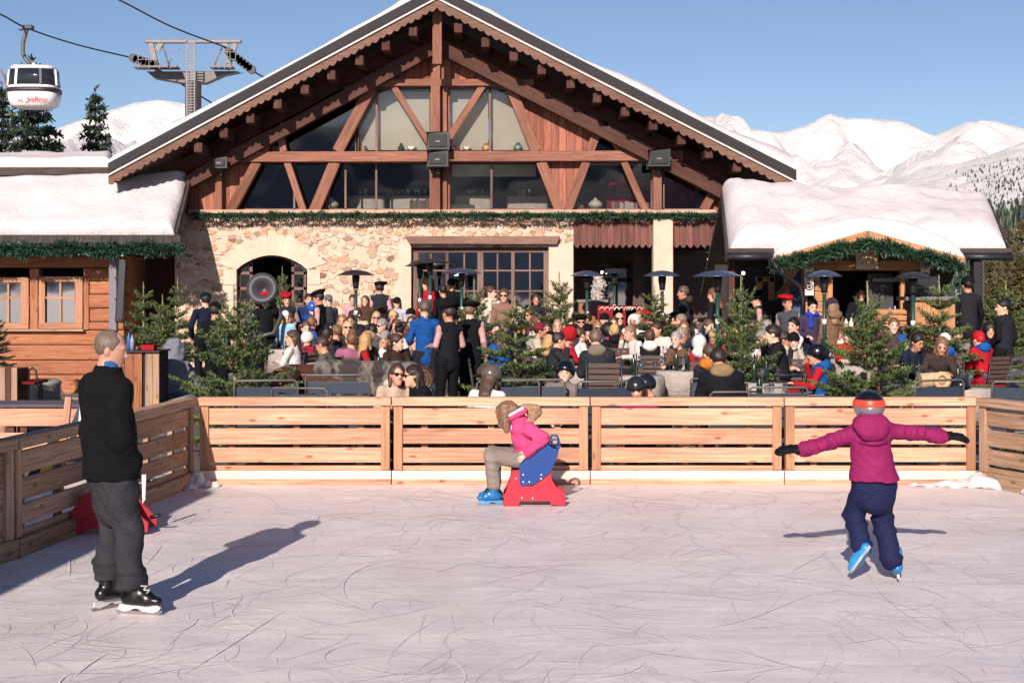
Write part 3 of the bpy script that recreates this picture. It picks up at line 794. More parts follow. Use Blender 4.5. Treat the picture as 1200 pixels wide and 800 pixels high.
for a, b_ in (((706, 312), (706, 410)), ((737, 312), (737, 410)), ((704, 312), (739, 312)), ((704, 328), (739, 328)), ((721.5, 312), (721.5, 410))): f.beam(at(*a, Y), at(*b_, Y), .1, .1)
pd = f.build('porch_door', BEAM_D, chalet)
MB().prism(pp([(706, 313), (737, 313), (737, 408), (706, 408)], Y+.03), (0, .01, 0)).build('glass', glass('porch_glass', .3, '#7a8ca0', .4), pd)
# twin lanterns in the porch
for px, py in ((708, 318), (833, 303)):
    t = thing('wall_lantern', 'small black lantern with two glowing bulbs in the %s' % ('porch beside the pillar' if px > 800 else 'porch near the glazed door'), 'lantern', at(px, py, 32.5))
    c = at(px, py, 32.5)
    MB().box((c.x-.14, 32.4, c.z+.12), (c.x+.14, 32.6, c.z+.16)).box((c.x-.12, 32.45, c.z-.17), (c.x+.12, 32.55, c.z-.14)).box((c.x-.12, 32.49, c.z-.14), (c.x-.1, 32.51, c.z+.12)).box((c.x+.1, 32.49, c.z-.14), (c.x+.12, 32.51, c.z+.12)).beam((c.x, 32.5, c.z+.16), (c.x, 32.5, zat(257, 31)), .03, .03).build('lantern_cage', BLACK, t)
    bm_, nt_, b_ = newmat('lit_bulb'); b_.inputs['Emission Color'].default_value = lin('#ffd9a0'); b_.inputs['Emission Strength'].default_value = 5
    MB().ball((c.x-.05, 32.5, c.z-.02), .035).ball((c.x+.05, 32.5, c.z-.02), .035).build('bulb', bm_, t)

# garlands
def garland(name, pts, rad, label, dens=900, ln=.09, mat=GARL, seed=1, group=None):
    rg = np.random.default_rng(seed); pts = [Vector(p) for p in pts]
    seg = [(pts[i+1]-pts[i]).length for i in range(len(pts)-1)]; tot = sum(seg); n = int(tot*dens); V = []; Q = []
    cum = np.concatenate([[0], np.cumsum(seg)])
    for s_ in np.sort(rg.uniform(0, tot, n)):
        i = min(np.searchsorted(cum, s_, 'right')-1, len(seg)-1); p = pts[i].lerp(pts[i+1], (s_-cum[i])/seg[i])
        d = (pts[i+1]-pts[i]).normalized()
        rr_ = rad*(.75+.3*math.sin(s_*7+seed)+.25*math.sin(s_*17+2*seed))
        a = rg.uniform(0, 2*math.pi); u = d.orthogonal().normalized(); w_ = d.cross(u)
        rd = (u*math.cos(a)+w_*math.sin(a)); c = p+rd*rr_*rg.uniform(.25, .8)
        dr = (rd+d*rg.normal()*.6+Vector(rg.normal(size=3))*.35).normalized(); sd = dr.cross(Vector(rg.normal(size=3))).normalized()*.011
        L = ln*rg.uniform(.6, 1.2); b0 = len(V)
        V += [c-sd, c+sd, c+dr*L+sd*.5, c+dr*L-sd*.5]; Q.append((b0, b0+1, b0+2, b0+3))
    o = np_obj(name, [tuple(x) for x in V], Q, mat, None); tag(o, label, 'garland', group); return o
garland('fir_garland', [at(222+x*61.6, 253+.6*math.sin(x*2.1), 30.72) for x in range(11)], .085, 'long green fir garland along the ledge above the stone wall', 620, .075)

# loudspeakers on brackets
def speaker(px, py, w_, h_, label):
    c = at(px, py, 30.55); t = thing('loudspeaker', label, 'loudspeaker', c, 'black loudspeakers on the gable')
    W, H = w_/53, h_/53
    MB().prism([(c.x-W/2, c.y-.15, c.z-H/2*.7), (c.x+W/2, c.y-.15, c.z-H/2*.7), (c.x+W/2, c.y-.15, c.z+H/2), (c.x-W/2, c.y-.15, c.z+H/2)], (0, .3, -.05)).build('cabinet', BLACK, t, bevel=.03)
    MB().box((c.x-W*.42, c.y-.175, c.z-H*.28), (c.x+W*.42, c.y-.153, c.z+H*.4)).build('grille', plain('speaker_grille', '#26272b', .7), t, bevel=.01)
    MB().beam((c.x, c.y+.1, c.z-H*.35), (c.x, c.y+.1, c.z-H*.35-.16), .05, .05).beam((c.x, c.y+.1, c.z-H*.35-.14), (c.x, 30.85, c.z-H*.35-.14), .05, .05).build('bracket', BLACK, t)
    MB().box((c.x-.05, c.y-.182, c.z-.01), (c.x+.05, c.y-.177, c.z+.02)).build('badge', LSTEEL, t)
speaker(513.5, 167, 24, 21, 'black loudspeaker on the centre post, upper of the pair')
speaker(513, 188, 22, 18, 'black loudspeaker on the centre post, lower of the pair')
speaker(771.5, 187, 23, 20, 'black loudspeaker alone on the right post of the gable')
speaker(258, 192, 16, 12, 'small shaded loudspeaker under the left eave of the gable')

# things on the inner shelves and behind the lower panes
CREAM = plain('cream_ceramic', '#d8cdbb', .4); COPPER = plain('old_copper', '#8a6a4a', .4, .6); GRN = plain('green_glass', '#1e5a3a', .2)
shelf_z = zat(178.6, 31.5)
def bowl(px, Y, z, r_, label, mat=CREAM):
    o = MB().lathe([(.3*r_, 0), (.7*r_, .25*r_), (r_, .8*r_), (.93*r_, .8*r_), (.6*r_, .3*r_), (0, .2*r_)], (xat(px, Y), Y, z), 14).build('bowl', mat); tag(o, label, 'bowl')
def jar(px, Y, z, r_, h_, label, mat, cat='jar'):
    o = MB().lathe([(.6*r_, 0), (r_, h_*.25), (r_*.95, h_*.55), (.45*r_, h_*.8), (.5*r_, h_), (.35*r_, h_), (0, h_*.9)], (xat(px, Y), Y, z), 14).build('jar', mat); tag(o, label, cat)
bowl(371, 31.5, shelf_z, .09, 'small white bowl on the upper shelf beside the copper bucket')
bowl(482, 31.22, shelf_z, .11, 'white bowl on the upper shelf behind the second blind window')
bowl(547, 31.22, shelf_z, .1, 'low cream bowl on the upper shelf right of the centre post')
bowl(741, 31.22, shelf_z, .1, 'white bowl on the shelf in the small triangular window')
jar(350, 31.6, shelf_z, .13, .24, 'copper bucket with a handle standing on the upper shelf', COPPER, 'bucket')
jar(570, 31.22, shelf_z, .1, .18, 'ochre stoneware jug on the upper shelf', plain('ochre_pot', '#b98653', .5), 'jug')
jar(470, 31.22, shelf_z, .07, .17, 'dark green glass lantern on the upper shelf', GRN, 'lantern')
jar(607, 31.22, shelf_z, .1, .19, 'grey green glass flask on the upper shelf', plain('smoky_flask', '#6d7f74', .2), 'flask')
def books(px0, px1, Y, z, hmax, label, cols):
    mb = MB(); x = xat(px0, Y); k = 0
    while x < xat(px1, Y):
        w_ = random.uniform(.02, .045); h_ = hmax*random.uniform(.75, 1)
        mb.box((x, Y, z), (x+w_*.93, Y+.16, z+h_), random.randrange(len(cols))); x += w_; k += 1
    o = mb.build('book_row', [plain('book_'+c[1:], c, .7) for c in cols]); tag(o, label, 'books')
books(378, 395, 31.21, shelf_z, .13, 'short row of pale books on the shelf under the big left brace', ['#c9b79c', '#a58a6e', '#d8cab0'])
books(402, 429, 31.21, shelf_z, .14, 'row of beige books on the shelf left of the centre panes', ['#cbb89a', '#8f6a50', '#ddd0b8'])
books(318, 334, 31.21, shelf_z, .13, 'row of old books in the dark corner pane', ['#a0724f', '#c1a888'])
books(528, 537, 31.21, shelf_z, .14, 'few reddish books beside the centre post', ['#8a5048', '#6e3a34'])
sz = zat(246, 31.3)
books(285, 322, 31.2, sz, .17, 'row of red and cream books behind the lower left pane', ['#b4483c', '#d9c7a6', '#8c2f2c'])
books(480, 503, 31.2, sz, .24, 'row of tall brown books behind the lower pane by the centre post', ['#6b4a44', '#83655a', '#4c5a48'])
books(716, 760, 31.2, sz, .19, 'row of slim books behind the lower right pane', ['#a9898c', '#c7b7b0', '#8a5a60'])
books(528, 556, 31.2, sz, .13, 'low row of dark green books behind the pane right of the centre post', ['#4a5346', '#5f5a48'])
for px, lab in ((388, 'white ceramic tureen behind the pane beside the big left brace'), (698, 'white ceramic tureen beside the brace in the right pane')):
    o = MB().lathe([(.05, 0), (.14, .07), (.17, .13), (.1, .2), (.03, .24), (.03, .27), (0, .28)], (xat(px, 31.25), 31.32, sz), 14).build('tureen', CREAM); tag(o, lab, 'tureen')
jar(679, 31.3, sz, .1, .17, 'orange clay pot behind the right pane next to the brace', plain('clay_pot', '#b0703e', .5), 'pot')
# dining tables and red armchairs on the upper floor
fz = zat(258, 31)
def cloth_table(px, Y, w_, lab):
    t = thing('dining_table', lab, 'table', (xat(px, Y), Y, fz), 'cloth covered tables in the upstairs dining room'); x = xat(px, Y)
    mb = MB(); n = 40; top = fz+.62; b0 = 0
    for ring, (s_, z) in enumerate(((1, top), (1.02, top-.01), (1.05, fz+.05))):
        for k in range(n):
            a = 2*math.pi*k/n; sq = 1/max(abs(math.cos(a)), abs(math.sin(a)))**.8
            fl = 1+(.05*math.sin(k*2.4) if ring == 2 else 0); mb.v.append(Vector((x+w_/2*s_*sq*math.cos(a)*fl*.85, Y+.45*s_*sq*math.sin(a)*fl*.85, z)))
    for ring in (0, 1):
        for k in range(n): mb.face([ring*n+k, ring*n+(k+1) % n, (ring+1)*n+(k+1) % n, (ring+1)*n+k][::-1], None, 0, True)
    mb.face(list(range(n))); mb.build('tablecloth', cloth('#e2d4c8'), t)
    g = MB()
    for k in range(4): g.lathe([(.03, 0), (.006, .01), (.006, .08), (.03, .1), (.035, .17)], (x+random.uniform(-.3, .3)*w_, Y+random.uniform(-.3, .2), top), 8)
    g.build('glassware', plain('clear_glassware', '#cfd6da', .1, 0, 0, 6, 0), t)
cloth_table(430, 32.6, 1.0, 'cloth covered table behind the lower left centre pane')
cloth_table(484, 32.6, 1.2, 'cloth covered table just left of the centre post')
cloth_table(555, 32.6, 1.0, 'cloth covered table just right of the centre post')
cloth_table(618, 32.8, 1.1, 'cloth covered table at the right end of the centre pane')
def armchair(px, Y, lab):
    x = xat(px, Y); t = thing('red_armchair', lab, 'armchair', (x, Y, fz), 'red armchairs in the upstairs dining room'); rd = cloth('#b8203f')
    P = [(x-.3, Y, fz+.3), (x+.3, Y, fz+.3), (x+.33, Y, fz+.85), (x+.2, Y, fz+1.0), (x, Y, fz+1.04), (x-.2, Y, fz+1.0), (x-.33, Y, fz+.85)]
    MB().prism(P, (0, .12, 0)).build('backrest', rd, t, bevel=.03); MB().box((x-.3, Y+.13, fz+.25), (x+.3, Y+.65, fz+.45)).build('seat', rd, t, bevel=.03)
    for sx in (-.27, .24):
        for sy in (.02, .55): MB().box((x+sx, Y+sy, fz), (x+sx+.04, Y+sy+.04, fz+.25)).build('leg', BEAM_D, t)
armchair(728, 32.3, 'red high backed armchair, left one behind the right pane'); armchair(752, 32.4, 'red high backed armchair, second one beside the right post'); armchair(797, 32.2, 'red armchair alone behind the rightmost pane')
# ------------------------------------------------------------------ snow blankets
def blanket(name, eL, eR, rL, rR, th, parent, seed=0, nu=80, nv=34, rad=.3, sag=0, wav=.05, out=.06, ragged=0.0, arch=0):
    """snow lying on a roof plane given by its eave and ridge corners"""
    eL, eR, rL, rR = map(Vector, (eL, eR, rL, rR)); n = (eR-eL).cross(rL-eL).normalized()
    if n.z < 0: n = -n
    W = (eR-eL).length; H = (rL-eL).length; V = []
    outv = (eL-rL).normalized()
    for i in range(nu+1):
        for j in range(nv+1):
            u = .5-.5*math.cos(math.pi*i/nu); v = .5-.5*math.cos(math.pi*j/nv)
            p = (eL.lerp(eR, u)).lerp(rL.lerp(rR, u), v)
            p.z += arch*math.sin(math.pi*u)*1.0
            d = min(u*W, (1-u)*W, v*H, ((1-v)*H)+.05)
            e = min(d/rad, 1); pr = math.sqrt(max(0, 1-(1-e)**2))
            q = Vector((u*W*.8, v*H*.8, seed)); t = th*(1+.3*noise.noise(q)+.13*noise.noise(q*3.1)+.05*noise.noise(q*8))
            off = n*(t*pr)
            if v*H < .45: off += outv*(out+wav*noise.noise(Vector((u*W*1.5, 0, seed)))+ragged*noise.noise(Vector((u*W*6, 3, seed))))*(1-v*H/.45)*(.4+.6*math.sin(math.pi*min(1, pr)))
            off.z -= sag*math.sin(math.pi*u)*(v)
            V.append(p+off)
    G = lambda i, j: i*(nv+1)+j
    Q = [(G(i, j), G(i+1, j), G(i+1, j+1), G(i, j+1)) for i in range(nu) for j in range(nv)]
    return np_obj(name, [tuple(v) for v in V], Q, SNOW, parent, None, True)
def slab(mb, eL, eR, rL, rR, t):
    P = [Vector(p) for p in (eL, eR, rR, rL)]; n = (P[1]-P[0]).cross(P[3]-P[0]).normalized()
    if n.z > 0: n = -n
    mb.prism(P, n*t); return mb
SHINGLE = wood('dark_shingles', ('#2a2725', '#46403c', '#5a534e'), .3)

# ------------------------------------------------------------------ left chalet
lc = thing('log_cabin', 'low orange log cabin at the left with thick snow on its roof', 'cabin', (xat(60, 30), 30, 0))
eL, eR = at(-260, 277, 29.0), at(206, 277, 29.0); rL, rR = at(-260, 220, 30.85), at(223, 210, 30.85)
slab(MB(), eL, eR, rL, rR, .12).build('roof', SHINGLE, lc)
blanket('roof_snow', eL+Vector((0, .05, .0)), eR+Vector((-.04, .05, 0)), rL, rR+Vector((-.05, 0, 0)), .25, lc, 3, 130, 30, .22, 0, .1, .0, .05)
# thatch-like shingle fringe along the eave
mb = MB(); x = eL.x
while x < eR.x:
    w_ = random.uniform(.1, .2); h_ = random.uniform(.1, .16); mb.box((x, 28.95+random.uniform(0, .02), eR.z-.02-h_), (x+w_*.96, 29.0+.03, eR.z+.03)); x += w_
mb.build('shingle_edge', SHINGLE, lc)
mb = MB(); s0, s1 = eR, rR; k = 0
for i in range(12):
    a, c = s0.lerp(s1, i/12), s0.lerp(s1, (i+1)/12); mb.beam(a+Vector((.02, 0, .03)), c+Vector((.02, 0, .03)), .14, .05, (1, 0, 0))
mb.build('verge_board', SHINGLE, lc)
MB().box((eL.x, 29.05, zat(284, 29.1)), (eR.x-.1, 29.13, zat(278.5, 29.1))).build('eave_board', PINE_G, lc)
MB().box((eL.x, 29.14, zat(288, 29.1)), (eR.x-.1, 30.2, zat(286, 29.1))).build('soffit', BEAM_D, lc)
garland('cabin_garland', [at(-160+375*i/16, 292+2*math.sin(i*1.7), 28.95) for i in range(17)], .17, 'thick green fir garland under the eave of the log cabin', 1500, .1, seed=4)
# upper roof behind
e2L, e2R = at(-260, 198, 31.2), at(131, 197, 31.2); r2L, r2R = at(-260, 192, 33), at(133, 190, 33)
MB().box((e2L.x, 31.0, zat(206, 31.1)), (e2R.x, 31.1, zat(196.5, 31.1))).build('upper_eave_board', SHINGLE, lc)
slab(MB(), e2L, e2R, r2L, r2R, .1).build('upper_roof', SHINGLE, lc)
blanket('upper_roof_snow', e2L, e2R, r2L, r2R, .24, lc, 8, 90, 16, .16, 0, .05, .0, .05)
# log walls, leaving the two windows open
YL = 29.95
wins = [(-12, 35, 325, 385), (47, 98, 324, 385), (-110, -62, 325, 385)]
rows = [300, 314, 329, 345, 361, 377, 386.5, 404, 422, 439, 456, 474]
mbs = []
for k in range(len(rows)-1):
    y0, y1 = rows[k], rows[k+1]; spans = [(-260, 149)]
    for a, c, t, bt in sorted(wins):
        if y0 < bt-2 and y1 > t+2:
            spans = [s for sp in spans for s in ([(sp[0], a), (c, sp[1])] if sp[0] < a < sp[1] else [sp])]
    for s in spans:
        z0, z1 = zat(y1, YL), zat(y0, YL)
        if s[1]-s[0] > 3:
            jx = random.uniform(-2, 2)*(s[1] == 149)
            MB().box((xat(s[0], YL), YL-.03*(k % 2)-.02, z0+.006), (xat(s[1]+jx, YL), YL+.22, z1-.004)).build('wall_log', LOG, lc, bevel=.035)
MB().box((xat(149, YL)-.25, YL+.2, 0), (xat(149, YL)-.03, 36, zat(300, YL))).build('side_wall', LOG, lc)
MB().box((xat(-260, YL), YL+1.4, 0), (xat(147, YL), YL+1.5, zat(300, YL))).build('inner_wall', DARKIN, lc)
for (a, c, t, bt) in wins:
    f = MB(); Y = YL+.02
    f.box((xat(a, Y), Y-.1, zat(bt, Y)), (xat(c, Y), Y-.02, zat(bt-7, Y))); 
    f.box((xat(a, Y), Y-.09, zat(t+6, Y)), (xat(c, Y), Y-.03, zat(t, Y)))
    f.box((xat(a, Y), Y-.085, zat(bt-7, Y)), (xat(a+7, Y), Y-.03, zat(t+6, Y))); f.box((xat(c-9, Y), Y-.085, zat(bt-7, Y)), (xat(c, Y), Y-.03, zat(t+6, Y)))
    wo = f.build('window', wood('orange_frame', ('#94654b', '#b58669', '#c2967b'), .3), lc)
    g = MB(); m_ = (a+c-2)/2
    g.box((xat(m_-1.2, Y), Y-.05, zat(bt-7, Y)), (xat(m_+1.2, Y), Y-.02, zat(t+6, Y))); g.box((xat(a+7, Y), Y-.055, zat(350, Y)), (xat(c-9, Y), Y-.018, zat(347.5, Y)))
    g.build('glazing_bars', wood('orange_frame', (), .3), wo)
    MB().box((xat(a+5, Y), Y-.01, zat(bt-5, Y)), (xat(c-5, Y), Y, zat(t+4, Y))).build('glass', glass('cabin_glass', .3, '#8fa0b5', .5), wo)
    for xx in (a+14, c-15):
        MB().ball((xat(xx, Y+.3), Y+.3, zat(bt-9, Y+.3)), (.12, .1, .1)).build('inner_snow_ball', CREAM, wo)
for a, c in ((36.5, 45.5), (99, 105)): MB().box((xat(a, YL), YL-.07, zat(386, YL)), (xat(c, YL), YL-.05, zat(324, YL))).build('trim_board', LOG, lc)
MB().box((xat(-20, YL), YL-.16, zat(388, YL)), (xat(100, YL), YL-.05, zat(385.5, YL))).build('window_ledge', PINE_G, lc, bevel=.01)
MB().box((xat(120, YL), YL+1.6, 0), (xat(200, YL), YL+1.7, zat(275, YL+1.6))).build('rear_wall', BEAM_D, lc)
MB().box((xat(128.5, 29.3), 29.25, .0), (xat(137, 29.3), 29.4, zat(296, 29.3))).build('corner_post', plain('grey_post', '#77727a', .7, 0, .1, 8), lc)
t = thing('column_speaker', 'tall slim black loudspeaker hung beside the grey cabin post', 'loudspeaker', at(142, 340, 29.1))
MB().beam(at(144, 304, 29.05), at(140, 378, 29.05), .17, .14).build('cabinet', BLACK, t, bevel=.03)
MB().beam(at(143.7, 308, 28.97), at(140.2, 374, 28.97), .12, .015).build('grille', DGREY, t)
for y in (325, 350): MB().beam(at(134, y, 29.2), at(142, y, 29.1), .03, .03).build('bracket', STEEL, t)

# ------------------------------------------------------------------ right hut
HW = wood('hut_pine', ('#8e6140', '#b9875f', '#cfa27a'), .8)
hut = thing('bar_hut', 'wooden outdoor bar hut with a thick snow roof and small front gable', 'hut', (xat(1016, 24.5), 24.5, zg(6, 24.5)))
eL, eR, rL, rR = at(852, 300, 24), at(1182, 299, 24), at(846, 224, 26.1), at(1156, 238, 26.1)
slab(MB(), eL, eR, rL, rR, .1).build('roof', SHINGLE, hut)
blanket('roof_snow', eL+Vector((.03, .03, 0)), eR+Vector((-.03, .03, 0)), rL, rR, .42, hut, 5, 120, 44, .42, .05, .03, .02, .012)
back = slab(MB(), rL, rR, rL+Vector((0, 3, -1.9)), rR+Vector((0, 3, -1.9)), .1); back.build('rear_roof', SHINGLE, hut)
mb = MB()
for i in range(14):
    a, c = eR.lerp(rR, i/14), eR.lerp(rR, (i+1)/14); mb.beam(a+Vector((.03, 0, .02)), c+Vector((.03, 0, .02)), .1+.03*(i % 2), .05, (1, 0, 0))
mb.build('verge_board', SHINGLE, hut)
MB().beam(eL+Vector((0, 0, -.02)), rL+Vector((0, 0, -.02)), .16, .05, (1, 0, 0)).build('verge_board', SHINGLE, hut)
for a, c in ((852, 907), (1126, 1186)):
    MB().tube([at(a, 301, 23.85), at(c, 301, 23.85)], .055, 10).build('gutter', DGREY, hut)
    mb = MB(); n = 7
    for i in range(n):
        p = at(a+2+(c-a-4)*i/(n-1), 304.5, 23.85); mb.ball(p+Vector((random.uniform(-.05, .05), 0, .02)), (.09, .05, .03))
    MB().box((xat(a, 23.9), 23.88, zat(296, 23.9)), (xat(c, 23.9), 23.93, zat(291, 23.9))).build('eave_board', SHINGLE, hut)
# front gable: two small slopes running back into the main roof
GA, GL, GR = at(1016, 271, 23.5), at(905, 303, 23.5), at(1129, 303, 23.5)
for A, B, nm in ((GL, GA, 'l'), (GA, GR, 'r')):
    MB().prism([A, B, Vector((GA.x, 25.2, GA.z))], (0, 0, -.05)).build('gable_roof', SHINGLE, hut)
    MB().beam(A+Vector((0, -.03, -.06)), B+Vector((0, -.03, -.06)), .14, .05).build('barge_board', HW, hut, bevel=.005)
V = []; nu, nv = 70, 30
for i in range(nu+1):
    u = i/nu; px = 903+228*u; base = 303-32*(1-abs(2*u-1)); top = 303-52*math.sin(math.pi*u)**.62
    for j in range(nv+1):
        v = j/nv
        y = 23.48+2.3*v*max(.04, math.sin(math.pi*u))**.9; z0 = zat(base, 23.5); z1 = zat(top, 23.5)-.02+.03*noise.noise(Vector((u*8, v*3, 9)))
        e = min(1, v*2.3/.2); z = z0+(z1-z0)*math.sqrt(1-(1-e)**2); z -= .25*v
        V.append((xat(px, 23.5), y-.05*math.sin(math.pi*min(1, e)), z))
G = lambda i, j: i*(nv+1)+j
np_obj('gable_snow', V, [(G(i, j), G(i+1, j), G(i+1, j+1), G(i, j+1)) for i in range(nu) for j in range(nv)], SNOW, hut, None, True)
garland('hut_garland', [at(904+225*i/16, 314-29*(1-abs(i/8-1))**.85-1.5*math.sin(i*2.6), 23.36) for i in range(17)], .13, 'green fir garland curving under the gable of the bar hut', 1500, .085, seed=6)
YH = 24.15
def hb(a, c, t, bt, Y=YH, d=.12, mat=HW, nm='wall_board'): return MB().box((xat(a, Y), Y, zat(bt, Y)), (xat(c, Y), Y+d, zat(t, Y))).build(nm, mat, hut, bevel=.01)
for k, (t_, b_) in enumerate(((282, 293), (293.5, 304), (304.5, 317))):
    hb(945+[26, 12, 0][k], 1091-[26, 12, 0][k], t_, b_)
for k in range(8):
    t_ = 317.5+k*12; hb(955, 973.5, t_, t_+11.5); hb(1058, 1078, t_, t_+11.5)
for k in range(3): hb(974, 1057.5, 386+k*12, 397.5+k*12)
hb(970, 976, 317.5, 386, YH-.03, .1); hb(1055.5, 1060, 317.5, 386, YH-.03, .1)
MB().box((xat(972, YH), YH-.4, zat(386, YH)), (xat(1060, YH), YH+.3, zat(383, YH))).build('serving_counter', HW, hut, bevel=.01)
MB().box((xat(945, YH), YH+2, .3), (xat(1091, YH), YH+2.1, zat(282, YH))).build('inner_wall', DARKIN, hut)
for x in (945, 1088): MB().box((xat(x, YH), YH+.13, .3), (xat(x+3, YH), YH+2, zat(290, YH))).build('side_wall', HW, hut)
MB().box((xat(1025, YH), YH+.5, zat(384, YH)), (xat(1056, YH), YH+.55, zat(320, YH))).build('inner_panel', plain('grey_cabinet', '#4a4a4e', .4, .3), hut)
# white panels with rosette cut-outs
for px in (948.5, 1084.5):
    Y = YH-.1; pnl = MB().box((xat(px-5, Y), Y, zat(346, Y)), (xat(px+5, Y), Y+.04, zat(291, Y))).build('rosette_panel', plain('white_board', '#e8d8c8', .7), hut)
    for k in range(4):
        c = at(px, 298+k*12.6, Y-.012); mb = MB(); b0 = 0
        mb.tube([c+Vector((.058*math.cos(a), 0, .058*math.sin(a))) for a in [i*math.pi/8 for i in range(16)]], .009, 6, closed=True)
        mb.box((c.x-.015, c.y-.004, c.z-.03), (c.x+.015, c.y+.004, c.z+.03)).box((c.x-.03, c.y-.007, c.z-.015), (c.x+.03, c.y+.006, c.z+.015))
        mb.build('rosette', plain('ring_brown', '#4c4048', .6), pnl)
# hanging sign board with two worn lines of lettering
sg = thing('sign_board', 'pale wooden sign with worn faint lettering under the hut gable', 'sign', at(1016, 302, 23.2))
c = at(1016, 302, 24.0); MB().box((c.x-.19, 23.99, c.z-.19), (c.x+.19, 24.02, c.z+.15)).build('board', wood('bleached_board', ('#cdb190', '#ddc3a2', '#e6d0b2'), .2), sg)
mb = MB()
for r_ in range(2):
    x = -.14+.02*r_
    while x < .13-.02*r_:
        w_ = random.choice((.012, .018, .022)); h_ = .035
        mb.box((c.x+x, 23.984, c.z-.04-.07*r_), (c.x+x+.006, 23.988, c.z-.04-.07*r_+h_)); mb.box((c.x+x, 23.9845, c.z-.04-.07*r_+random.choice((0, .015, .029))), (c.x+x+w_, 23.9875, c.z-.034-.07*r_+random.choice((0, .01)))); x += w_+.01
mb.build('lettering', plain('faded_letters', '#a98a6a', .8), sg)
for s_ in (-.15, .15): MB().beam((c.x+s_, 24.0, c.z+.15), (c.x+s_, 24.0, c.z+.24), .012, .012).build('hanger', DGREY, sg)
# strip of small white lettering on the dark cabinet inside
ls = thing('letter_strip', 'strip of small white letters across the dark hut window', 'sign', at(1038, 328, YH+.4))
c = at(1038, 328, YH+.42); MB().box((c.x-.24, c.y, c.z-.045), (c.x+.24, c.y+.01, c.z+.045)).build('strip', DGREY, ls)
mb = MB(); x = -.22
while x < .21:
    for dx in (0, .022): mb.box((c.x+x+dx, c.y-.006, c.z-.032), (c.x+x+dx+.009, c.y-.001, c.z+.032))
    dz = random.choice((-.03, -.005, .022)); mb.box((c.x+x+.001, c.y-.0065, c.z+dz), (c.x+x+.03, c.y-.0015, c.z+dz+.009)); x += .043
mb.build('letters', plain('white_letters', '#d9d4d0', .6), ls)
# grill on its counter, at the right of the hut
ct = thing('side_counter', 'pale topped service counter at the right end of the bar hut', 'counter', (xat(1092, 23), 23, zg(6.9, 23)))
MB().box((xat(1060, 23), 22.9, zat(352, 23)), (xat(1121, 23), 23.5, zat(347.5, 23))).build('counter_top', LSTEEL, ct, bevel=.01)
for i in range(5): MB().box((xat(1071+i*9.6, 23), 22.97, zg(6.9, 23)), (xat(1080.3+i*9.6, 23), 23.0, zat(352.2, 23))).build('front_board', HW, ct)
MB().box((xat(1070, 23), 23.01, zg(6.9, 23)), (xat(1119, 23), 23.45, zat(352.3, 23))).build('cabinet', DGREY, ct)
gr = thing('grill', 'closed black grill standing on the side counter', 'grill', at(1084, 346, 23.2))
MB().prism([at(1068, 347, 23.05), at(1101, 347, 23.05), at(1101, 331, 23.05), at(1097, 325, 23.05), at(1072, 325, 23.05), at(1068, 331, 23.05)], (0, .35, 0)).build('hood', BLACK, gr, bevel=.02)
MB().beam(at(1073, 337, 22.98), at(1096, 337, 22.98), .02, .02).build('handle', LSTEEL, gr)
# posts, pipe, rain chain, tarpaulin
MB().box((xat(1139, 24), 23.9, .3), (xat(1150, 24), 24.1, zat(300, 24))).build('corner_post', plain('black_post', '#1c1b20', .7), hut)
MB().box((xat(853, 24.3), 24.2, .3), (xat(860, 24.3), 24.35, zat(300, 24.3))).build('corner_post', BEAM_D, hut)
MB().tube([at(905, 305, 23.3), at(912, 318, 23.3), at(930, 330, 23.4), at(938, 336, 23.4), at(941, 350, 23.4), at(941, 400, 23.4)], .045, 10).build('drain_pipe', plain('black_pipe', '#1a1a1e', .4), hut)
MB().prism([at(927, 330, 24.6), at(945, 306, 24.6), at(945, 400, 24.6), at(922, 400, 24.6)], (0, .03, 0)).build('tarpaulin', cloth('#5a6f8c'), hut)
mb = MB(); 
for i in range(24): 
    c = at(1152, 303+i*2.5, 23.85); mb.tube([c+Vector((.02*math.cos(a)*(i % 2), .02*math.cos(a)*((i+1) % 2), .03*math.sin(a))) for a in [k*math.pi/4 for k in range(8)]], .006, 5, closed=True)
mb.build('rain_chain', STEEL, hut)
# lean-to between the buildings
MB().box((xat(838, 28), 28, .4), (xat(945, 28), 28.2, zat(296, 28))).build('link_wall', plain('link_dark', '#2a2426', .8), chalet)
for k, (a, b_) in enumerate((((890, 325), (890, 395)), ((904, 325), (904, 352)), ((908, 350), (926, 330)), ((886, 327), (908, 327)))):
    MB().beam(at(*a, 25.6), at(*b_, 25.6), .09, .09).build('porch_rail', HW, hut)
for px, py in ((859, 321), (871, 320)):
    o = MB().ball(at(px, py, 27.5), .035).build('pendant_bulb', bpy.data.materials['lit_bulb']); tag(o, 'small warm bulb lit between the buildings, %s of two' % ('left' if px < 865 else 'right'), 'bulb', 'warm bulbs between the chalet and the hut')
# bottles, jugs and dispensers on the serving counter
for i, (px, h_, col) in enumerate(((1022, .28, '#20301f'), (1027, .3, '#3a1d1a'), (1033, .27, '#27331f'), (1041, .33, '#b9bcc0'), (1047, .36, '#c9ccd0'), (1053, .3, '#d8d8dc'), (996, .16, '#d9d2c8'), (990, .14, '#e0dcd6'), (983, .15, '#d9dce0'))):
    z = zat(383, YH)+.003; mt = plain('bottle_'+col[1:], col, .2, .3 if i in (3, 4) else 0, .05)
    o = MB().lathe([(.032, 0), (.036, .02), (.036, h_*.6), (.014, h_*.78), (.014, h_), (0, h_)], (xat(px, YH-.1), YH-.2, z), 12).build('bottle' if i < 3 else 'jug', mt)
    nm = ['dark green bottle on the hut counter', 'reddish bottle between two green ones on the hut counter', 'third dark bottle on the hut counter', 'steel flask on the hut counter', 'tallest steel flask on the hut counter', 'pale flask at the right end of the hut counter', 'white mug on the hut counter', 'second white mug on the hut counter', 'pale glass mug at the left of the hut counter'][i]
    tag(o, nm, 'bottle' if i < 3 else 'jug', 'bottles and jugs on the hut counter')
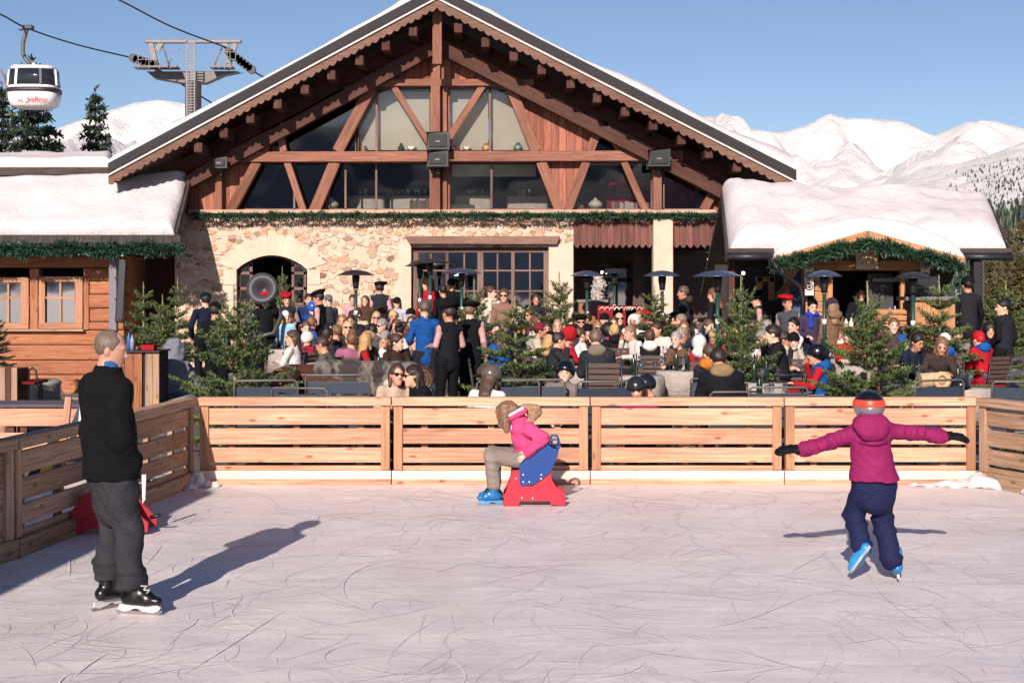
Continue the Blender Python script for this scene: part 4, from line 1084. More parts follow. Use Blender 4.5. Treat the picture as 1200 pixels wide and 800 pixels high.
for px, py, lab in ((1042, 372, 'open wooden crate of bottles in front of the hut counter'),):
    c = at(px, 372, 23.4); t = thing('crate', lab, 'crate', (c.x, c.y, c.z-.12))
    mb = MB()
    for z in (-.1, 0, .1): mb.box((c.x-.25, c.y-.15, c.z+z-.04), (c.x+.25, c.y-.13, c.z+z+.04)); mb.box((c.x-.25, c.y+.13, c.z+z-.04), (c.x+.25, c.y+.15, c.z+z+.04))
    mb.build('crate_sides', HW, t); MB().box((c.x-.25, c.y-.13, c.z-.14), (c.x+.25, c.y+.13, c.z-.12)).build('base', HW, t)
    MB().box((c.x-.22, c.y-.1, zg(6, 23.4)), (c.x+.22, c.y+.1, c.z-.14)).build('stand', BEAM_D, t)

# ------------------------------------------------------------------ conifers
def fir_mesh(H, Rr, whorls, per, seed, leader=.2, nlen=.035, nwid=.009, dens=190, droop=.0, twig=.09, up=.5, shape=.85, bare=.06):
    rg = np.random.default_rng(seed); P0 = []; D = []; Ls = []; wood_mb = MB()
    tz = np.linspace(0, H, 9); wood_mb.tube([(.012*math.sin(z*3+seed), .012*math.cos(z*2.3), z) for z in tz], [max(.006, H*.014*(1-z/H)**.8+.006) for z in tz], 7)
    top = H*(1-leader)
    for wv in range(whorls):
        f = wv/(whorls-1); z = H*bare+(top-H*bare)*f
        n = max(4, int(per*(1-.35*f)+rg.integers(-1, 2))); a0 = rg.uniform(0, 6)
        for k in range(n):
            a = a0+2*math.pi*k/n+rg.normal()*.15; l = Rr*(1-(z/H))**shape*rg.uniform(.7, 1.12)+.05*H*f*.6
            el = -droop+up*f+rg.normal()*.08
            zz = z+rg.normal()*.025*H/whorls*2
            d = np.array([math.cos(a)*math.cos(el), math.sin(a)*math.cos(el), math.sin(el)])
            p = np.array([0, 0, zz]); ns = 4; pts = [p]
            for s_ in range(ns):
                dd = d+np.array([0, 0, (.12*(s_/ns)) if droop <= .15 else .1*(s_/ns)]); dd /= np.linalg.norm(dd)
                P0.append(pts[-1]); D.append(dd); Ls.append(l/ns); pts.append(pts[-1]+dd*l/ns)
            wood_mb.tube([tuple(q) for q in pts], [max(.003, l*.012*(1-i/ns)+.002) for i in range(ns+1)], 4, caps=False)
            side = np.cross(d, [0, 0, 1]); side /= np.linalg.norm(side)
            s_ = .18*l
            while s_ < l*.97:
                i = min(int(s_/l*ns), ns-1); q = pts[i]+(pts[i+1]-pts[i])*(s_/l*ns-i)
                for sg in (-1, 1):
                    tl = min((l-s_)*.62+.03, l*.42)*rg.uniform(.7, 1.2)
                    td = d*.72+side*sg*.75+np.array([0, 0, rg.normal()*.12-.04-droop*.25]); td /= np.linalg.norm(td)
                    P0.append(q); D.append(td); Ls.append(tl)
                    if tl > .22*l and tl > twig*1.5:
                        q2 = q+td*tl*.45
                        for s3 in (-1, 1):
                            t3 = td*.7+np.cross(td, [0, 0, 1])*s3*.7; t3 /= np.linalg.norm(t3); P0.append(q2); D.append(t3); Ls.append(tl*.4)
                s_ += twig*rg.uniform(.8, 1.25)
    # leader
    P0.append(np.array([0, 0, top])); D.append(np.array([0, 0, 1.])); Ls.append(H*leader)
    P0 = np.array(P0); D = np.array(D); Ls = np.array(Ls); cnt = np.maximum(3, (Ls*dens).astype(int))
    cnt[-1] = int(H*leader*dens*.6)
    idx = np.repeat(np.arange(len(Ls)), cnt); n = len(idx); t = rg.random(n)
    P = P0[idx]+D[idx]*(Ls[idx]*t)[:, None]
    rv = rg.normal(size=(n, 3)); rv -= D[idx]*(rv*D[idx]).sum(1)[:, None]; rv /= np.linalg.norm(rv, axis=1)[:, None]
    nd_ = D[idx]*.55+rv*.85; nd_[:, 2] += .12; nd_ /= np.linalg.norm(nd_, axis=1)[:, None]
    sd = np.cross(nd_, rg.normal(size=(n, 3))); sd /= np.linalg.norm(sd, axis=1)[:, None]
    L = nlen*rg.uniform(.7, 1.15, n)[:, None]; W = nwid*.5
    V = np.stack([P-sd*W, P+sd*W, P+nd_*L+sd*W*.5, P+nd_*L-sd*W*.5], 1).reshape(-1, 3)
    Q = np.arange(n*4).reshape(n, 4)
    return np_mesh('crown', V, Q), wood_mb.mesh('trunk')
def tree_from(meshes, name, label, loc, rz, sc, mats, cat='tree', group=None):
    t = thing(name, label, cat, loc, group); t.rotation_euler = (0, 0, rz); t.scale = (sc[0], sc[0], sc[1])
    for nm, me, mt in (('crown', meshes[0], mats[0]), ('trunk', meshes[1], mats[1])):
        o = bpy.data.objects.new(nm, me); COL.objects.link(o); o.parent = t
        if not me.materials: me.materials.append(mt)
        o.material_slots[0].link = 'OBJECT'; o.material_slots[0].material = mt
    return t
FIRS = [fir_mesh(2.0, .95, 8, 8, 11, .24, up=.95, shape=.85, dens=320, twig=.09, bare=.1, nlen=.032, nwid=.0075), fir_mesh(2.0, .85, 8, 8, 12, .2, up=.9, shape=.85, dens=320, twig=.09, bare=.1, nlen=.032, nwid=.0075), fir_mesh(2.0, .8, 9, 8, 13, .16, up=.7, droop=.05, shape=.8, dens=310, twig=.085, bare=.08, nlen=.032, nwid=.0075)]
for i, (px, py, hw, Y, v, lab) in enumerate((
    (275, 335, 74, 17.4, 0, 'full fir tree behind the fence nearest the left corner'),
    (208, 325, 30, 28.5, 2, 'fir tree against the stone wall in the cabin shadow'),
    (190, 345, 34, 26.5, 1, 'dark fir tree in the shade beside the log cabin'),
    (168, 330, 34, 27.8, 2, 'tall dark fir in the shaded gap right of the cabin'),
    (331, 312, 22, 29.6, 1, 'small fir tree standing in the arched doorway'),
    (556, 327, 40, 23.5, 0, 'fir tree with a tall leader in front of the wide window'),
    (603, 347, 56, 19.4, 2, 'dense fir tree behind the grey slatted bench, centre left'),
    (655, 318, 40, 26.5, 1, 'fir tree at the right edge of the wide window'),
    (767, 335, 40, 25.2, 2, 'fir tree in front of the pale porch pillar'),
    (869, 322, 50, 19.6, 0, 'fir tree with spreading top shoots between patio heater and waiter'),
    (1017, 330, 68, 17.6, 0, 'large fir tree behind the skater in magenta, before the bar hut'),
    (1100, 322, 50, 21.8, 2, 'fir tree in front of the grill counter'),
    (1178, 325, 44, 24.5, 1, 'fir tree right of the hut, near the standing waiter'),
    (1208, 428, 34, 16.6, 2, 'small fir tree by the right fence at the photo edge'))):
    x = xat(px, Y); g = zg(x, Y); H = zat(py, Y)-g; r_ = hw/F*Y
    tree_from(FIRS[v], 'fir_tree', lab, (x, Y, g), i*1.3, (r_/(.95, .85, .8)[v]*1.42, H/2.0), (NEEDLE, BARK), 'fir tree', 'small fir trees set out on the terrace')
SPR = [fir_mesh(12, 2.7, 24, 9, 31, .04, .3, .11, 26, .22, .5, .35, .95, .04), fir_mesh(12, 2.2, 26, 8, 32, .05, .28, .11, 26, .28, .45, .3, .95, .04), fir_mesh(12, 3.4, 22, 9, 33, .04, .32, .12, 24, .15, .5, .3, .9, .04)]
for i, (px, py, hw, Y, v, lab) in enumerate((
    (112, 104, 24, 62, 1, 'slim tall spruce beyond the cabin roof, alone against the snowy peak'),
    (38, 70, 42, 58, 2, 'broad dark spruce right behind the gondola cabin'),
    (2, 100, 30, 60, 0, 'dark spruce at the left edge under the gondola'),
    (66, 160, 18, 66, 1, 'lower spruce between the broad and the slim one'),
    (-30, 120, 34, 64, 2, 'spruce just outside the left edge'),
    (127, 150, 9, 75, 1, 'thin spruce close beside the slim tall one'))):
    x = xat(px, Y); H = zat(py, Y)+.2
    tree_from(SPR[v], 'spruce_tree', lab, (x, Y, -.15), i*1.9, (hw/F*Y/(2.7, 2.2, 3.4)[v]*1.9, H/12), (NEEDLE_D, BARK_D), 'spruce', 'spruces behind the left roofs')
for i, (px, py, hw, Y, v) in enumerate(((1160, 285, 20, 44, 1), (1180, 270, 24, 47, 0), (1198, 262, 26, 42, 2), (1150, 320, 18, 38, 0), (1172, 308, 22, 36, 2), (1195, 300, 24, 35, 1), (1215, 285, 30, 40, 0), (1240, 270, 30, 45, 2))):
    x = xat(px, Y); H = zat(py, Y)+.3
    lab = ['brown green conifer nearest the right end of the hut roof', 'tall brown conifer behind the right end of the hut', 'tallest brown green conifer at the right edge', 'low brown conifer just right of the hut corner post', 'brown conifer in the middle of the right wood', 'bushy brown conifer at the right edge above the firs', 'conifer at the very right edge', 'conifer beyond the right edge'][i]
    tree_from(SPR[v], 'brown_conifer', lab, (x, Y, -.2), i*1.1, (hw/F*Y/(2.7, 2.2, 3.4)[v]*1.5, H/12), (NEEDLE_B, BARK_D), 'conifer', 'brown green conifers right of the hut')
# ------------------------------------------------------------------ rink fences
PINE_P = wood('brown_pine_posts', ('#8f644c', '#b38768', '#c59b7e'), .8)
PINE_W = wood('wet_pine', ('#8a5738', '#b57c52', '#c48d63'), .7)
def fence_panel(P0, P1, label, inward, mat=PINE, jit=0):
    """P0,P1 base ends of the rink face; inward = unit vector towards the ice"""
    P0, P1 = Vector(P0), Vector(P1); d = (P1-P0).normalized(); L = (P1-P0).length; n = Vector(inward).normalized()
    t = thing('fence_panel', label, 'fence', P0.lerp(P1, .5), 'pine fence panels round the ice rink')
    up = Vector((0, 0, 1))
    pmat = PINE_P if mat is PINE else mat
    def bd(s0, s1, z0, z1, back, th, nm, mt=mat, bev=.006):
        c = P0+d*((s0+s1)/2)+up*((z0+z1)/2)-n*(back+th/2)
        ax = (d, n, up) if d.cross(n).dot(up) > 0 else (d, -n, up)
        if (s1-s0) >= (z1-z0): MB().frame(c, ax, (s1-s0, th, z1-z0)).build(nm, mt, t, bevel=bev)
        else: MB().frame(c, (up, ax[0], ax[1]), (z1-z0, s1-s0, th)).build(nm, mt, t, bevel=bev)
    e = .022
    bd(e-.015, L-e+.015, .855, .945, -.03, .15, 'top_rail')
    for z0, z1 in ((.645, .825), (.435, .605), (.235, .395), (.12, .2)): bd(e+.09, L-e-.09, z0+random.uniform(-.004, .004), z1, .03, .035, 'board')
    for a in (e, L-e-.095): bd(a, a+.095, .152, .852, 0, .09, 'post', pmat)
    bd(.005, L-.005, .0, .15, -.035, .12, 'base_beam')
    if mat is PINE: bd(.006, L-.006, .055+.01*random.random(), .1525, -.039, .008, 'frosted_edge', plain('frosted_wood', '#ddc9bb', .8, 0, .12, 7), .002)
    for s_ in (.35, L*.5, L-.35): 
        c = P0+d*s_-n*.14
        MB().frame(c+up*.4, (up, d, n) if up.cross(d).dot(n) > 0 else (up, d, -n), (.8, .07, .05)).build('rear_stay', mat, t)
    return t
YF = 15.22; px_b = [231.5, 459, 691.5, 918.5, 1146]
labs = ['sunlit pine fence panel at the left, starting from the corner post', 'sunlit pine fence panel directly behind the child on the rocking seat', 'sunlit pine fence panel between the rocking seat and the skater in magenta', 'sunlit pine fence panel behind the skater in magenta']
for i in range(4): fence_panel((xat(px_b[i], YF), YF, 0), (xat(px_b[i+1], YF), YF, 0), labs[i], (0, -1, 0))
C0 = Vector((xat(229, YF), YF-.04, 0)); q = [C0]
for dx, dy in ((-.22, -2.09), (-.24, -2.08), (-.52, -2.03), (-.6, -2.0)): q.append(q[-1]+Vector((dx, dy, 0)))
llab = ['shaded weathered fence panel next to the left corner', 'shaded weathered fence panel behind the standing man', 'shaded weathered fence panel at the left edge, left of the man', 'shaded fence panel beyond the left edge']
for i in range(4): d = (q[i+1]-q[i]).normalized(); fence_panel(q[i], q[i+1], llab[i], (-d.y, d.x, 0), PINE_G)  # side runs get a greyer, darker pine than the back run
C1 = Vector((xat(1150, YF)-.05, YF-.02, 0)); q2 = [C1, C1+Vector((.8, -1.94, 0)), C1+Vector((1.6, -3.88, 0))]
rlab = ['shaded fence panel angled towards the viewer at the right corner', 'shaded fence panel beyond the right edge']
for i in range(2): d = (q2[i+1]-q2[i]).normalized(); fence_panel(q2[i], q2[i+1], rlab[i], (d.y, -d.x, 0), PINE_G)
# frost and snow swept against the fence foot
def snow_pile(c, parts, label, seed):
    ops = [('+', ell((c[0]+x, c[1]+y, z), r), .05) for x, y, z, r in parts]+[('&', half((0, 0, .0), (0, 0, -1)))]
    me = sdf_mesh('snow_pile', ops, .016, .03, 26, seed); o = link_mesh('snow_pile', me, SNOW); tag(o, label, 'snow', 'snow swept into the rink corners'); return o
snow_pile((5.0, 15.0, 0), [(0, 0, 0, (.13, .12, .17)), (-.2, .04, -.02, (.2, .09, .11)), (-.45, .05, -.02, (.22, .07, .06)), (.1, -.08, 0, (.14, .12, .1)), (-.7, .06, -.01, (.2, .05, .03))], 'heap of swept snow in the right corner of the rink', 1)
snow_pile((5.5, 14.1, 0), [(0, 0, 0, (.2, .25, .14)), (.12, -.3, 0, (.18, .3, .12)), (-.1, .3, -.02, (.16, .2, .1)), (.2, -.7, 0, (.16, .3, .09))], 'low heap of snow along the right angled fence', 2)
snow_pile((-3.38, 15.02, 0), [(0, 0, 0, (.09, .1, .16)), (.14, .02, -.02, (.12, .07, .08)), (-.02, -.2, -.02, (.07, .15, .07))], 'small lump of snow at the foot of the left corner post', 3)
m_ = snow_pile((-3.42, 15.16, .93), [(0, 0, 0, (.1, .09, .05)), (.06, .02, .02, (.07, .06, .05)), (-.07, -.05, .01, (.06, .06, .03))], 'little snow cap on the left corner of the fence', 4)

# low deck barrier, stake and skis behind the left fence
dk = thing('deck_barrier', 'low sunlit plank barrier behind the left rink fence', 'barrier', (-6.2, 16.6, 0))
for z0, z1 in ((.5, .72), (.2, .42)): MB().box((-9.5, 16.6, z0), (-4.9, 16.64, z1)).build('plank', PINE, dk, bevel=.005)
for x in (-8.6, -7.3, -6.0, -5.85, -5.05): MB().box((x, 16.64, 0), (x+.08, 16.72, .7)).build('post', BEAM_D, dk)
MB().box((-9.5, 16.55, .73), (-4.9, 17.2, .76)).build('deck_top', wood('grey_deck', ('#4c4650', '#5f5862', '#6f6872'), .3), dk)
st = thing('wooden_stake', 'pale wooden stake leaning behind the left fence', 'stake', (xat(72, 13.6), 13.6, 0))
MB().beam((xat(68, 13.6), 13.6, 0), (xat(80.5, 13.6), 13.6, zat(465, 13.6)), .07, .05, taper=.9).build('stake', PINE, st, bevel=.008)
for i, (a, c, col, lab) in enumerate((((52, 585), (100, 470), '#e8e4e0', 'white ski leaning behind the left fence'), ((40, 570), (106, 480), '#d8b428', 'yellow ski leaning low behind the left fence'), ((20, 590), (70, 505), '#26262c', 'black ski leaning behind the left fence'))):
    A = at(*a, 13.75+.12*i); B = at(*c, 13.75+.12*i); A.z = max(A.z, .01)
    t = thing('ski', lab, 'ski', A, 'skis leaning behind the left fence')
    MB().beam(A, B, .085, .02).build('blade', plain('ski_'+col[1:], col, .35), t, bevel=.006); m_ = A.lerp(B, .5)
    MB().beam(m_-(B-A)*.06+Vector((0, -.03, 0)), m_+(B-A)*.06+Vector((0, -.03, 0)), .05, .05).build('binding', BLACK, t)
# made-up cabin out of view on the left, added to shade the rink edge
shade_cab = thing('skate_hire_cabin', 'low timber skate hire cabin beside the left fence, outside the picture', 'cabin', (-6.4, 4.8, 0))
W0, W1 = Vector((-5.28, 3.2, 0)), Vector((-4.86, 8.05, 0)); dl = (W1-W0).normalized(); nl = Vector((dl.y, -dl.x, 0))
W0 = W1-dl*7.2
for k in range(14): MB().frame((W0+W1)/2-nl*.06+Vector((0, 0, .1+.2*k)), (dl, nl, Vector((0, 0, -1))), (7.2, .12, .192)).build('wall_log', LOG, shade_cab)
for P_ in (W0, W1): MB().frame(P_-nl*1.55+Vector((0, 0, 1.4)), (nl, Vector((0, 0, 1)), nl.cross(Vector((0, 0, 1)))), (2.9, 2.8, .12)).build('end_wall', LOG, shade_cab)
MB().frame((W0+W1)/2-nl*3.0+Vector((0, 0, 1.4)), (dl, nl, Vector((0, 0, -1))), (7.2, .12, 2.8)).build('rear_wall', LOG, shade_cab)
MB().frame((W0+W1)/2-nl*1.4+Vector((0, 0, 2.92)), (dl, nl, Vector((0, 0, -1))), (7.7, 3.5, .16)).build('roof', SHINGLE, shade_cab)
a0, a1 = W0-dl*.25+nl*.28+Vector((0, 0, 3.0)), W1+dl*.25+nl*.28+Vector((0, 0, 3.0))
blanket('roof_snow', a0, a1, a0-nl*3.4, a1-nl*3.4, .34, shade_cab, 12, 60, 30, .25, 0, .04)
MB().frame((W0+W1)/2+nl*.005+Vector((0, 0, 1.05))+dl*1.4, (Vector((0, 0, 1)), dl, nl), (2.0, .9, .05)).build('door', BEAM, shade_cab)
# planter with shrub, chair, bin by the cabin
pl = thing('barrel_planter', 'dark wooden planter box holding a small evergreen at the left edge', 'planter', (xat(6, 20.5), 20.5, .02))
for i in range(7): MB().beam((xat(-22+i*7, 20.5), 20.4, .02), (xat(-22+i*7, 20.5), 20.4, zat(430, 20.5)), .082, .05, (0, 1, 0)).build('stave', BEAM_D if i % 2 else PINE_G, pl)
MB().box((xat(-24, 20.5), 20.44, .02), (xat(20, 20.5), 21, zat(432, 20.5))).build('box', BEAM_D, pl)
tree_from(FIRS[1], 'evergreen_shrub', 'small evergreen growing in the planter at the left edge', (xat(-4, 20.8), 20.8, zat(434, 20.8)), 2, (.45, .42), (NEEDLE_D, BARK), 'shrub')
sc_ = thing('metal_chair', 'black metal chair with a red seat pad in front of the log cabin', 'chair', (xat(38, 21), 21, .02))
def Pc(px, py, Y=21): return at(px, py, Y)
MB().tube([Pc(25, 478), Pc(27, 445), Pc(26, 434), Pc(30, 432), Pc(33, 436), Pc(34, 446)], .015, 6).tube([Pc(34, 478, 20.6), Pc(34, 446, 20.6), Pc(34, 434, 20.6), Pc(38, 430.5, 20.6), Pc(42, 434, 20.6), Pc(44, 448, 20.6), Pc(45.5, 482, 20.6)], .015, 6).tube([Pc(50, 478), Pc(49, 448), Pc(22, 447)], .013, 6).build('frame', BLACK, sc_)
MB().box((xat(21, 20.8), 20.5, zat(449, 20.8)), (xat(49, 20.8), 21.1, zat(445.5, 20.8))).build('seat_pad', cloth('#7c2028'), sc_, bevel=.01)
for px in (27, 47): MB().tube([at(px, 448, 21.1), at(px-1, 482, 21.15)], .013, 6).build('leg', BLACK, sc_)
bn = thing('waste_bin', 'round grey waste bin with a dark band against the log wall', 'bin', (xat(52, 22), 22, .02))
MB().lathe([(.2, 0), (.23, .35), (.235, .36)], (xat(52, 22), 22, .02), 20).build('lower_body', DGREY, bn); MB().lathe([(.236, .36), (.25, .62), (.26, .63), (.26, .66), (.2, .7), (0, .71)], (xat(52, 22), 22, .02), 20).build('upper_body', plain('grey_plastic', '#8d8a88', .6), bn)
lg = 0
for i in range(9):
    px, py = 20+11*(i % 4)+random.uniform(-2, 2)+60*(i > 7), 470-8*(i//4)
    c = at(px, py, 26); o = MB().tube([c, c+Vector((0, .5, 0))], .11+.02*random.random(), 12).build('firewood_log', LOG); tag(o, ['split log at the %s of the firewood stack under the cabin' % s for s in ('bottom left', 'bottom centre left', 'bottom centre right', 'bottom right', 'middle left', 'middle centre left', 'middle centre right', 'middle right', 'top')][i], 'log', 'firewood logs stacked against the cabin')
bc = thing('bar_cabinet', 'wooden serving cabinet with a dark top beside the log cabin', 'cabinet', (xat(168, 23.5), 23.5, .02))
for i, (a, c) in enumerate(((148, 158), (158.4, 168), (172, 180), (180.4, 188))): MB().box((xat(a, 23.5), 23.4, .02), (xat(c, 23.5), 23.44, zat(413, 23.5))).build('front_board', PINE_G if i > 1 else LOG, bc)
MB().box((xat(149, 23.5), 23.45, .02), (xat(187, 23.5), 24.1, zat(413, 23.5))).build('cabinet_body', DARKIN, bc)
MB().box((xat(147, 23.5), 23.35, zat(412.5, 23.5)), (xat(189, 23.5), 24.15, zat(410.5, 23.5))).build('cabinet_top', BLACK, bc)
z = zat(410.5, 23.5)+.002
o = MB().box((xat(168, 23.6), 23.5, z), (xat(182, 23.6), 23.75, z+.09)).build('red_box', cloth('#c0202c'), bevel=.01); tag(o, 'red box lying on top of the serving cabinet', 'box')
for i, (px, h_, col) in enumerate(((151, .3, '#3f62a8'), (155, .26, '#8a96b0'), (161, .07, '#7a3038'))):
    o = MB().lathe([(.035, 0), (.035, h_*.65), (.014, h_*.85), (.014, h_), (0, h_)], (xat(px, 23.6), 23.6, z), 10).build('bottle', plain('cb_'+col[1:], col, .2)); tag(o, ['blue bottle at the left of the serving cabinet', 'pale bottle next to the blue one on the cabinet', 'low dark red jar on the serving cabinet'][i], 'bottle', 'bottles on the serving cabinet')
cv = link_mesh('draped_cover', sdf_mesh('draped_cover', [('+', ell((xat(203, 24.8), 24.8, .55), (.26, .3, .75)), 0), ('+', ell((xat(215, 24.8), 24.9, .35), (.3, .3, .4)), .2), ('&', half((0, 0, .05), (0, 0, -1)))], .03, .05, 8, 3), cloth('#8b8f9c')); tag(cv, 'grey blue tarpaulin draped over stored things in the cabin shade', 'cover')

# ------------------------------------------------------------------ gondola, cables, tower
YG = 55.0; GW = plain('gondola_white', '#e9e0dc', .3, 0, .03, 2, 0)
gd = thing('gondola_cabin', 'white gondola cabin with dark windows and red lettering hanging from its cable', 'gondola', at(40, 128, YG))
def shell(profile, mat, nm, seg=40, par=gd, cx=40.5, sx=1.0, sy=.78, p=3.2):
    """superellipse cross sections: profile = [(half width px, py)]"""
    mb = MB(); n = seg
    for hw, py in profile:
        for k in range(n):
            a = 2*math.pi*k/n; ca, sa = math.cos(a), math.sin(a)
            s = (abs(ca)**p+abs(sa)**p)**(-1/p); x = hw/F*YG*ca*s*sx; y = hw/F*YG*sa*s*sy
            mb.v.append(Vector((xat(cx, YG)+x, YG+y, zat(py, YG))))
    for i in range(len(profile)-1):
        for k in range(n): mb.face([i*n+k, i*n+(k+1) % n, (i+1)*n+(k+1) % n, (i+1)*n+k][::-1], None, 0, True)
    mb.face([k for k in range(n)], None, 0); mb.face([(len(profile)-1)*n+k for k in range(n)][::-1], None, 0)
    return mb.build(nm, mat, par)
shell([(24, 79), (25.5, 80.5), (26, 83)], GW, 'roof_cap'); shell([(27.2, 101.5), (29.3, 105)], GW, 'window_sill')
shell([(26.6, 83.1), (28.2, 101.4)], plain('gondola_window', '#242a34', .08, 0, .1, 1, 0), 'window_band')
for k in range(6):
    a = [R(-118), R(-62), R(-160), R(-20), R(60), R(120)][k]; p = 3.2
    pts = []
    for hw, py in ((26.9, 83), (28.5, 101.6)):
        ca, sa = math.cos(a), math.sin(a); s = (abs(ca)**p+abs(sa)**p)**(-1/p); pts.append(Vector((xat(40.5, YG)+hw/F*YG*ca*s, YG+hw/F*YG*sa*s*.78, zat(py, YG))))
    MB().beam(pts[0], pts[1], .09, .06).build('window_pillar', GW if k != 1 else BLACK, gd)
shell([(29.5, 105.1), (29.9, 107.5), (29.6, 109.8)], DGREY, 'bumper_band')
shell([(29, 109.9), (28, 118), (25.5, 124.5), (19, 127.2)], GW, 'lower_shell')
for px, py in ((20, 78), (31, 77.5), (50, 78), (58, 79)): MB().box((xat(px-2, YG), YG-.2, zat(79.5, YG)), (xat(px+2, YG), YG+.2, zat(py-1, YG))).build('roof_fitting', BLACK if px > 30 else GW, gd)
o = MB().ball((xat(21, YG), YG-.45, zat(96, YG)), (.12, .1, .2)).build('red_bag', cloth('#c02c34')); tag(o, 'red jacket seen in the gondola window', 'jacket')
# hanger arm and grip
MB().tube([at(37.5, 79, YG), at(33.5, 73, YG), at(29.5, 69, YG), at(27, 63, YG), at(26.8, 52, YG), at(29.5, 42, YG), at(31.5, 34, YG)], .085, 8).build('hanger_arm', STEEL, gd)
MB().box((xat(27, YG), YG-.15, zat(35, YG)), (xat(39, YG), YG+.15, zat(30, YG))).box((xat(22, YG), YG-.05, zat(36, YG)), (xat(28, YG), YG+.05, zat(34, YG))).build('cable_grip', DGREY, gd, bevel=.03)
MB().prism([at(33, 80, YG), at(44, 80, YG), at(40, 74, YG), at(36, 74, YG)], (0, .2, 0)).build('hanger_mount', GW, gd)
MB().box((xat(10, YG), YG-.3, zat(118, YG)), (xat(12, YG), YG+.3, zat(104, YG))).build('ski_rack', DGREY, gd)
for i, (a, c, col) in enumerate((((10, 108), (1, 81), '#7a3048'), ((12, 108), (5, 87), '#30323c'), ((12, 104), (10.5, 85), '#d8d040'))):
    o = MB().beam(at(*a, YG-.1*i), at(*c, YG-.1*i), .07, .03).build('ski', plain('gski_'+col[1:], col, .4)); tag(o, ['dark red ski in the rack on the gondola', 'dark ski in the rack on the gondola', 'yellow ski in the rack on the gondola'][i], 'ski', 'skis in the gondola rack')
def text(s, loc, size, mat, parent, nm='lettering', rot=(R(90), 0, 0), ext=.003, shear=0):
    cu = bpy.data.curves.new(nm, 'FONT'); cu.body = s; cu.size = size; cu.extrude = ext; cu.shear = shear; cu.align_x = 'CENTER'
    ob_ = bpy.data.objects.new(nm, cu); dg = bpy.context.evaluated_depsgraph_get()
    COL.objects.link(ob_); dg.update(); me = bpy.data.meshes.new_from_object(ob_.evaluated_get(dg)); bpy.data.objects.remove(ob_)
    M = Matrix.Translation(Vector(loc)-ORG.get(parent.name, Vector()))@Matrix.Rotation(rot[2], 4, 'Z')@Matrix.Rotation(rot[0], 4, 'X'); me.transform(M)
    return link_mesh(nm, me, mat, parent)
yf = YG-28.5/F*YG*.78-.012
text('vallées', (xat(43.5, yf), yf, zat(119, yf)), .3, plain('red_print', '#c03038', .5, bmp=0), gd, shear=.2)
text('les', (xat(23.5, yf), yf+.02, zat(119, yf)), .2, plain('grey_print', '#77707a', .5, bmp=0), gd)
text('3', (xat(30.5, yf), yf, zat(119.5, yf)), .42, plain('pale_print', '#b09aa0', .5, bmp=0), gd, shear=.2)
# cables
CBL = plain('steel_cable', '#1d1d22', .5, .3)
def cable(pts, label, r_=.034):
    from mathutils.geometry import interpolate_bezier
    q = []
    for i in range(len(pts)-1):
        a, b_ = pts[i], pts[i+1]; ta = (pts[i+1]-pts[max(i-1, 0)])/(6 if i else 3); tb = (pts[min(i+2, len(pts)-1)]-pts[i])/(6 if i+2 < len(pts) else 3)
        q += interpolate_bezier(a, a+ta, b_-tb, b_, 10)[:-1]
    mb = MB().tube(q+[pts[-1]], r_, 6); o = mb.build('cable', CBL); tag(o, label, 'cable', 'gondola lift cables'); return o
cable([at(-60, -6, 51), at(0, 17, 53), at(31, 33, YG-.0), at(90, 52.5, 57.5), at(157, 68.5, 60)], 'lower haul cable carrying the gondola to the tower')
cable([at(60, -35, 51), at(137, -1, 55), at(200, 31, 58), at(268, 57, 60)], 'upper haul cable running down to the right side of the tower')
cable([at(297, 84, 60), at(380, 130, 66), at(500, 190, 76)], 'haul cable running on behind the roof')
cable([at(183, 80, 60.5), at(250, 122, 62), at(330, 170, 66)], 'far haul cable below the tower platform')
YT = 60.0
tw = thing('lift_tower', 'grey cable car tower with platforms, ladder and roller batteries', 'tower', (xat(226, YT), YT, 0))
MB().lathe([(.42, 0), (.34, zat(96, YT))], (xat(226.5, YT), YT, 0), 20).build('mast', STEEL, tw)
MB().box((xat(170, YT), YT-.12, zat(51, YT)), (xat(283, YT), YT+.12, zat(47, YT))).build('top_beam', LSTEEL, tw, bevel=.03)
MB().prism([at(172, 84, YT), at(280, 84, YT), at(262, 88, YT), at(240, 97, YT), at(213, 97, YT), at(180, 91, YT)], (0, .5, 0)).build('cross_arm', STEEL, tw, bevel=.02)
for a, c in (((177, 51), (185, 84)), ((276, 51), (266, 82)), ((190, 50), (184, 60)), ((263, 50), (268, 62))): MB().beam(at(*a, YT), at(*c, YT), .2, .16).build('frame_leg', LSTEEL, tw)
for a, c in (((190, 52), (200, 82)), ((262, 52), (250, 80))): MB().beam(at(*a, YT), at(*c, YT), .05, .05).build('stay_rod', DGREY, tw)
for a, c in ((162, 212), (250, 276)):
    pf = MB().box((xat(a, YT), YT-.8, zat(82.5, YT)), (xat(c, YT), YT-.1, zat(80.5, YT))).build('platform', STEEL, tw)
    mb = MB()
    for k in range(5): x = a+(c-a)*k/4; mb.beam(at(x, 81, YT-.8), at(x, 58 if a < 200 else 61, YT-.8), .022, .022)
    for y in (58 if a < 200 else 61, 70): mb.beam(at(a, y, YT-.8), at(c, y, YT-.8), .022, .022)
    mb.build('railing', LSTEEL, pf)
mb = MB()
for x in (219, 228): mb.beam(at(x, 136, YT-.9), at(x, 47, YT-.9), .05, .05)
for k in range(26): y = 133-k*3.3; mb.beam(at(219, y, YT-.9), at(228, y, YT-.9), .035, .035)
mb.build('ladder', LSTEEL, tw)
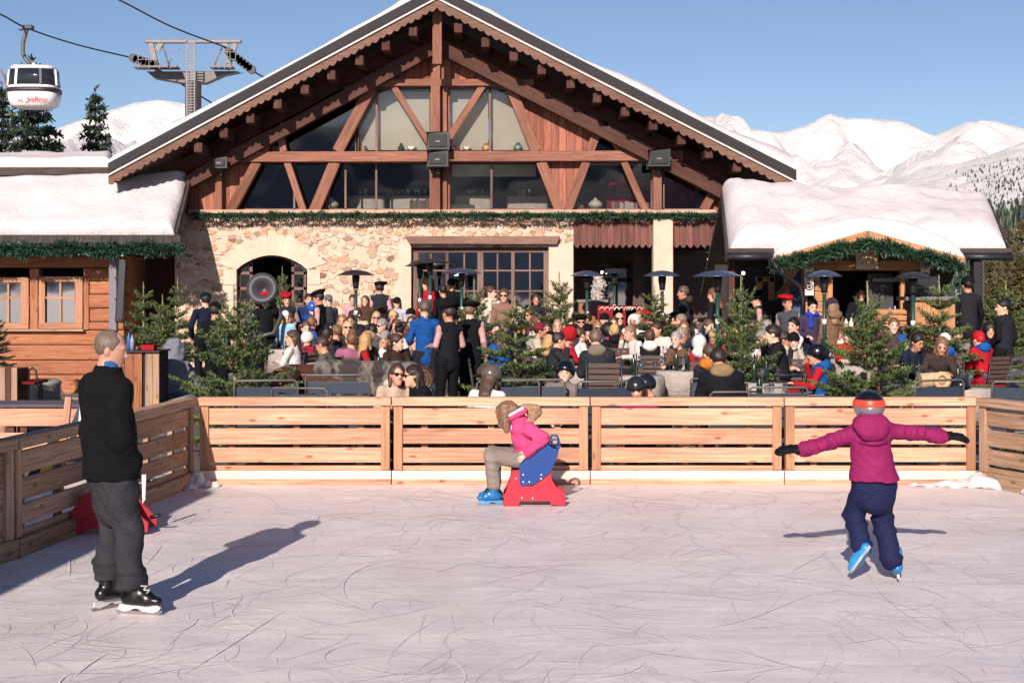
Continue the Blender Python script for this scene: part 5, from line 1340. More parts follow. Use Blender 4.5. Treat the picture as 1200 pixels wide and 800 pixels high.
for (a, c, n) in (((157, 71), (182, 79), 6), ((269, 64), (295, 84), 8)):
    bt = MB().beam(at(*a, YT-.35), at(*c, YT-.35), .14, .12).build('roller_battery', DGREY, tw)
    for k in range(n):
        p = at(*a, YT-.35).lerp(at(*c, YT-.35), k/(n-1)); MB().tube([p+Vector((0, -.16, .08)), p+Vector((0, .05, .08))], .19, 12).build('roller', BLACK, bt)
# ------------------------------------------------------------------ people: bodies as smooth surfaces grown from joints
def skinmat(c): return plain('skin_'+c[1:], c, .55, 0, .05, 5, .1, .002, 120)
SKINS = ['#cf9a82', '#dba88e', '#c08a70', '#e0b49c']
def hairmat(c):
    key = ('h', c)
    if key in _M: return _M[key]
    m, nt, b = newmat('hair_'+c[1:]); n = tex_noise(nt, coords(nt, scale=(60, 60, 4)), 1.5, 4, .6); cl = lin(c)
    nt.links.new(ramp(nt, n.outputs[0], [(.3, scale_col(cl, .55)), (.7, scale_col(cl, 1.4))]).outputs[0], b.inputs['Base Color'])
    b.inputs['Roughness'].default_value = .5; bump(nt, b, n.outputs[0], .6, .01); _M[key] = m; return m
def xf(op, M):
    """op defined in a local frame, placed with matrix M (rotation + translation)"""
    Rm = np.array(M.to_3x3(), dtype=np.float32); t = np.array(M.translation, dtype=np.float32)
    def f(P): return op((P-t)@Rm)
    if op.bb is not None:
        c = (np.array(op.bb[0])+np.array(op.bb[1]))/2; r = float(np.linalg.norm(np.array(op.bb[1])-c))
        c = Rm@c+t; f.bb = (c-r, c+r)
    else: f.bb = None
    return f
def headmat(pos, yaw=0, pitch=0, roll=0):
    return Matrix.Translation(Vector(pos))@Matrix.Rotation(yaw, 4, 'Z')@Matrix.Rotation(roll, 4, 'Y')@Matrix.Rotation(pitch, 4, 'X')
def head_ops(k=1.0, fine=False):
    o = [(ell((0, -.012*k, .022*k), (.077*k, .096*k, .098*k)), 0), (ell((0, .028*k, -.035*k), (.06*k, .068*k, .085*k)), .03*k), (ell((0, .07*k, -.1*k), (.026*k, .022*k, .02*k)), .03*k),
         (cap((0, .092*k, .005*k), (0, .108*k, -.028*k), .009*k, .013*k), .012*k),
         (ell((.077*k, -.01*k, -.012*k), (.011*k, .02*k, .031*k)), .006*k), (ell((-.077*k, -.01*k, -.012*k), (.011*k, .02*k, .031*k)), .006*k)]
    if fine: o += [(ell((0, .088*k, -.064*k), (.026*k, .012*k, .008*k)), .008*k), (ell((0, .084*k, .03*k), (.05*k, .012*k, .01*k)), .015*k)]
    return o
def hair_ops(kind, k=1.0):
    if kind == 'short': return [('+', ell((0, -.018*k, .03*k), (.086*k, .104*k, .103*k)), 0), ('&', half((0, .045*k, .02*k), (0, 1, -.75))), ('-', ell((0, .09*k, -.06*k), (.09*k, .085*k, .1*k)))]
    if kind == 'long': return [('+', ell((0, -.022*k, .028*k), (.086*k, .102*k, .101*k)), 0), ('+', cap((0, -.07*k, -.03*k), (0, -.1*k, -.24*k), .085*k, .075*k, ((0, 1, 0), .6)), .05*k), ('+', cap((.074*k, -.03*k, -.02*k), (.082*k, -.0*k, -.13*k), .026*k, .02*k), .03*k), ('+', cap((-.074*k, -.03*k, -.02*k), (-.085*k, -.01*k, -.16*k), .026*k, .018*k), .03*k), ('-', ell((0, .105*k, -.045*k), (.062*k, .08*k, .1*k)))]
    if kind == 'bun': return [('+', ell((0, -.018*k, .03*k), (.087*k, .106*k, .103*k)), 0), ('+', ell((0, -.125*k, .07*k), (.045*k, .045*k, .045*k)), .02*k), ('&', half((0, .05*k, .02*k), (0, 1, -.7))), ('-', ell((0, .09*k, -.05*k), (.09*k, .085*k, .09*k)))]
    if kind == 'curly': return [('+', ell((0, -.02*k, .03*k), (.12*k, .125*k, .125*k)), 0), ('+', ell((0, -.05*k, -.08*k), (.12*k, .09*k, .1*k)), .05*k), ('-', ell((0, .115*k, -.04*k), (.065*k, .085*k, .1*k)))]
def hat_ops(kind, k=1.0):
    if kind == 'beret': return [('+', ell((.025*k, -.02*k, .105*k), (.135*k, .14*k, .042*k)), 0), ('+', ell((0, -.01*k, .07*k), (.092*k, .11*k, .045*k)), .03*k), ('-', ell((0, -.01*k, .0), (.08*k, .1*k, .1*k)))]
    if kind == 'beanie': return [('+', ell((0, -.018*k, .045*k), (.092*k, .11*k, .105*k)), 0), ('&', half((0, 0, .022*k), (0, -.25, -1))), ('+', cap((0, -.015*k, .035*k), (0, -.015*k, .04*k), .1*k, .1*k, ((0, 0, 1), .2)), .01*k)]
    if kind == 'cap': return [('+', ell((0, -.018*k, .045*k), (.09*k, .108*k, .095*k)), 0), ('&', half((0, 0, .035*k), (0, -.2, -1))), ('+', ell((0, .12*k, .045*k), (.07*k, .075*k, .012*k)), .01*k)]
    if kind == 'helmet': return [('+', ell((0, -.015*k, .035*k), (.115*k, .135*k, .125*k)), 0), ('&', half((0, .03*k, .0), (0, .55, -1))), ('-', ell((0, .13*k, -.06*k), (.08*k, .09*k, .1*k)))]
    if kind == 'hood': return [('+', ell((0, -.03*k, .02*k), (.115*k, .13*k, .135*k)), 0), ('-', ell((0, .12*k, -.02*k), (.075*k, .13*k, .11*k)))]
    if kind == 'wide': return [('+', ell((0, -.01*k, .1*k), (.11*k, .12*k, .07*k)), 0), ('+', ell((0, -.01*k, .065*k), (.2*k, .21*k, .02*k)), .02*k)]
def ops_head_all(M, k=1.0, fine=False):
    return [('+', xf(o, M), kk) for o, kk in head_ops(k, fine)]
def hand_ops(w, d, up, side, k=1.0, curl=.5, thumb=1):
    """palm and five separate bent fingers; d = pointing direction, up = back of hand, side = thumb side"""
    w, d, up, side = Vector(w), Vector(d).normalized(), Vector(up).normalized(), Vector(side).normalized(); o = []
    o.append(('+', cap(w, w+d*.075*k, .024*k, .032*k, (up, .5)), .01*k))
    for i, L in enumerate((.07, .078, .073, .058)):
        b_ = w+d*.085*k+side*(.028-.019*i)*k; e = b_+(d*math.cos(curl*.6)-up*math.sin(curl*.6))*L*.5*k; t_ = e+(d*math.cos(curl*1.6)-up*math.sin(curl*1.6))*L*.5*k
        o.append(('+', cap(b_, e, .0095*k, .009*k), .006*k)); o.append(('+', cap(e, t_, .009*k, .0075*k), .003*k))
    b_ = w+d*.03*k+side*.03*k; e = b_+(d*.7+side*.7-up*.2)*.035*k; t_ = e+(d*.95+side*.15-up*.3)*.03*k
    o.append(('+', cap(b_, e, .012*k, .01*k), .008*k)); o.append(('+', cap(e, t_, .01*k, .008*k), .003*k)); return o

def std_joints(pose):
    J = dict(pel=(0, 0, .95), che=(0, .0, 1.32), nek=(0, -.01, 1.49), head=(0, .02, 1.63), yaw=0, pit=-.1,
             sh=[(-.165, -.01, 1.415), (.165, -.01, 1.415)], el=[(-.215, -.05, 1.15), (.215, -.05, 1.15)], wr=[(-.22, .06, .93), (.22, .06, .93)],
             hip=[(-.09, 0, .92), (.09, 0, .92)], kn=[(-.11, .03, .5), (.11, .03, .5)], an=[(-.12, 0, .1), (.12, 0, .1)])
    if pose.startswith('sit'):
        lean = {'sit_table': .12, 'sit_drink': .06, 'sit_back': -.08, 'sit_left': .05, 'sit_right': .08, 'sit_low': .2}[pose]
        J.update(pel=(0, 0, .55), che=(0, lean, .9), nek=(0, lean*1.35, 1.07), head=(0, lean*1.5+.035, 1.2), sh=[(-.165, lean*1.1, .995), (.165, lean*1.1, .995)],
                 hip=[(-.09, .02, .53), (.09, .02, .53)], kn=[(-.13, .42, .5), (.13, .42, .5)], an=[(-.13, .4, .1), (.13, .42, .1)],
                 el=[(-.225, lean+.08, .78), (.225, lean+.08, .78)], wr=[(-.13, lean+.33, .79), (.14, lean+.33, .79)])
        if pose == 'sit_drink': J['el'][1] = (.24, .2, .84); J['wr'][1] = (.1, .24, 1.07)
        if pose == 'sit_back': J['wr'] = [(-.1, .22, .62), (.1, .22, .62)]; J['el'] = [(-.26, -.06, .74), (.26, -.06, .74)]; J['pit'] = .05
        if pose == 'sit_left': J['yaw'] = .7; J['wr'][0] = (-.02, .35, .8)
        if pose == 'sit_right': J['yaw'] = -.8; J['wr'][1] = (.25, .4, .8)
        if pose == 'sit_low': J['pit'] = -.45
    if pose == 'stand_tray': J['el'] = [(-.24, -.02, 1.16), (.24, -.02, 1.16)]; J['wr'] = [(-.15, .24, 1.14), (.15, .26, 1.12)]; J['pit'] = -.3
    if pose == 'stand_pocket': J['wr'] = [(-.2, .12, .96), (.2, .12, .96)]; J['el'] = [(-.28, -.08, 1.16), (.28, -.08, 1.16)]
    if pose == 'stand_up': J['el'][1] = (.27, .12, 1.3); J['wr'][1] = (.16, .2, 1.5); J['yaw'] = .3
    if pose == 'stand_turn': J['yaw'] = .8; J['wr'] = [(-.12, .2, 1.0), (.25, .06, .95)]; J['kn'][1] = (.12, .12, .5)
    return J
_PM = {}
def part_mesh(pose, part, h=.018):
    key = (pose, part)
    if key in _PM: return _PM[key]
    J = std_joints(pose); V_ = lambda k, i: J[k][i]; ops = []
    if part == 'body':
        M = headmat(J['head'], J['yaw'], J['pit'])
        ops = ops_head_all(M, 1.08)+[('+', cap(J['nek'], J['head'], .05, .05), .03), ('+', cap(J['pel'], J['che'], .11, .12, ((0, 1, 0), .7)), .05), ('+', cap(V_('sh', 0), V_('sh', 1), .05, .05), .05), ('+', cap(J['che'], J['nek'], .08, .05), .04)]
        for i in (0, 1):
            s = 1 if i == 0 else -1
            ops += [('+', cap(V_('sh', i), V_('el', i), .045, .036), .02), ('+', cap(V_('el', i), V_('wr', i), .036, .026), .02), ('+', cap(J['pel'], V_('hip', i), .09, .085), .04), ('+', cap(V_('hip', i), V_('kn', i), .078, .052), .03), ('+', cap(V_('kn', i), V_('an', i), .05, .035), .02)]
            w_ = Vector(V_('wr', i)); d = (w_-Vector(V_('el', i))).normalized(); up = Vector((0, 0, 1)) if abs(d.z) < .8 else Vector((-s, 0, 0)); sd = d.cross(up)*(1 if i else -1)
            ops += hand_ops(w_, d, up, sd if sd.length > .1 else Vector((s, 0, 0)), 1.0, .6)
            ops += [('+', cap(V_('an', i), (V_('an', i)[0], V_('an', i)[1]+.12, .05), .035, .03), .02)]
        me = sdf_mesh('body', ops, .0135)
    elif part in ('jacket', 'puffer', 'vest', 'shirt'):
        inf = {'jacket': 0, 'puffer': .022, 'vest': .012, 'shirt': -.008}[part]; hem = Vector(J['pel'])*.75+Vector(J['che'])*.25 if pose.startswith('sit') else Vector(J['pel'])-Vector((0, 0, .06))
        ops = [('+', cap(hem, J['che'], .15+inf, .145+inf, ((0, 1, 0), .75)), 0), ('+', cap(V_('sh', 0), V_('sh', 1), .058+inf, .058+inf), .06), ('+', cap(J['che'], J['nek'], .085, .07), .05)]
        if part != 'vest':
            for i in (0, 1): 
                w_ = Vector(V_('el', i)).lerp(Vector(V_('wr', i)), .97)
                ops += [('+', cap(V_('sh', i), V_('el', i), .06+inf, .052+inf), .03), ('+', cap(V_('el', i), w_, .052+inf, .042+inf*.5), .02)]
        nk = Vector(J['nek']); ops += [('-', cap(nk, nk+Vector((0, .03, .2)), .058, .08))]
        if part == 'vest': 
            for i, s in ((0, -1), (1, 1)): ops += [('&', half((s*.19, 0, 0), (s, 0, 0)))]
        me = sdf_mesh(part, ops, .017, .006 if part != 'vest' else .004, 14, len(pose) % 7)
    elif part == 'trousers':
        ops = [('+', cap(J['pel'], V_('hip', 0), .125, .11, ((0, 1, 0), .85)), 0), ('+', cap(J['pel'], V_('hip', 1), .125, .11, ((0, 1, 0), .85)), .03)]
        for i in (0, 1): ops += [('+', cap(V_('hip', i), V_('kn', i), .1, .072), .03), ('+', cap(V_('kn', i), V_('an', i), .07, .062), .02)]
        me = sdf_mesh('trousers', ops, .02, .006, 12, 3)
    elif part in ('boot0', 'boot1'):
        i = int(part[-1]); a = V_('an', i)
        ops = [('+', cap((a[0], a[1], a[2]+.06), (a[0], a[1], .06), .055, .055), 0), ('+', cap((a[0], a[1]-.02, .05), (a[0], a[1]+.16, .045), .05, .045), .03), ('&', half((0, 0, .003), (0, 0, -1)))]
        me = sdf_mesh('boot', ops, .018)
    _PM[key] = me; return me
def head_part(kind, what):
    key = (what, kind)
    if key in _PM: return _PM[key]
    if what == 'hair': me = sdf_mesh('hair', hair_ops(kind), .0115, .007, 34, 2)
    elif what == 'hat': me = sdf_mesh(kind, hat_ops(kind), .0125, .004 if kind in ('beret', 'beanie', 'hood') else 0, 24, 3)
    elif what == 'glasses':
        mb = MB()
        for s in (-1, 1): mb.ball((s*.033, .094, .012), (.027, .012, .021), 10, 6); mb.beam((s*.058, .09, .016), (s*.08, -.005, .01), .007, .006)
        mb.beam((-.01, .1, .016), (.01, .1, .016), .008, .008); me = mb.mesh('sunglasses')
    elif what == 'eyes':
        mb = MB()
        for s in (-1, 1): mb.ball((s*.031, .086, .008), (.013, .007, .007), 8, 6); mb.beam((s*.018, .094, .03), (s*.046, .086, .03), .008, .008, (0, 1, 0))
        me = mb.mesh('eyes')
    elif what == 'scarf': me = sdf_mesh('scarf', [('+', cap((-.04, .0, 0), (.04, 0, 0), .1, .1, ((0, 0, 1), .5)), 0), ('+', cap((.04, .09, -.02), (.05, .13, -.2), .04, .045, ((0, 1, 0), .5)), .03), ('-', cap((0, 0, -.2), (0, 0, .2), .05, .05))], .014, .006, 25, 4)
    elif what == 'hoodback': me = sdf_mesh('hood', [('+', ell((0, -.1, 0), (.13, .08, .09)), 0), ('+', ell((0, -.04, .02), (.12, .1, .05)), .04), ('-', ell((0, .01, .06), (.085, .1, .07)))], .016, .006, 20, 6)
    _PM[key] = me; return me
def add_part(parent, name, me, mat, M=None):
    if not me.materials: me.materials.append(mat)
    o = bpy.data.objects.new(name, me); COL.objects.link(o); o.parent = parent
    o.material_slots[0].link = 'OBJECT'; o.material_slots[0].material = mat
    if M is not None: o.matrix_local = M
    return o
_pc = [0]
LENS = plain('dark_lens', '#101014', .12, 0, 0, 5, 0); EYE = plain('eye_dark', '#2c211c', .4, 0, 0, 5, 0)
def person(label, loc, yaw, pose='stand', outfit='jacket', top='#222222', legs='#23242a', hair='short', hc='#3a2a20', hat=None, hatc='#111111', glasses=False, sleeves='#c9a0a0', scarf=None, hood=None, skin=None, sc=1.0, group=None):
    _pc[0] += 1; k = _pc[0]; J = std_joints(pose)
    t = thing('person', label, 'person', loc, group); t.rotation_euler = (R(3.5)*math.sin(k*2.3) if pose.startswith('sit') else R(1)*math.sin(k), R(5)*math.sin(k*1.7) if pose.startswith('sit') else R(1.5)*math.sin(k*3), yaw); t.scale = (sc*(1+.06*math.sin(k)), sc, sc)
    add_part(t, 'body', part_mesh(pose, 'body'), skinmat(skin or SKINS[k % 4]))
    add_part(t, 'trousers', part_mesh(pose, 'trousers'), cloth(legs))
    if outfit == 'panel': add_part(t, 'jacket_body', part_mesh(pose, 'vest'), cloth(top)); add_part(t, 'sleeves', part_mesh(pose, 'jacket'), cloth(sleeves))
    elif outfit == 'vest': add_part(t, 'vest', part_mesh(pose, 'vest'), cloth(top)); add_part(t, 'shirt', part_mesh(pose, 'shirt'), cloth(sleeves))
    else: add_part(t, outfit, part_mesh(pose, outfit), cloth(top))
    for i in (0, 1): add_part(t, 'boot', part_mesh(pose, 'boot%d' % i), cloth('#1c1b1e'))
    M = headmat(J['head'], J['yaw'], J['pit'])@Matrix.Scale(1.08, 4)
    if hair: add_part(t, 'hair', head_part(hair, 'hair'), hairmat(hc), M)
    if hat: add_part(t, hat if hat != 'wide' else 'hat', head_part(hat, 'hat'), plain('helmet_'+hatc[1:], hatc, .25) if hat == 'helmet' else cloth(hatc), M)
    add_part(t, 'sunglasses' if glasses else 'eyes', head_part('', 'glasses' if glasses else 'eyes'), LENS if glasses else EYE, M)
    N = Matrix.Translation(Vector(J['nek']))
    if scarf: add_part(t, 'scarf', head_part('', 'scarf'), cloth(scarf), N)
    if hood: add_part(t, 'hood', head_part('', 'hoodback'), cloth(hood), N)
    return t

# ------------------------------------------------------------------ furniture prototypes (forward = +Y)
SLAT = plain('brown_slats', '#4f3c35', .6, 0, .15, 9); REDPAD = cloth('#b3202c')
def proto_chair():
    t = thing('slatted_chair', 'x', 'chair', (0, 0, -50)); ORG[t.name] = Vector()
    t.location = (0, 0, 0)
    for i in range(6): MB().box((-.2, -.25-.012*i, .5+.075*i), (.2, -.232-.012*i, .557+.075*i)).build('back_slat', SLAT, t)
    MB().box((-.22, -.22, .41), (.22, .22, .435)).build('seat', SLAT, t); MB().box((-.21, -.2, .437), (.21, .2, .465)).build('seat_pad', REDPAD, t, bevel=.01)
    for s in (-1, 1):
        MB().tube([(s*.225, -.33, .97), (s*.225, -.24, .45), (s*.225, -.27, 0)], .012, 6).build('rear_leg', DGREY, t); MB().tube([(s*.24, -.25, .66), (s*.25, .1, .67), (s*.25, .2, .62), (s*.24, .22, 0)], .012, 6).build('front_leg', DGREY, t)
    return t
def proto_lounge():
    t = thing('metal_armchair', 'x', 'chair', (0, 0, 0)); ORG[t.name] = Vector()
    for i in range(3): MB().box((-.3, -.3-.02*i, .42+.135*i), (.3, -.285-.02*i, .535+.135*i)).build('back_panel', NAVYMET, t, bevel=.004)
    MB().box((-.3, -.28, .36), (.3, .3, .385)).build('seat', NAVYMET, t)
    for s in (-1, 1): MB().tube([(s*.31, -.36, .0), (s*.31, -.34, .6), (s*.31, -.3, .66), (s*.31, .22, .64), (s*.31, .3, .58), (s*.31, .32, 0)], .014, 6).build('arm_frame', STEEL, t)
    MB().tube([(-.3, -.345, .6), (-.3, -.35, .84), (-.27, -.355, .87), (.27, -.355, .87), (.3, -.35, .84), (.3, -.345, .6)], .013, 6).build('back_frame', STEEL, t)
    return t
def proto_table(r_=.36, col='#b3a9a1'):
    t = thing('bistro_table', 'x', 'table', (0, 0, 0)); ORG[t.name] = Vector()
    mb = MB(); n = 36
    prof = [(.0, .745), (r_*.6, .745), (r_, .745), (r_*1.02, .73)]
    mb.lathe([(r_*1.1, .35), (r_*1.03, .72), (r_, .745), (0, .746)], (0, 0, 0), 32)
    for i, v in enumerate(mb.v[:32]): f = 1+.06*math.sin(i*2*math.pi/32*7); mb.v[i] = Vector((v.x*f, v.y*f, v.z))
    mb.build('tablecloth', cloth(col), t); MB().lathe([(.22, 0), (.22, .02), (.03, .05), (.03, .735)], (0, 0, 0), 16).build('pedestal', DGREY, t)
    return t
CH_A, CH_B, TB = proto_chair(), proto_lounge(), proto_table()
protos = [CH_A, CH_B, TB]; first = {CH_A.name: True, CH_B.name: True, TB.name: True}
def put(proto, x, y, rz, label, group, sc=1, z=None):
    z = zg(x, y) if z is None else z
    if first[proto.name]:
        first[proto.name] = False; proto.location = (x, y, z); proto.rotation_euler = (0, 0, rz); proto.scale = (sc,)*3; proto['label'] = label; proto['group'] = group; return proto
    return copy_tree(proto, (x, y, z), rz, sc, label, group)
# ------------------------------------------------------------------ the crowd on the terrace
def sitY(py): return min(2425/(py-276.6), 30)
def stY(py): return min(1605/(py-276.6), 30.2)
A_, C_, L_, R_ = 0, 180, 90, -90
PK = '#c99a98'   # waiters' pink shirt sleeves
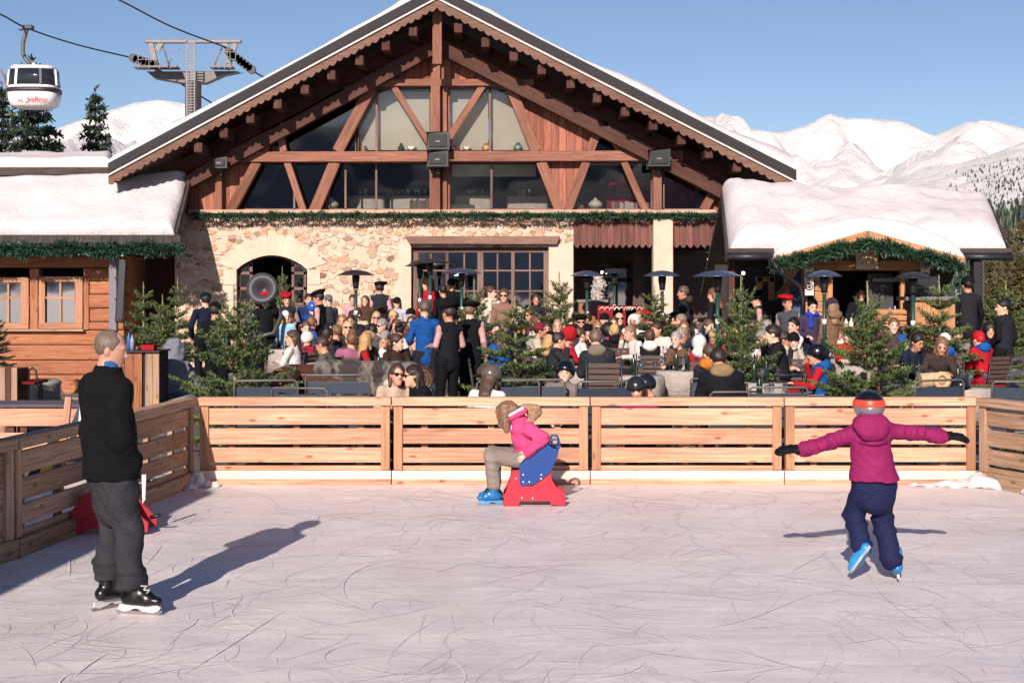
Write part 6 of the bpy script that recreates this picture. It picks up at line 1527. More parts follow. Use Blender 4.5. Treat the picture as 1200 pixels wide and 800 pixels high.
# px, head top py, pose, yaw, outfit, top, legs, hair, hair colour, hat, hat colour, glasses, label, extra
PEOPLE = [
 (240, 341, 'stand_pocket', 30, 'jacket', '#1c2338', '#16171c', 'short', '#222222', 'cap', '#1a1a1d', 0, 'person in navy jacket and dark cap in the cabin shadow, back turned', {}),
 (254, 352, 'stand', -20, 'jacket', '#131418', '#121317', 'short', '#1a1614', 'cap', '#111113', 0, 'person in black standing right behind the navy jacket and cap', {}),
 (310, 341, 'stand_up', 20, 'jacket', '#15161b', '#131419', 'short', '#2a1c16', 'beret', '#c81f2e', 0, 'musician in dark coat and red beret carrying the sousaphone', {}),
 (300, 347, 'stand', 170, 'jacket', '#8d8a8c', '#2a2a30', 'short', '#4a3a30', None, '', 0, 'person in grey half hidden behind the sousaphone player', {'Y': 25.6}),
 (338, 342, 'stand_tray', 190, 'vest', '#2b2d33', '#1d1e24', 'short', '#3a2a22', 'beret', '#c2202f', 0, 'person in red beret and dark vest facing the camera by the arched door', {'sleeves': '#a5a0a0', 'Y': 27}),
 (322, 358, 'stand', 165, 'jacket', '#e0b92a', '#2a2a34', 'short', '#b09060', 'beanie', '#ece6dc', 1, 'person in yellow jacket, white hat and sunglasses', {'Y': 26.5}),
 (336, 363, 'stand_turn', 170, 'jacket', '#9cc3d8', '#27365a', 'short', '#8a6a48', 'beanie', '#f0ebe6', 0, 'child in pale blue jacket and white hat', {'Y': 25.2}),
 (360, 344, 'stand', 200, 'jacket', '#243a6a', '#20222a', 'short', '#1f1916', None, '', 0, 'dark haired person in navy and blue left of the pink sleeved waiter', {'Y': 27.2}),
 (364, 353, 'stand', 30, 'jacket', '#2458a8', '#20222a', 'short', '#2a2018', 'helmet', '#2a5cb0', 0, 'child in blue helmet in front of the arched door', {'Y': 26.6}),
 (376, 339, 'stand_tray', 80, 'vest', '#1b1c22', '#141519', 'short', '#2a201a', 'beret', '#101013', 0, 'waiter in black beret and vest with pink sleeves, facing left by the arch', {'sleeves': PK}),
 (387, 344, 'stand', 200, 'jacket', '#3a3c46', '#22232a', 'short', '#55483c', 'cap', '#77777a', 0, 'person in grey cap right behind the left waiter', {'Y': 28}),
 (411, 345, 'stand', 185, 'jacket', '#d59aa4', '#33343c', 'short', '#3c2c22', None, '', 0, 'person in pale pink top against the stone wall', {'Y': 29.2}),
 (430, 346, 'stand', 175, 'jacket', '#5d443a', '#33343c', 'long', '#5a3c2a', None, '', 0, 'long haired person in brown jacket between heater and waiter', {'Y': 29}),
 (447, 329, 'stand', 5, 'vest', '#31343c', '#17181c', 'short', '#2a201a', 'beret', '#101013', 0, 'waiter in grey vest and beret, back turned against the stone wall', {'sleeves': PK}),
 (467, 347, 'stand', 180, 'jacket', '#c3c2cc', '#2a2c3c', 'long', '#3b2a20', 'cap', '#18191c', 0, 'long haired person in black cap and pale jacket right of the grey vest waiter', {'Y': 28.6}),
 (527, 325, 'stand_pocket', 190, 'puffer', '#16171b', '#15161a', 'short', '#6a5a50', 'cap', '#1a1a1c', 1, 'person in shiny black jacket and sunglasses before the wide window', {}),
 (501, 325, 'stand_turn', 150, 'jacket', '#b4242e', '#2a2a30', 'long', '#c59a60', None, '', 0, 'blond person in red jacket at the left of the wide window', {}),
 (521, 333, 'stand', 20, 'jacket', '#17181c', '#15161a', 'short', '#1c1614', None, '', 0, 'person in black between the red jacket and the leather jacket', {}),
 (576, 335, 'stand_turn', 200, 'jacket', '#c8b8a8', '#2a2a30', 'bun', '#4a2f20', None, '', 0, 'brown haired person in cream scarf before the wide window', {'scarf': '#d8cbb8'}),
 (590, 338, 'stand', 170, 'jacket', '#a07868', '#2a2a30', 'short', '#5a3a28', None, '', 1, 'person in sunglasses and rust jacket before the wide window', {}),
 (586, 349, 'sit_table', 180, 'jacket', '#d8cfc6', '#2a2a30', 'short', '#6a4a34', None, '', 1, 'person in white jacket and sunglasses above the left fir branches', {}),
 (628, 345, 'stand', 185, 'jacket', '#35323a', '#2a2a30', 'short', '#4a3628', None, '', 0, 'person in dark jacket at the right pane of the wide window', {'Y': 29.3}),
 (613, 361, 'sit_table', 175, 'jacket', '#cfc6bf', '#2a2a30', 'short', '#cbb89a', 'wide', '#d8cab4', 0, 'person in wide cream hat behind the dense fir', {}),
 (622, 362, 'sit_right', 175, 'jacket', '#5b3434', '#2a2a30', 'long', '#46281c', None, '', 1, 'long haired person in sunglasses beside the wide cream hat', {}),
 (499, 352, 'stand_tray', 8, 'jacket', '#1f5aa4', '#2a2730', 'short', '#5c4c44', None, '', 0, 'man in bright blue fleece standing with his back to the rink', {}),
 (524, 355, 'stand_tray', 40, 'vest', '#1f2129', '#15161a', 'short', '#3a2c24', 'beret', '#0f0f12', 0, 'waiter in black beret and padded vest next to the blue fleece', {'sleeves': PK}),
 (553, 352, 'stand', -15, 'vest', '#15161a', '#121316', 'short', '#6a5448', 'beret', '#0f0f12', 0, 'waiter in beret and black vest, back turned, left of the dense fir', {'sleeves': PK}),
 (365, 371, 'sit_left', -60, 'panel', '#b92835', '#b02430', 'short', '#7a5638', None, '', 0, 'child with brown hair in blue and red jacket at the left tables', {'sleeves': '#2c63b4', 'hood': '#2c63b4', 'sc': .95}),
 (355, 388, 'sit_table', -30, 'jacket', '#b92835', '#27304c', 'short', '#6a4a34', 'helmet', '#d8d2d0', 0, 'child in red jacket with pale helmet in front of the left tables', {'sc': .85}),
 (371, 385, 'sit_table', -30, 'jacket', '#3c3a42', '#26262c', 'short', '#2e221c', None, '', 0, 'dark haired person in charcoal, profile, left of the navy jacket', {}),
 (384, 379, 'sit_table', 10, 'jacket', '#1c2440', '#1c1d24', 'short', '#2a2420', 'helmet', '#1a1b20', 0, 'person in navy jacket and black helmet seen from behind', {}),
 (398, 368, 'sit_table', 180, 'jacket', '#8a7464', '#2a2a30', 'long', '#8f6a48', None, '', 0, 'person with light brown long hair at the left middle table', {}),
 (405, 377, 'sit_back', 190, 'jacket', '#c7a58c', '#2a2a30', 'long', '#c9a878', None, '', 1, 'blond person in sunglasses and beige top at the left middle table', {}),
 (395, 396, 'sit_low', 70, 'jacket', '#6b675f', '#2a2a30', 'short', '#3c2c22', None, '', 0, 'person in olive grey bent over the left middle table', {}),
 (437, 380, 'sit_low', 10, 'puffer', '#63656a', '#26272c', 'short', '#201816', None, '', 0, 'black haired person in thick grey coat, back turned', {'hood': '#77777a'}),
 (435, 366, 'sit_table', 185, 'jacket', '#3b3238', '#2a2a30', 'long', '#c8a070', None, '', 1, 'blond person in sunglasses behind the grey coat', {}),
 (451, 374, 'sit_right', 170, 'jacket', '#cfc5bd', '#2a2a30', 'short', '#8c8480', None, '', 1, 'grey haired person in glasses beside the white jacket', {}),
 (466, 364, 'sit_drink', 190, 'jacket', '#8c6f78', '#2a2a30', 'short', '#c9a57a', None, '', 0, 'person with short blond hair and mauve top', {}),
 (480, 362, 'sit_table', 180, 'jacket', '#25262e', '#2a2a30', 'short', '#2a201a', 'beanie', '#15161a', 0, 'person in black beanie left of the blue fleece', {}),
 (463, 379, 'sit_left', -50, 'jacket', '#d9d4d2', '#30313a', 'bun', '#2b1d18', None, '', 0, 'person in white jacket with dark hair tied up', {}),
 (477, 374, 'sit_table', 140, 'jacket', '#4a4652', '#2a2a30', 'short', '#6a452c', None, '', 0, 'brown haired youngster between the white jacket and blue fleece', {'sc': .93}),
 (418, 370, 'sit_table', 175, 'jacket', '#2c2f3a', '#2a2a30', 'short', '#3a2c22', None, '', 0, 'dark haired person just right of the beige top', {}),
 (350, 376, 'sit_table', 200, 'jacket', '#4b4d57', '#2a2a30', 'short', '#5a4636', None, '', 0, 'person in slate jacket right of the pale blue child', {}),
 (456, 427, 'sit_table', 200, 'jacket', '#c0aa98', '#5a4a44', 'long', '#4a3026', None, '', 1, 'person in sunglasses and cream shearling jacket right behind the fence', {'hood': '#d8c6b2'}),
 (505, 429, 'sit_table', 110, 'puffer', '#17181d', '#1a1b20', 'long', '#2a1d18', None, '', 1, 'person in black jacket and sunglasses looking left behind the fence', {}),
 (559, 430, 'sit_low', -20, 'jacket', '#e2dcd8', '#3a3a44', 'long', '#4a352a', 'helmet', '#5c5048', 0, 'person in white jacket with brown helmet and long hair', {}),
 (651, 424, 'sit_back', 170, 'puffer', '#8f8280', '#3a3a44', 'short', '#3a2a22', 'helmet', '#101319', 0, 'person in shiny grey jacket and black ski helmet at the fence', {}),
 (648, 365, 'sit_table', 165, 'jacket', '#2b2b33', '#2a2a30', 'short', '#9a9490', None, '', 0, 'grey haired person with red scarf right of the dense fir', {'scarf': '#b8242e'}),
 (661, 374, 'sit_table', 175, 'jacket', '#3b3b44', '#2a2a30', 'long', '#a08468', None, '', 0, 'person with ash blond hair beside the red scarf', {}),
 (654, 385, 'sit_low', -60, 'jacket', '#c22430', '#2a2a30', 'short', '#6a2020', 'hood', '#c22430', 0, 'person in red jacket with its hood up', {}),
 (669, 384, 'sit_table', -55, 'jacket', '#e3dcd8', '#c8c2c0', 'short', '#4c3428', None, '', 0, 'person in white ski jacket facing right at the centre table', {}),
 (683, 369, 'sit_table', 180, 'jacket', '#23242b', '#2a2a30', 'short', '#2e221c', 'beret', '#131316', 1, 'person in black beret and sunglasses at the centre', {}),
 (695, 380, 'sit_table', 175, 'jacket', '#1b1b20', '#2a2a30', 'short', '#2e221c', 'beanie', '#121215', 0, 'person in black beanie and black jacket facing the camera', {}),
 (702, 366, 'sit_table', 100, 'puffer', '#20222b', '#2a2a30', 'short', '#3a2a20', None, '', 0, 'dark haired person in black puffer right of the black beret', {}),
 (706, 388, 'sit_low', 0, 'puffer', '#33363c', '#25262b', 'short', '#6a5648', None, '', 0, 'broad person in dark padded jacket with furry hood, back turned', {'hood': '#8d8474', 'sc': 1.06}),
 (719, 367, 'sit_table', 140, 'jacket', '#b9b2ac', '#2a2a30', 'short', '#2a201a', 'beanie', '#16171b', 0, 'person in black beanie and light grey jacket', {}),
 (729, 367, 'sit_back', 185, 'jacket', '#292b33', '#2a2a30', None, '#2a201a', None, '', 1, 'bald person in sunglasses and dark jacket', {}),
 (739, 369, 'sit_table', 160, 'jacket', '#e0dcdc', '#2a2a30', 'short', '#e0dcd8', 'hood', '#dcd8d8', 0, 'person in white hooded jacket behind the curly hair', {}),
 (736, 380, 'sit_low', 60, 'jacket', '#2a86b8', '#2a2a30', 'curly', '#171316', None, '', 0, 'person with big black curls in turquoise jacket', {'scarf': '#c04a78'}),
 (750, 382, 'sit_drink', 120, 'jacket', '#d8ccc4', '#2a2a30', 'short', '#8a6a50', None, '', 0, 'brown haired person in white drinking, left of the black and white jacket', {}),
 (762, 388, 'sit_table', -5, 'panel', '#1d1e25', '#d6cec8', 'short', '#4c382c', None, '', 0, 'person in black and white ski jacket on a brown slatted chair', {'sleeves': '#e8e2de', 'hood': '#e8e2de'}),
 (803, 335, 'stand_pocket', 80, 'jacket', '#292b33', '#1c1d22', 'short', '#5a4a40', None, '', 0, 'person in dark parka facing left beside the porch pillar', {'hood': '#4a4038'}),
 (836, 337, 'stand_tray', 60, 'jacket', '#1f2026', '#1c1d22', 'long', '#6a4630', None, '', 0, 'long haired person in black behind the blue patio heater', {}),
 (793, 366, 'sit_drink', 70, 'puffer', '#22242d', '#1c1d22', 'short', '#2a201a', 'beanie', '#141519', 0, 'person in black beanie in profile right of the slim heater pole', {}),
 (813, 368, 'sit_table', 100, 'jacket', '#23242b', '#1c1d22', 'short', '#8a7a6c', None, '', 0, 'grey haired person in black right of the beanie in profile', {}),
 (785, 386, 'sit_low', -70, 'jacket', '#3a4458', '#1c1d22', 'short', '#8f7c6c', None, '', 0, 'balding person in blue grey bending to the right', {}),
 (804, 389, 'sit_table', 150, 'jacket', '#7a5c44', '#1c1d22', 'short', '#9a948e', None, '', 0, 'grey haired person in tan jacket behind the white and red jacket', {}),
 (817, 393, 'sit_table', 0, 'panel', '#c42434', '#2a2a30', 'short', '#3a2a22', 'hood', '#e0d8d6', 0, 'person in white and red ski jacket with hood, back turned', {'sleeves': '#e6dedc', 'hood': '#e6dedc'}),
 (838, 405, 'sit_left', -15, 'jacket', '#2b2e38', '#1c1d22', 'short', '#4c3a30', None, '', 0, 'person with cropped hair and orange collar near the fence', {'hood': '#e08a34'}),
 (855, 408, 'sit_low', 5, 'puffer', '#1b1c21', '#1c1d22', 'short', '#2a201c', None, '', 0, 'person in black puffer with tan fur hood near the fence', {'hood': '#a58866', 'sc': 1.05}),
 (757, 440, 'sit_low', 170, 'jacket', '#b02468', '#2a2a30', 'short', '#2a2028', 'helmet', '#24242a', 0, 'child in fuchsia jacket peeping over the fence', {'sc': .85}),
 (779, 441, 'sit_low', 110, 'jacket', '#1d2030', '#2a2a30', 'short', '#5a4030', 'helmet', '#181b26', 0, 'child in glossy dark helmet just behind the fence', {'sc': .85}),
 (889, 340, 'stand_tray', 85, 'vest', '#202229', '#15161a', 'short', '#3a2c24', 'beret', '#101013', 0, 'waiter in black beret serving, facing left beside the tall fir', {'sleeves': PK}),
 (926, 344, 'stand_turn', 160, 'vest', '#50525a', '#1c1d22', 'short', '#4a352a', 'beret', '#cc2030', 0, 'waitress in red beret and grey vest before the hut', {'sleeves': '#b59a98', 'Y': 23.5}),
 (949, 350, 'stand_tray', 185, 'jacket', '#4c3f5c', '#202028', 'short', '#17120f', None, '', 0, 'black haired person in patterned jacket with bright blue scarf', {'scarf': '#2b48c0', 'Y': 23.3}),
 (972, 348, 'stand', 20, 'jacket', '#8a6a52', '#1c1c22', 'long', '#8a6a54', 'beanie', '#c79aa0', 0, 'person in leopard spotted coat and pink hat with a grey backpack', {'hood': '#9a785e', 'Y': 23.2}),
 (930, 371, 'sit_left', 100, 'jacket', '#ded8d4', '#202028', 'short', '#15110f', None, '', 0, 'black haired person in white top in front of the red beret', {}),
 (908, 389, 'sit_drink', -100, 'jacket', '#2a2b32', '#202028', 'short', '#2a1f1a', None, '', 0, 'dark haired person leaning towards the man in the black coat', {}),
 (919, 380, 'sit_drink', 80, 'puffer', '#1d1e24', '#202028', 'short', '#241b17', None, '', 0, 'dark haired man in black coat facing left behind the fence', {'sc': 1.08}),
 (961, 405, 'sit_drink', 75, 'panel', '#1f62b4', '#1f3a66', 'short', '#2a201c', 'helmet', '#111217', 0, 'person in red and blue ski jacket and black helmet, drinking', {'sleeves': '#c3242f', 'hood': '#1f62b4'}),
 (1006, 334, 'stand_tray', 180, 'jacket', '#1f2026', '#1c1d22', 'short', '#15110f', None, '', 0, 'barman in dark clothes inside the hut window', {}),
 (1062, 391, 'sit_low', -150, 'jacket', '#23283a', '#202028', 'short', '#15110f', None, '', 0, 'black haired person right of the large fir', {}),
 (1078, 391, 'sit_table', 150, 'jacket', '#1f2026', '#202028', 'short', '#5a3c2a', None, '', 0, 'brown haired person in black left of the white beanie', {}),
 (1092, 393, 'sit_low', 170, 'jacket', '#4a3c3a', '#202028', 'long', '#7a5a44', None, '', 0, 'person with wavy hair just left of the white beanie', {}),
 (1103, 384, 'sit_table', 180, 'jacket', '#8a7c6c', '#202028', 'short', '#b9a88c', 'wide', '#a79480', 0, 'person in broad taupe hat behind the white beanie', {}),
 (1105, 391, 'sit_table', 5, 'panel', '#2268b8', '#c0222e', 'short', '#8a6a50', 'beanie', '#ece6e2', 0, 'person in white beanie and red and blue jacket, back turned', {'sleeves': '#c0222e', 'hood': '#2268b8'}),
 (1157, 388, 'sit_drink', 25, 'puffer', '#c61f33', '#b81f30', 'short', '#c8202e', 'beanie', '#cf2434', 0, 'person in all red ski suit with blue shoulders and red hat', {'hood': '#1f66b8'}),
 (1152, 380, 'sit_table', 170, 'jacket', '#2a2a30', '#202028', 'curly', '#1b1613', None, '', 0, 'dark curly haired person behind the red ski suit', {}),
 (1175, 350, 'stand_turn', 40, 'vest', '#2a2c34', '#15161a', 'short', '#17120f', None, '', 0, 'waiter in dark padded vest standing at the right edge', {'sleeves': '#1a1a1f'}),
 (1134, 323, 'stand', 10, 'vest', '#2c2b31', '#15161a', 'short', '#17120f', 'beanie', '#17171b', 0, 'person in black with white piping by the hut corner post', {'sleeves': '#16161b'}),
 (1040, 372, 'sit_table', 175, 'jacket', '#5a4a48', '#202028', 'short', '#6a4a3a', None, '', 0, 'brown haired person behind the upper branches of the large fir', {}),
 (985, 378, 'sit_table', 170, 'jacket', '#d8cfc6', '#202028', 'long', '#a58462', None, '', 0, 'fair haired person in cream left of the large fir', {}),
 (997, 384, 'sit_right', 185, 'jacket', '#b0482e', '#202028', 'short', '#3a2a22', None, '', 0, 'person in rust jacket behind the left branches of the large fir', {}),
 (900, 366, 'sit_table', 180, 'jacket', '#b4303a', '#202028', 'short', '#4a3628', None, '', 0, 'person in red jumper behind the man in the black coat', {}),
 (824, 374, 'sit_left', 175, 'jacket', '#2c3a5a', '#202028', 'short', '#5a4434', None, '', 0, 'person in blue jumper left of the tall spreading fir', {}),
 (845, 379, 'sit_table', 180, 'jacket', '#a83848', '#202028', 'long', '#3a281e', None, '', 0, 'long haired person in dark pink next to the spreading fir', {}),
 (768, 372, 'sit_table', 175, 'jacket', '#3c3f4c', '#202028', 'short', '#7a6250', None, '', 0, 'person in slate top behind the black and white jacket', {}),
 (640, 377, 'sit_table', 180, 'jacket', '#7a5a50', '#202028', 'short', '#3a2a20', None, '', 0, 'dark haired person in brown at the right side of the dense fir', {}),
 (712, 372, 'sit_table', 180, 'jacket', '#6b2a34', '#202028', 'short', '#4a3628', None, '', 0, 'person in wine red between the two black beanies', {}),
 (345, 366, 'sit_table', 170, 'jacket', '#7b3038', '#2a2a30', 'long', '#6a4a34', None, '', 0, 'person in wine jacket with long hair right of the arched door', {}),
 (424, 362, 'sit_right', 180, 'jacket', '#c9b9a8', '#2a2a30', 'short', '#4a3424', None, '', 0, 'person in cream jumper near the pole of the arch heater', {}),
 (446, 361, 'sit_table', 170, 'jacket', '#293a66', '#2a2a30', 'short', '#a57c50', 'beanie', '#8c2c34', 0, 'person in blue jacket and wine coloured beanie', {}),
 (408, 364, 'sit_left', 200, 'jacket', '#2a2b30', '#2a2a30', 'short', '#2c201a', None, '', 1, 'person in black with sunglasses behind the blond ones', {}),
 (487, 371, 'sit_table', 185, 'jacket', '#8a3a40', '#2a2a30', 'long', '#5a3a28', None, '', 0, 'long haired person in dusty red left of the blue fleece', {}),
 (632, 372, 'sit_left', 180, 'jacket', '#d6ccc4', '#2a2a30', 'bun', '#6a4630', None, '', 0, 'person in off white with tied hair right of the wide cream hat', {}),
 (690, 375, 'sit_table', 190, 'jacket', '#3a4a6a', '#2a2a30', 'short', '#8a6a4c', None, '', 1, 'person in steel blue and sunglasses between beret and beanie', {}),
 (746, 366, 'sit_table', 180, 'jacket', '#c0384a', '#2a2a30', 'long', '#a27a50', None, '', 0, 'fair haired person in raspberry red near the porch pillar', {}),
 (777, 378, 'sit_right', 170, 'jacket', '#d9cfc8', '#2a2a30', 'short', '#3c2a20', None, '', 0, 'person in off white left of the pole before the pillar', {}),
 (800, 376, 'sit_table', 180, 'jacket', '#343a4a', '#2a2a30', 'long', '#7a5238', None, '', 0, 'auburn haired person in dark slate behind the tan jacket', {}),
 (833, 386, 'sit_low', 160, 'jacket', '#c8453a', '#2a2a30', 'short', '#c2a074', None, '', 0, 'fair haired child in coral behind the orange collar', {'sc': .88}),
 (880, 374, 'sit_table', 180, 'jacket', '#55606e', '#2a2a30', 'short', '#2c211b', None, '', 1, 'person in blue grey and sunglasses right of the spreading fir', {}),
 (1127, 384, 'sit_table', 170, 'jacket', '#9a8f88', '#2a2a30', 'short', '#5a4232', None, '', 0, 'person in pale grey between white beanie and red ski suit', {}),
 (673, 366, 'sit_table', 170, 'jacket', '#40424e', '#202028', 'short', '#2e2420', None, '', 0, 'dark haired person in slate left of the black beret', {}),
]
# the rest of the seated crowd
frng = random.Random(5); taken = [(p[0], p[1]) for p in PEOPLE]; seenl = set(); LM = [(345, 'the arched door'), (417, 'the arch heater pole'), (499, 'the blue fleece'), (603, 'the dense fir'), (683, 'the black beret'), (730, 'the red benches'), (776, 'the pale porch pillar'), (841, 'the blue hooded heater'), (869, 'the spreading fir'), (926, 'the red beret waitress')]
COLS = [('white', '#d8d2cf'), ('red', '#b3242f'), ('navy', '#1f2a4a'), ('black', '#1a1b20'), ('charcoal', '#33343a'), ('cream', '#c4b6a4'), ('bright blue', '#2260b4'), ('dusty pink', '#b0708a'), ('grey', '#6a6c72'), ('dark brown', '#43322c'), ('dark green', '#2c4038'), ('white', '#d8d2cf'), ('burgundy', '#5e2230'), ('dark blue', '#24365a'), ('black', '#1a1b20'), ('olive', '#4a4a36'), ('beige', '#a08c78')]
HRS = [('short', '#2a1f1a', 'black hair'), ('short', '#6a4a34', 'brown hair'), ('long', '#b08a5c', 'long fair hair'), ('long', '#4a3024', 'long brown hair'), ('short', '#8d8680', 'grey hair'), ('bun', '#3c281e', 'tied up hair'), ('short', '#c29c68', 'blond hair')]
HTS = [(None, '', '')]*6+[('beanie', '#a8a29c', 'light hat'), ('beanie', '#17181c', 'black hat'), ('helmet', '#17191f', 'black helmet'), ('cap', '#27304a', 'blue cap'), ('beanie', '#8e2c34', 'red hat')]
tries = 0; made = 0
while made < 52 and tries < 4000:
    tries += 1; lo, hi = frng.choice(((342, 482), (342, 482), (640, 860), (640, 860), (640, 860), (570, 660), (878, 938), (1045, 1150)))
    px = frng.uniform(lo, hi); py = frng.uniform(361, 403) if px < 880 else frng.uniform(376, 402)
    if any(abs(px-a) < 7.5 and abs(py-b_) < 12 for a, b_ in taken): continue
    if 583 < px < 622 and py > 380: continue
    if py > 384 and (690 < px < 860 or px > 1085): continue
    if py > 392: continue
    cn, cc_ = frng.choice(COLS); hk, hcc, hn = frng.choice(HRS); ht, htc, htn = frng.choice(HTS); gl = frng.random() < .3
    lm = min(LM, key=lambda q: abs(q[0]-px)); side_ = 'left of' if px < lm[0] else 'right of'
    far = 'far back' if py < 374 else 'mid row' if py < 390 else 'near row'
    lab = 'person in %s jacket and %s%s, %s, %s %s' % (cn, htn or hn, ' and sunglasses' if gl else '', far, side_, lm[1])
    if lab in seenl or len(lab.split()) > 16: continue
    seenl.add(lab); taken.append((px, py)); made += 1
    out = frng.choice(('jacket', 'jacket', 'puffer', 'panel')); ex = {'hood': cc_} if frng.random() < .35 else {}
    if out == 'panel': ex['sleeves'] = frng.choice(('#e8e2df', '#c3242f', '#1a1b20', '#2260b4'))
    yaw = frng.choice((180, 170, 195, 150, 210, 90, 70, -80, 10, -20, 0)); po = frng.choice(('sit_table', 'sit_drink', 'sit_back', 'sit_left', 'sit_right', 'sit_low'))
    PEOPLE.append((int(px), int(py), po, yaw, out, cc_, '#2a2a30', hk, hcc, ht, htc, gl, lab, ex))
seats = []
for (px, py, pose, yaw, outfit, top, legs, hair, hc, hat, hatc, gl, lab, ex) in PEOPLE:
    sc = ex.get('sc', 1); seated = pose.startswith('sit')
    topz = (1.335 if seated else 1.765)+(.03 if hat else 0)
    Y = (sitY(py) if seated else stY(py)) if sc == 1 else None
    if Y is None:
        Y = 20
        for _ in range(30): Y += (zat(py, Y)-(zg(xat(px, Y), Y)+topz*sc))*8; Y = min(max(Y, 16.0), 30.2)
    if px == 1006: Y = 25.0
    if px == 1134: Y = 23.6
    if 'Y' in ex: Y = ex['Y']
    if px > 922 and px not in (1006, 1134) and Y > 23.6 and px < 1130: Y = 23.55-.002*(px % 7)*20
    x = xat(px, Y); z = zg(x, Y)
    if px == 1006: z = zat(334, 25)-1.78
    if px == 1134: z = zat(323, Y)-1.8; tag(MB().box((x-.4, Y-.35, zg(x, Y)-.05), (x+.4, Y+.35, z)).build('wooden_step', HW, bevel=.01), 'wooden step by the hut corner post', 'step')
    if 'Y' in ex: sc = (zat(py, Y)-z)/topz
    dz = zat(py, Y)-(z+topz*sc); 
    if not seated and abs(dz) < .4: sc *= 1+dz/1.78
    elif seated and abs(dz) < .25: sc *= 1+dz/1.33*.8
    kw = {k: v for k, v in ex.items() if k not in ('sc', 'Y')}
    person(lab, (x, Y, z), R(yaw), pose, outfit, top, legs, hair, hc, hat, hatc or '#111111', bool(gl), sc=sc, group='people on the terrace', **kw)
    if seated: seats.append((x, Y, R(yaw), lab, px, sc))
for (x, Y, yw, lab, px, sc) in seats:
    word = lab.split(' ')
    short = ' '.join(word[:11])
    pr = CH_B if px in (456, 505, 559, 651, 757, 779, 838, 855, 961) else CH_A
    kind = 'blue grey metal armchair' if pr is CH_B else 'brown slatted chair'
    short = ' '.join(word[:12]).rstrip(',')
    while short.split(' ')[-1] in ('in', 'of', 'the', 'and', 'with', 'at', 'to', 'behind', 'a', 'right', 'left', 'by', 'its'): short = ' '.join(short.split(' ')[:-1])
    put(pr, x, Y-.0, yw, kind+' of the '+' '.join(short.split(' ')[:9]), 'chairs on the terrace', sc)
# chairs standing empty along the fence
for (px, Y, rz, pr, lab) in ((312, 16.6, 10, CH_B, 'empty metal armchair beside the corner fir, behind the fence'), (365, 16.4, -12, CH_B, 'empty metal armchair before the left half of the leather sofa'), (398, 16.9, 4, CH_B, 'empty metal armchair before the middle of the leather sofa'),
                          (592, 16.6, 5, CH_B, 'left one of the two empty armchairs before the dense fir'), (628, 16.7, -4, CH_B, 'right one of the two empty armchairs before the dense fir'), (700, 16.5, 12, CH_B, 'empty metal armchair right of the shiny grey jacket'), (905, 16.5, 0, CH_B, 'empty metal armchair left of the drinking skier'),
                          (1072, 16.6, 25, CH_B, 'empty metal armchair right of the large fir'), (1183, 16.8, 0, CH_B, 'empty metal armchair beside the red ski suit at the right fence'), (690, 28, 180, CH_A, 'brown slatted chair standing at the porch door')):
    put(pr, xat(px, Y), Y, R(rz), lab, 'empty chairs on the terrace', (1.2, 1.12, 1.24, 1.16)[int(px) % 4] if pr is CH_B else 1)
# tables with bottles and glasses
GLS = glass('wine_glass_clear', .12, '#f0f2f4', .95)
tabs = [(378, 22.3, 'round table left of the arch heater, among the left diners'), (415, 22.8, 'round table under the slim heater by the stone wall'), (448, 19.9, 'round table between grey coat and white jacket'), (600, 24.5, 'round table behind the fir before the wide window'),
        (690, 20.4, 'round table at the centre between white ski jacket and padded jacket'), (722, 23.5, 'round table behind the black beanies'), (748, 19.9, 'round table before the curly hair'), (798, 20.6, 'round table behind the white and red jacket'),
        (845, 24, 'round table behind the spreading fir'), (890, 18.9, 'round table left of the man in the black coat'), (897, 16.9, 'round table just behind the fence left of the drinking skier'), (1068, 18.6, 'round table right of the large fir'), (1130, 18.3, 'round table between white beanie and red ski suit'),
        (1000, 22.6, 'round table between the large fir and hut'), (480, 16.9, 'round table between shearling and black jackets at the fence'), (340, 24.5, 'round table beside the children at the arch'), (645, 21.9, 'round table right of the dense fir'), (490, 27.5, 'round table at the left of the wide window')]
WINE = plain('green_bottle_glass', '#1c2b1c', .12, 0, 0, 5, 0)
def glass_mesh():
    return MB().lathe([(.032, 0), (.005, .008), (.005, .09), (.03, .115), (.038, .15), (.032, .2), (.03, .2), (.0, .115)], (0, 0, 0), 10).mesh('wine_glass')
def bottle_mesh():
    return MB().lathe([(.036, 0), (.038, .01), (.038, .19), (.014, .24), (.014, .3), (0, .3)], (0, 0, 0), 12).mesh('bottle')
GM, BM_ = glass_mesh(), bottle_mesh(); GM.materials.append(GLS); BM_.materials.append(WINE)
side_w = ['left', 'right', 'far', 'near', 'middle']
for i, (px, Y, lab) in enumerate(tabs):
    x = xat(px, Y); put(TB, x, Y, i*.7, lab, 'cloth covered tables on the terrace'); z = zg(x, Y)+.748
    for k in range(5):
        a = [math.pi, 0, math.pi/2, -math.pi/2, .6][k]; r_ = .26 if k < 4 else .08
        o = bpy.data.objects.new('wine_glass', GM); COL.objects.link(o); o.location = (x+r_*math.cos(a)+random.uniform(-.03, .03), Y+r_*math.sin(a), z)
        tag(o, side_w[k]+' glass on the '+' '.join(lab.split(' ')[:11]).rstrip(','), 'glass', 'glasses on the terrace tables')
    for k in range(1+(i % 2)):
        o = bpy.data.objects.new('bottle', BM_); COL.objects.link(o); o.location = (x-.06+.14*k, Y+.07*(1-2*k), z); o.scale = (1, 1, 1+.12*k)
        tag(o, ('shorter' if k == 0 else 'taller')+' bottle on the '+' '.join(lab.split(' ')[:11]).rstrip(','), 'bottle', 'bottles on the terrace tables')
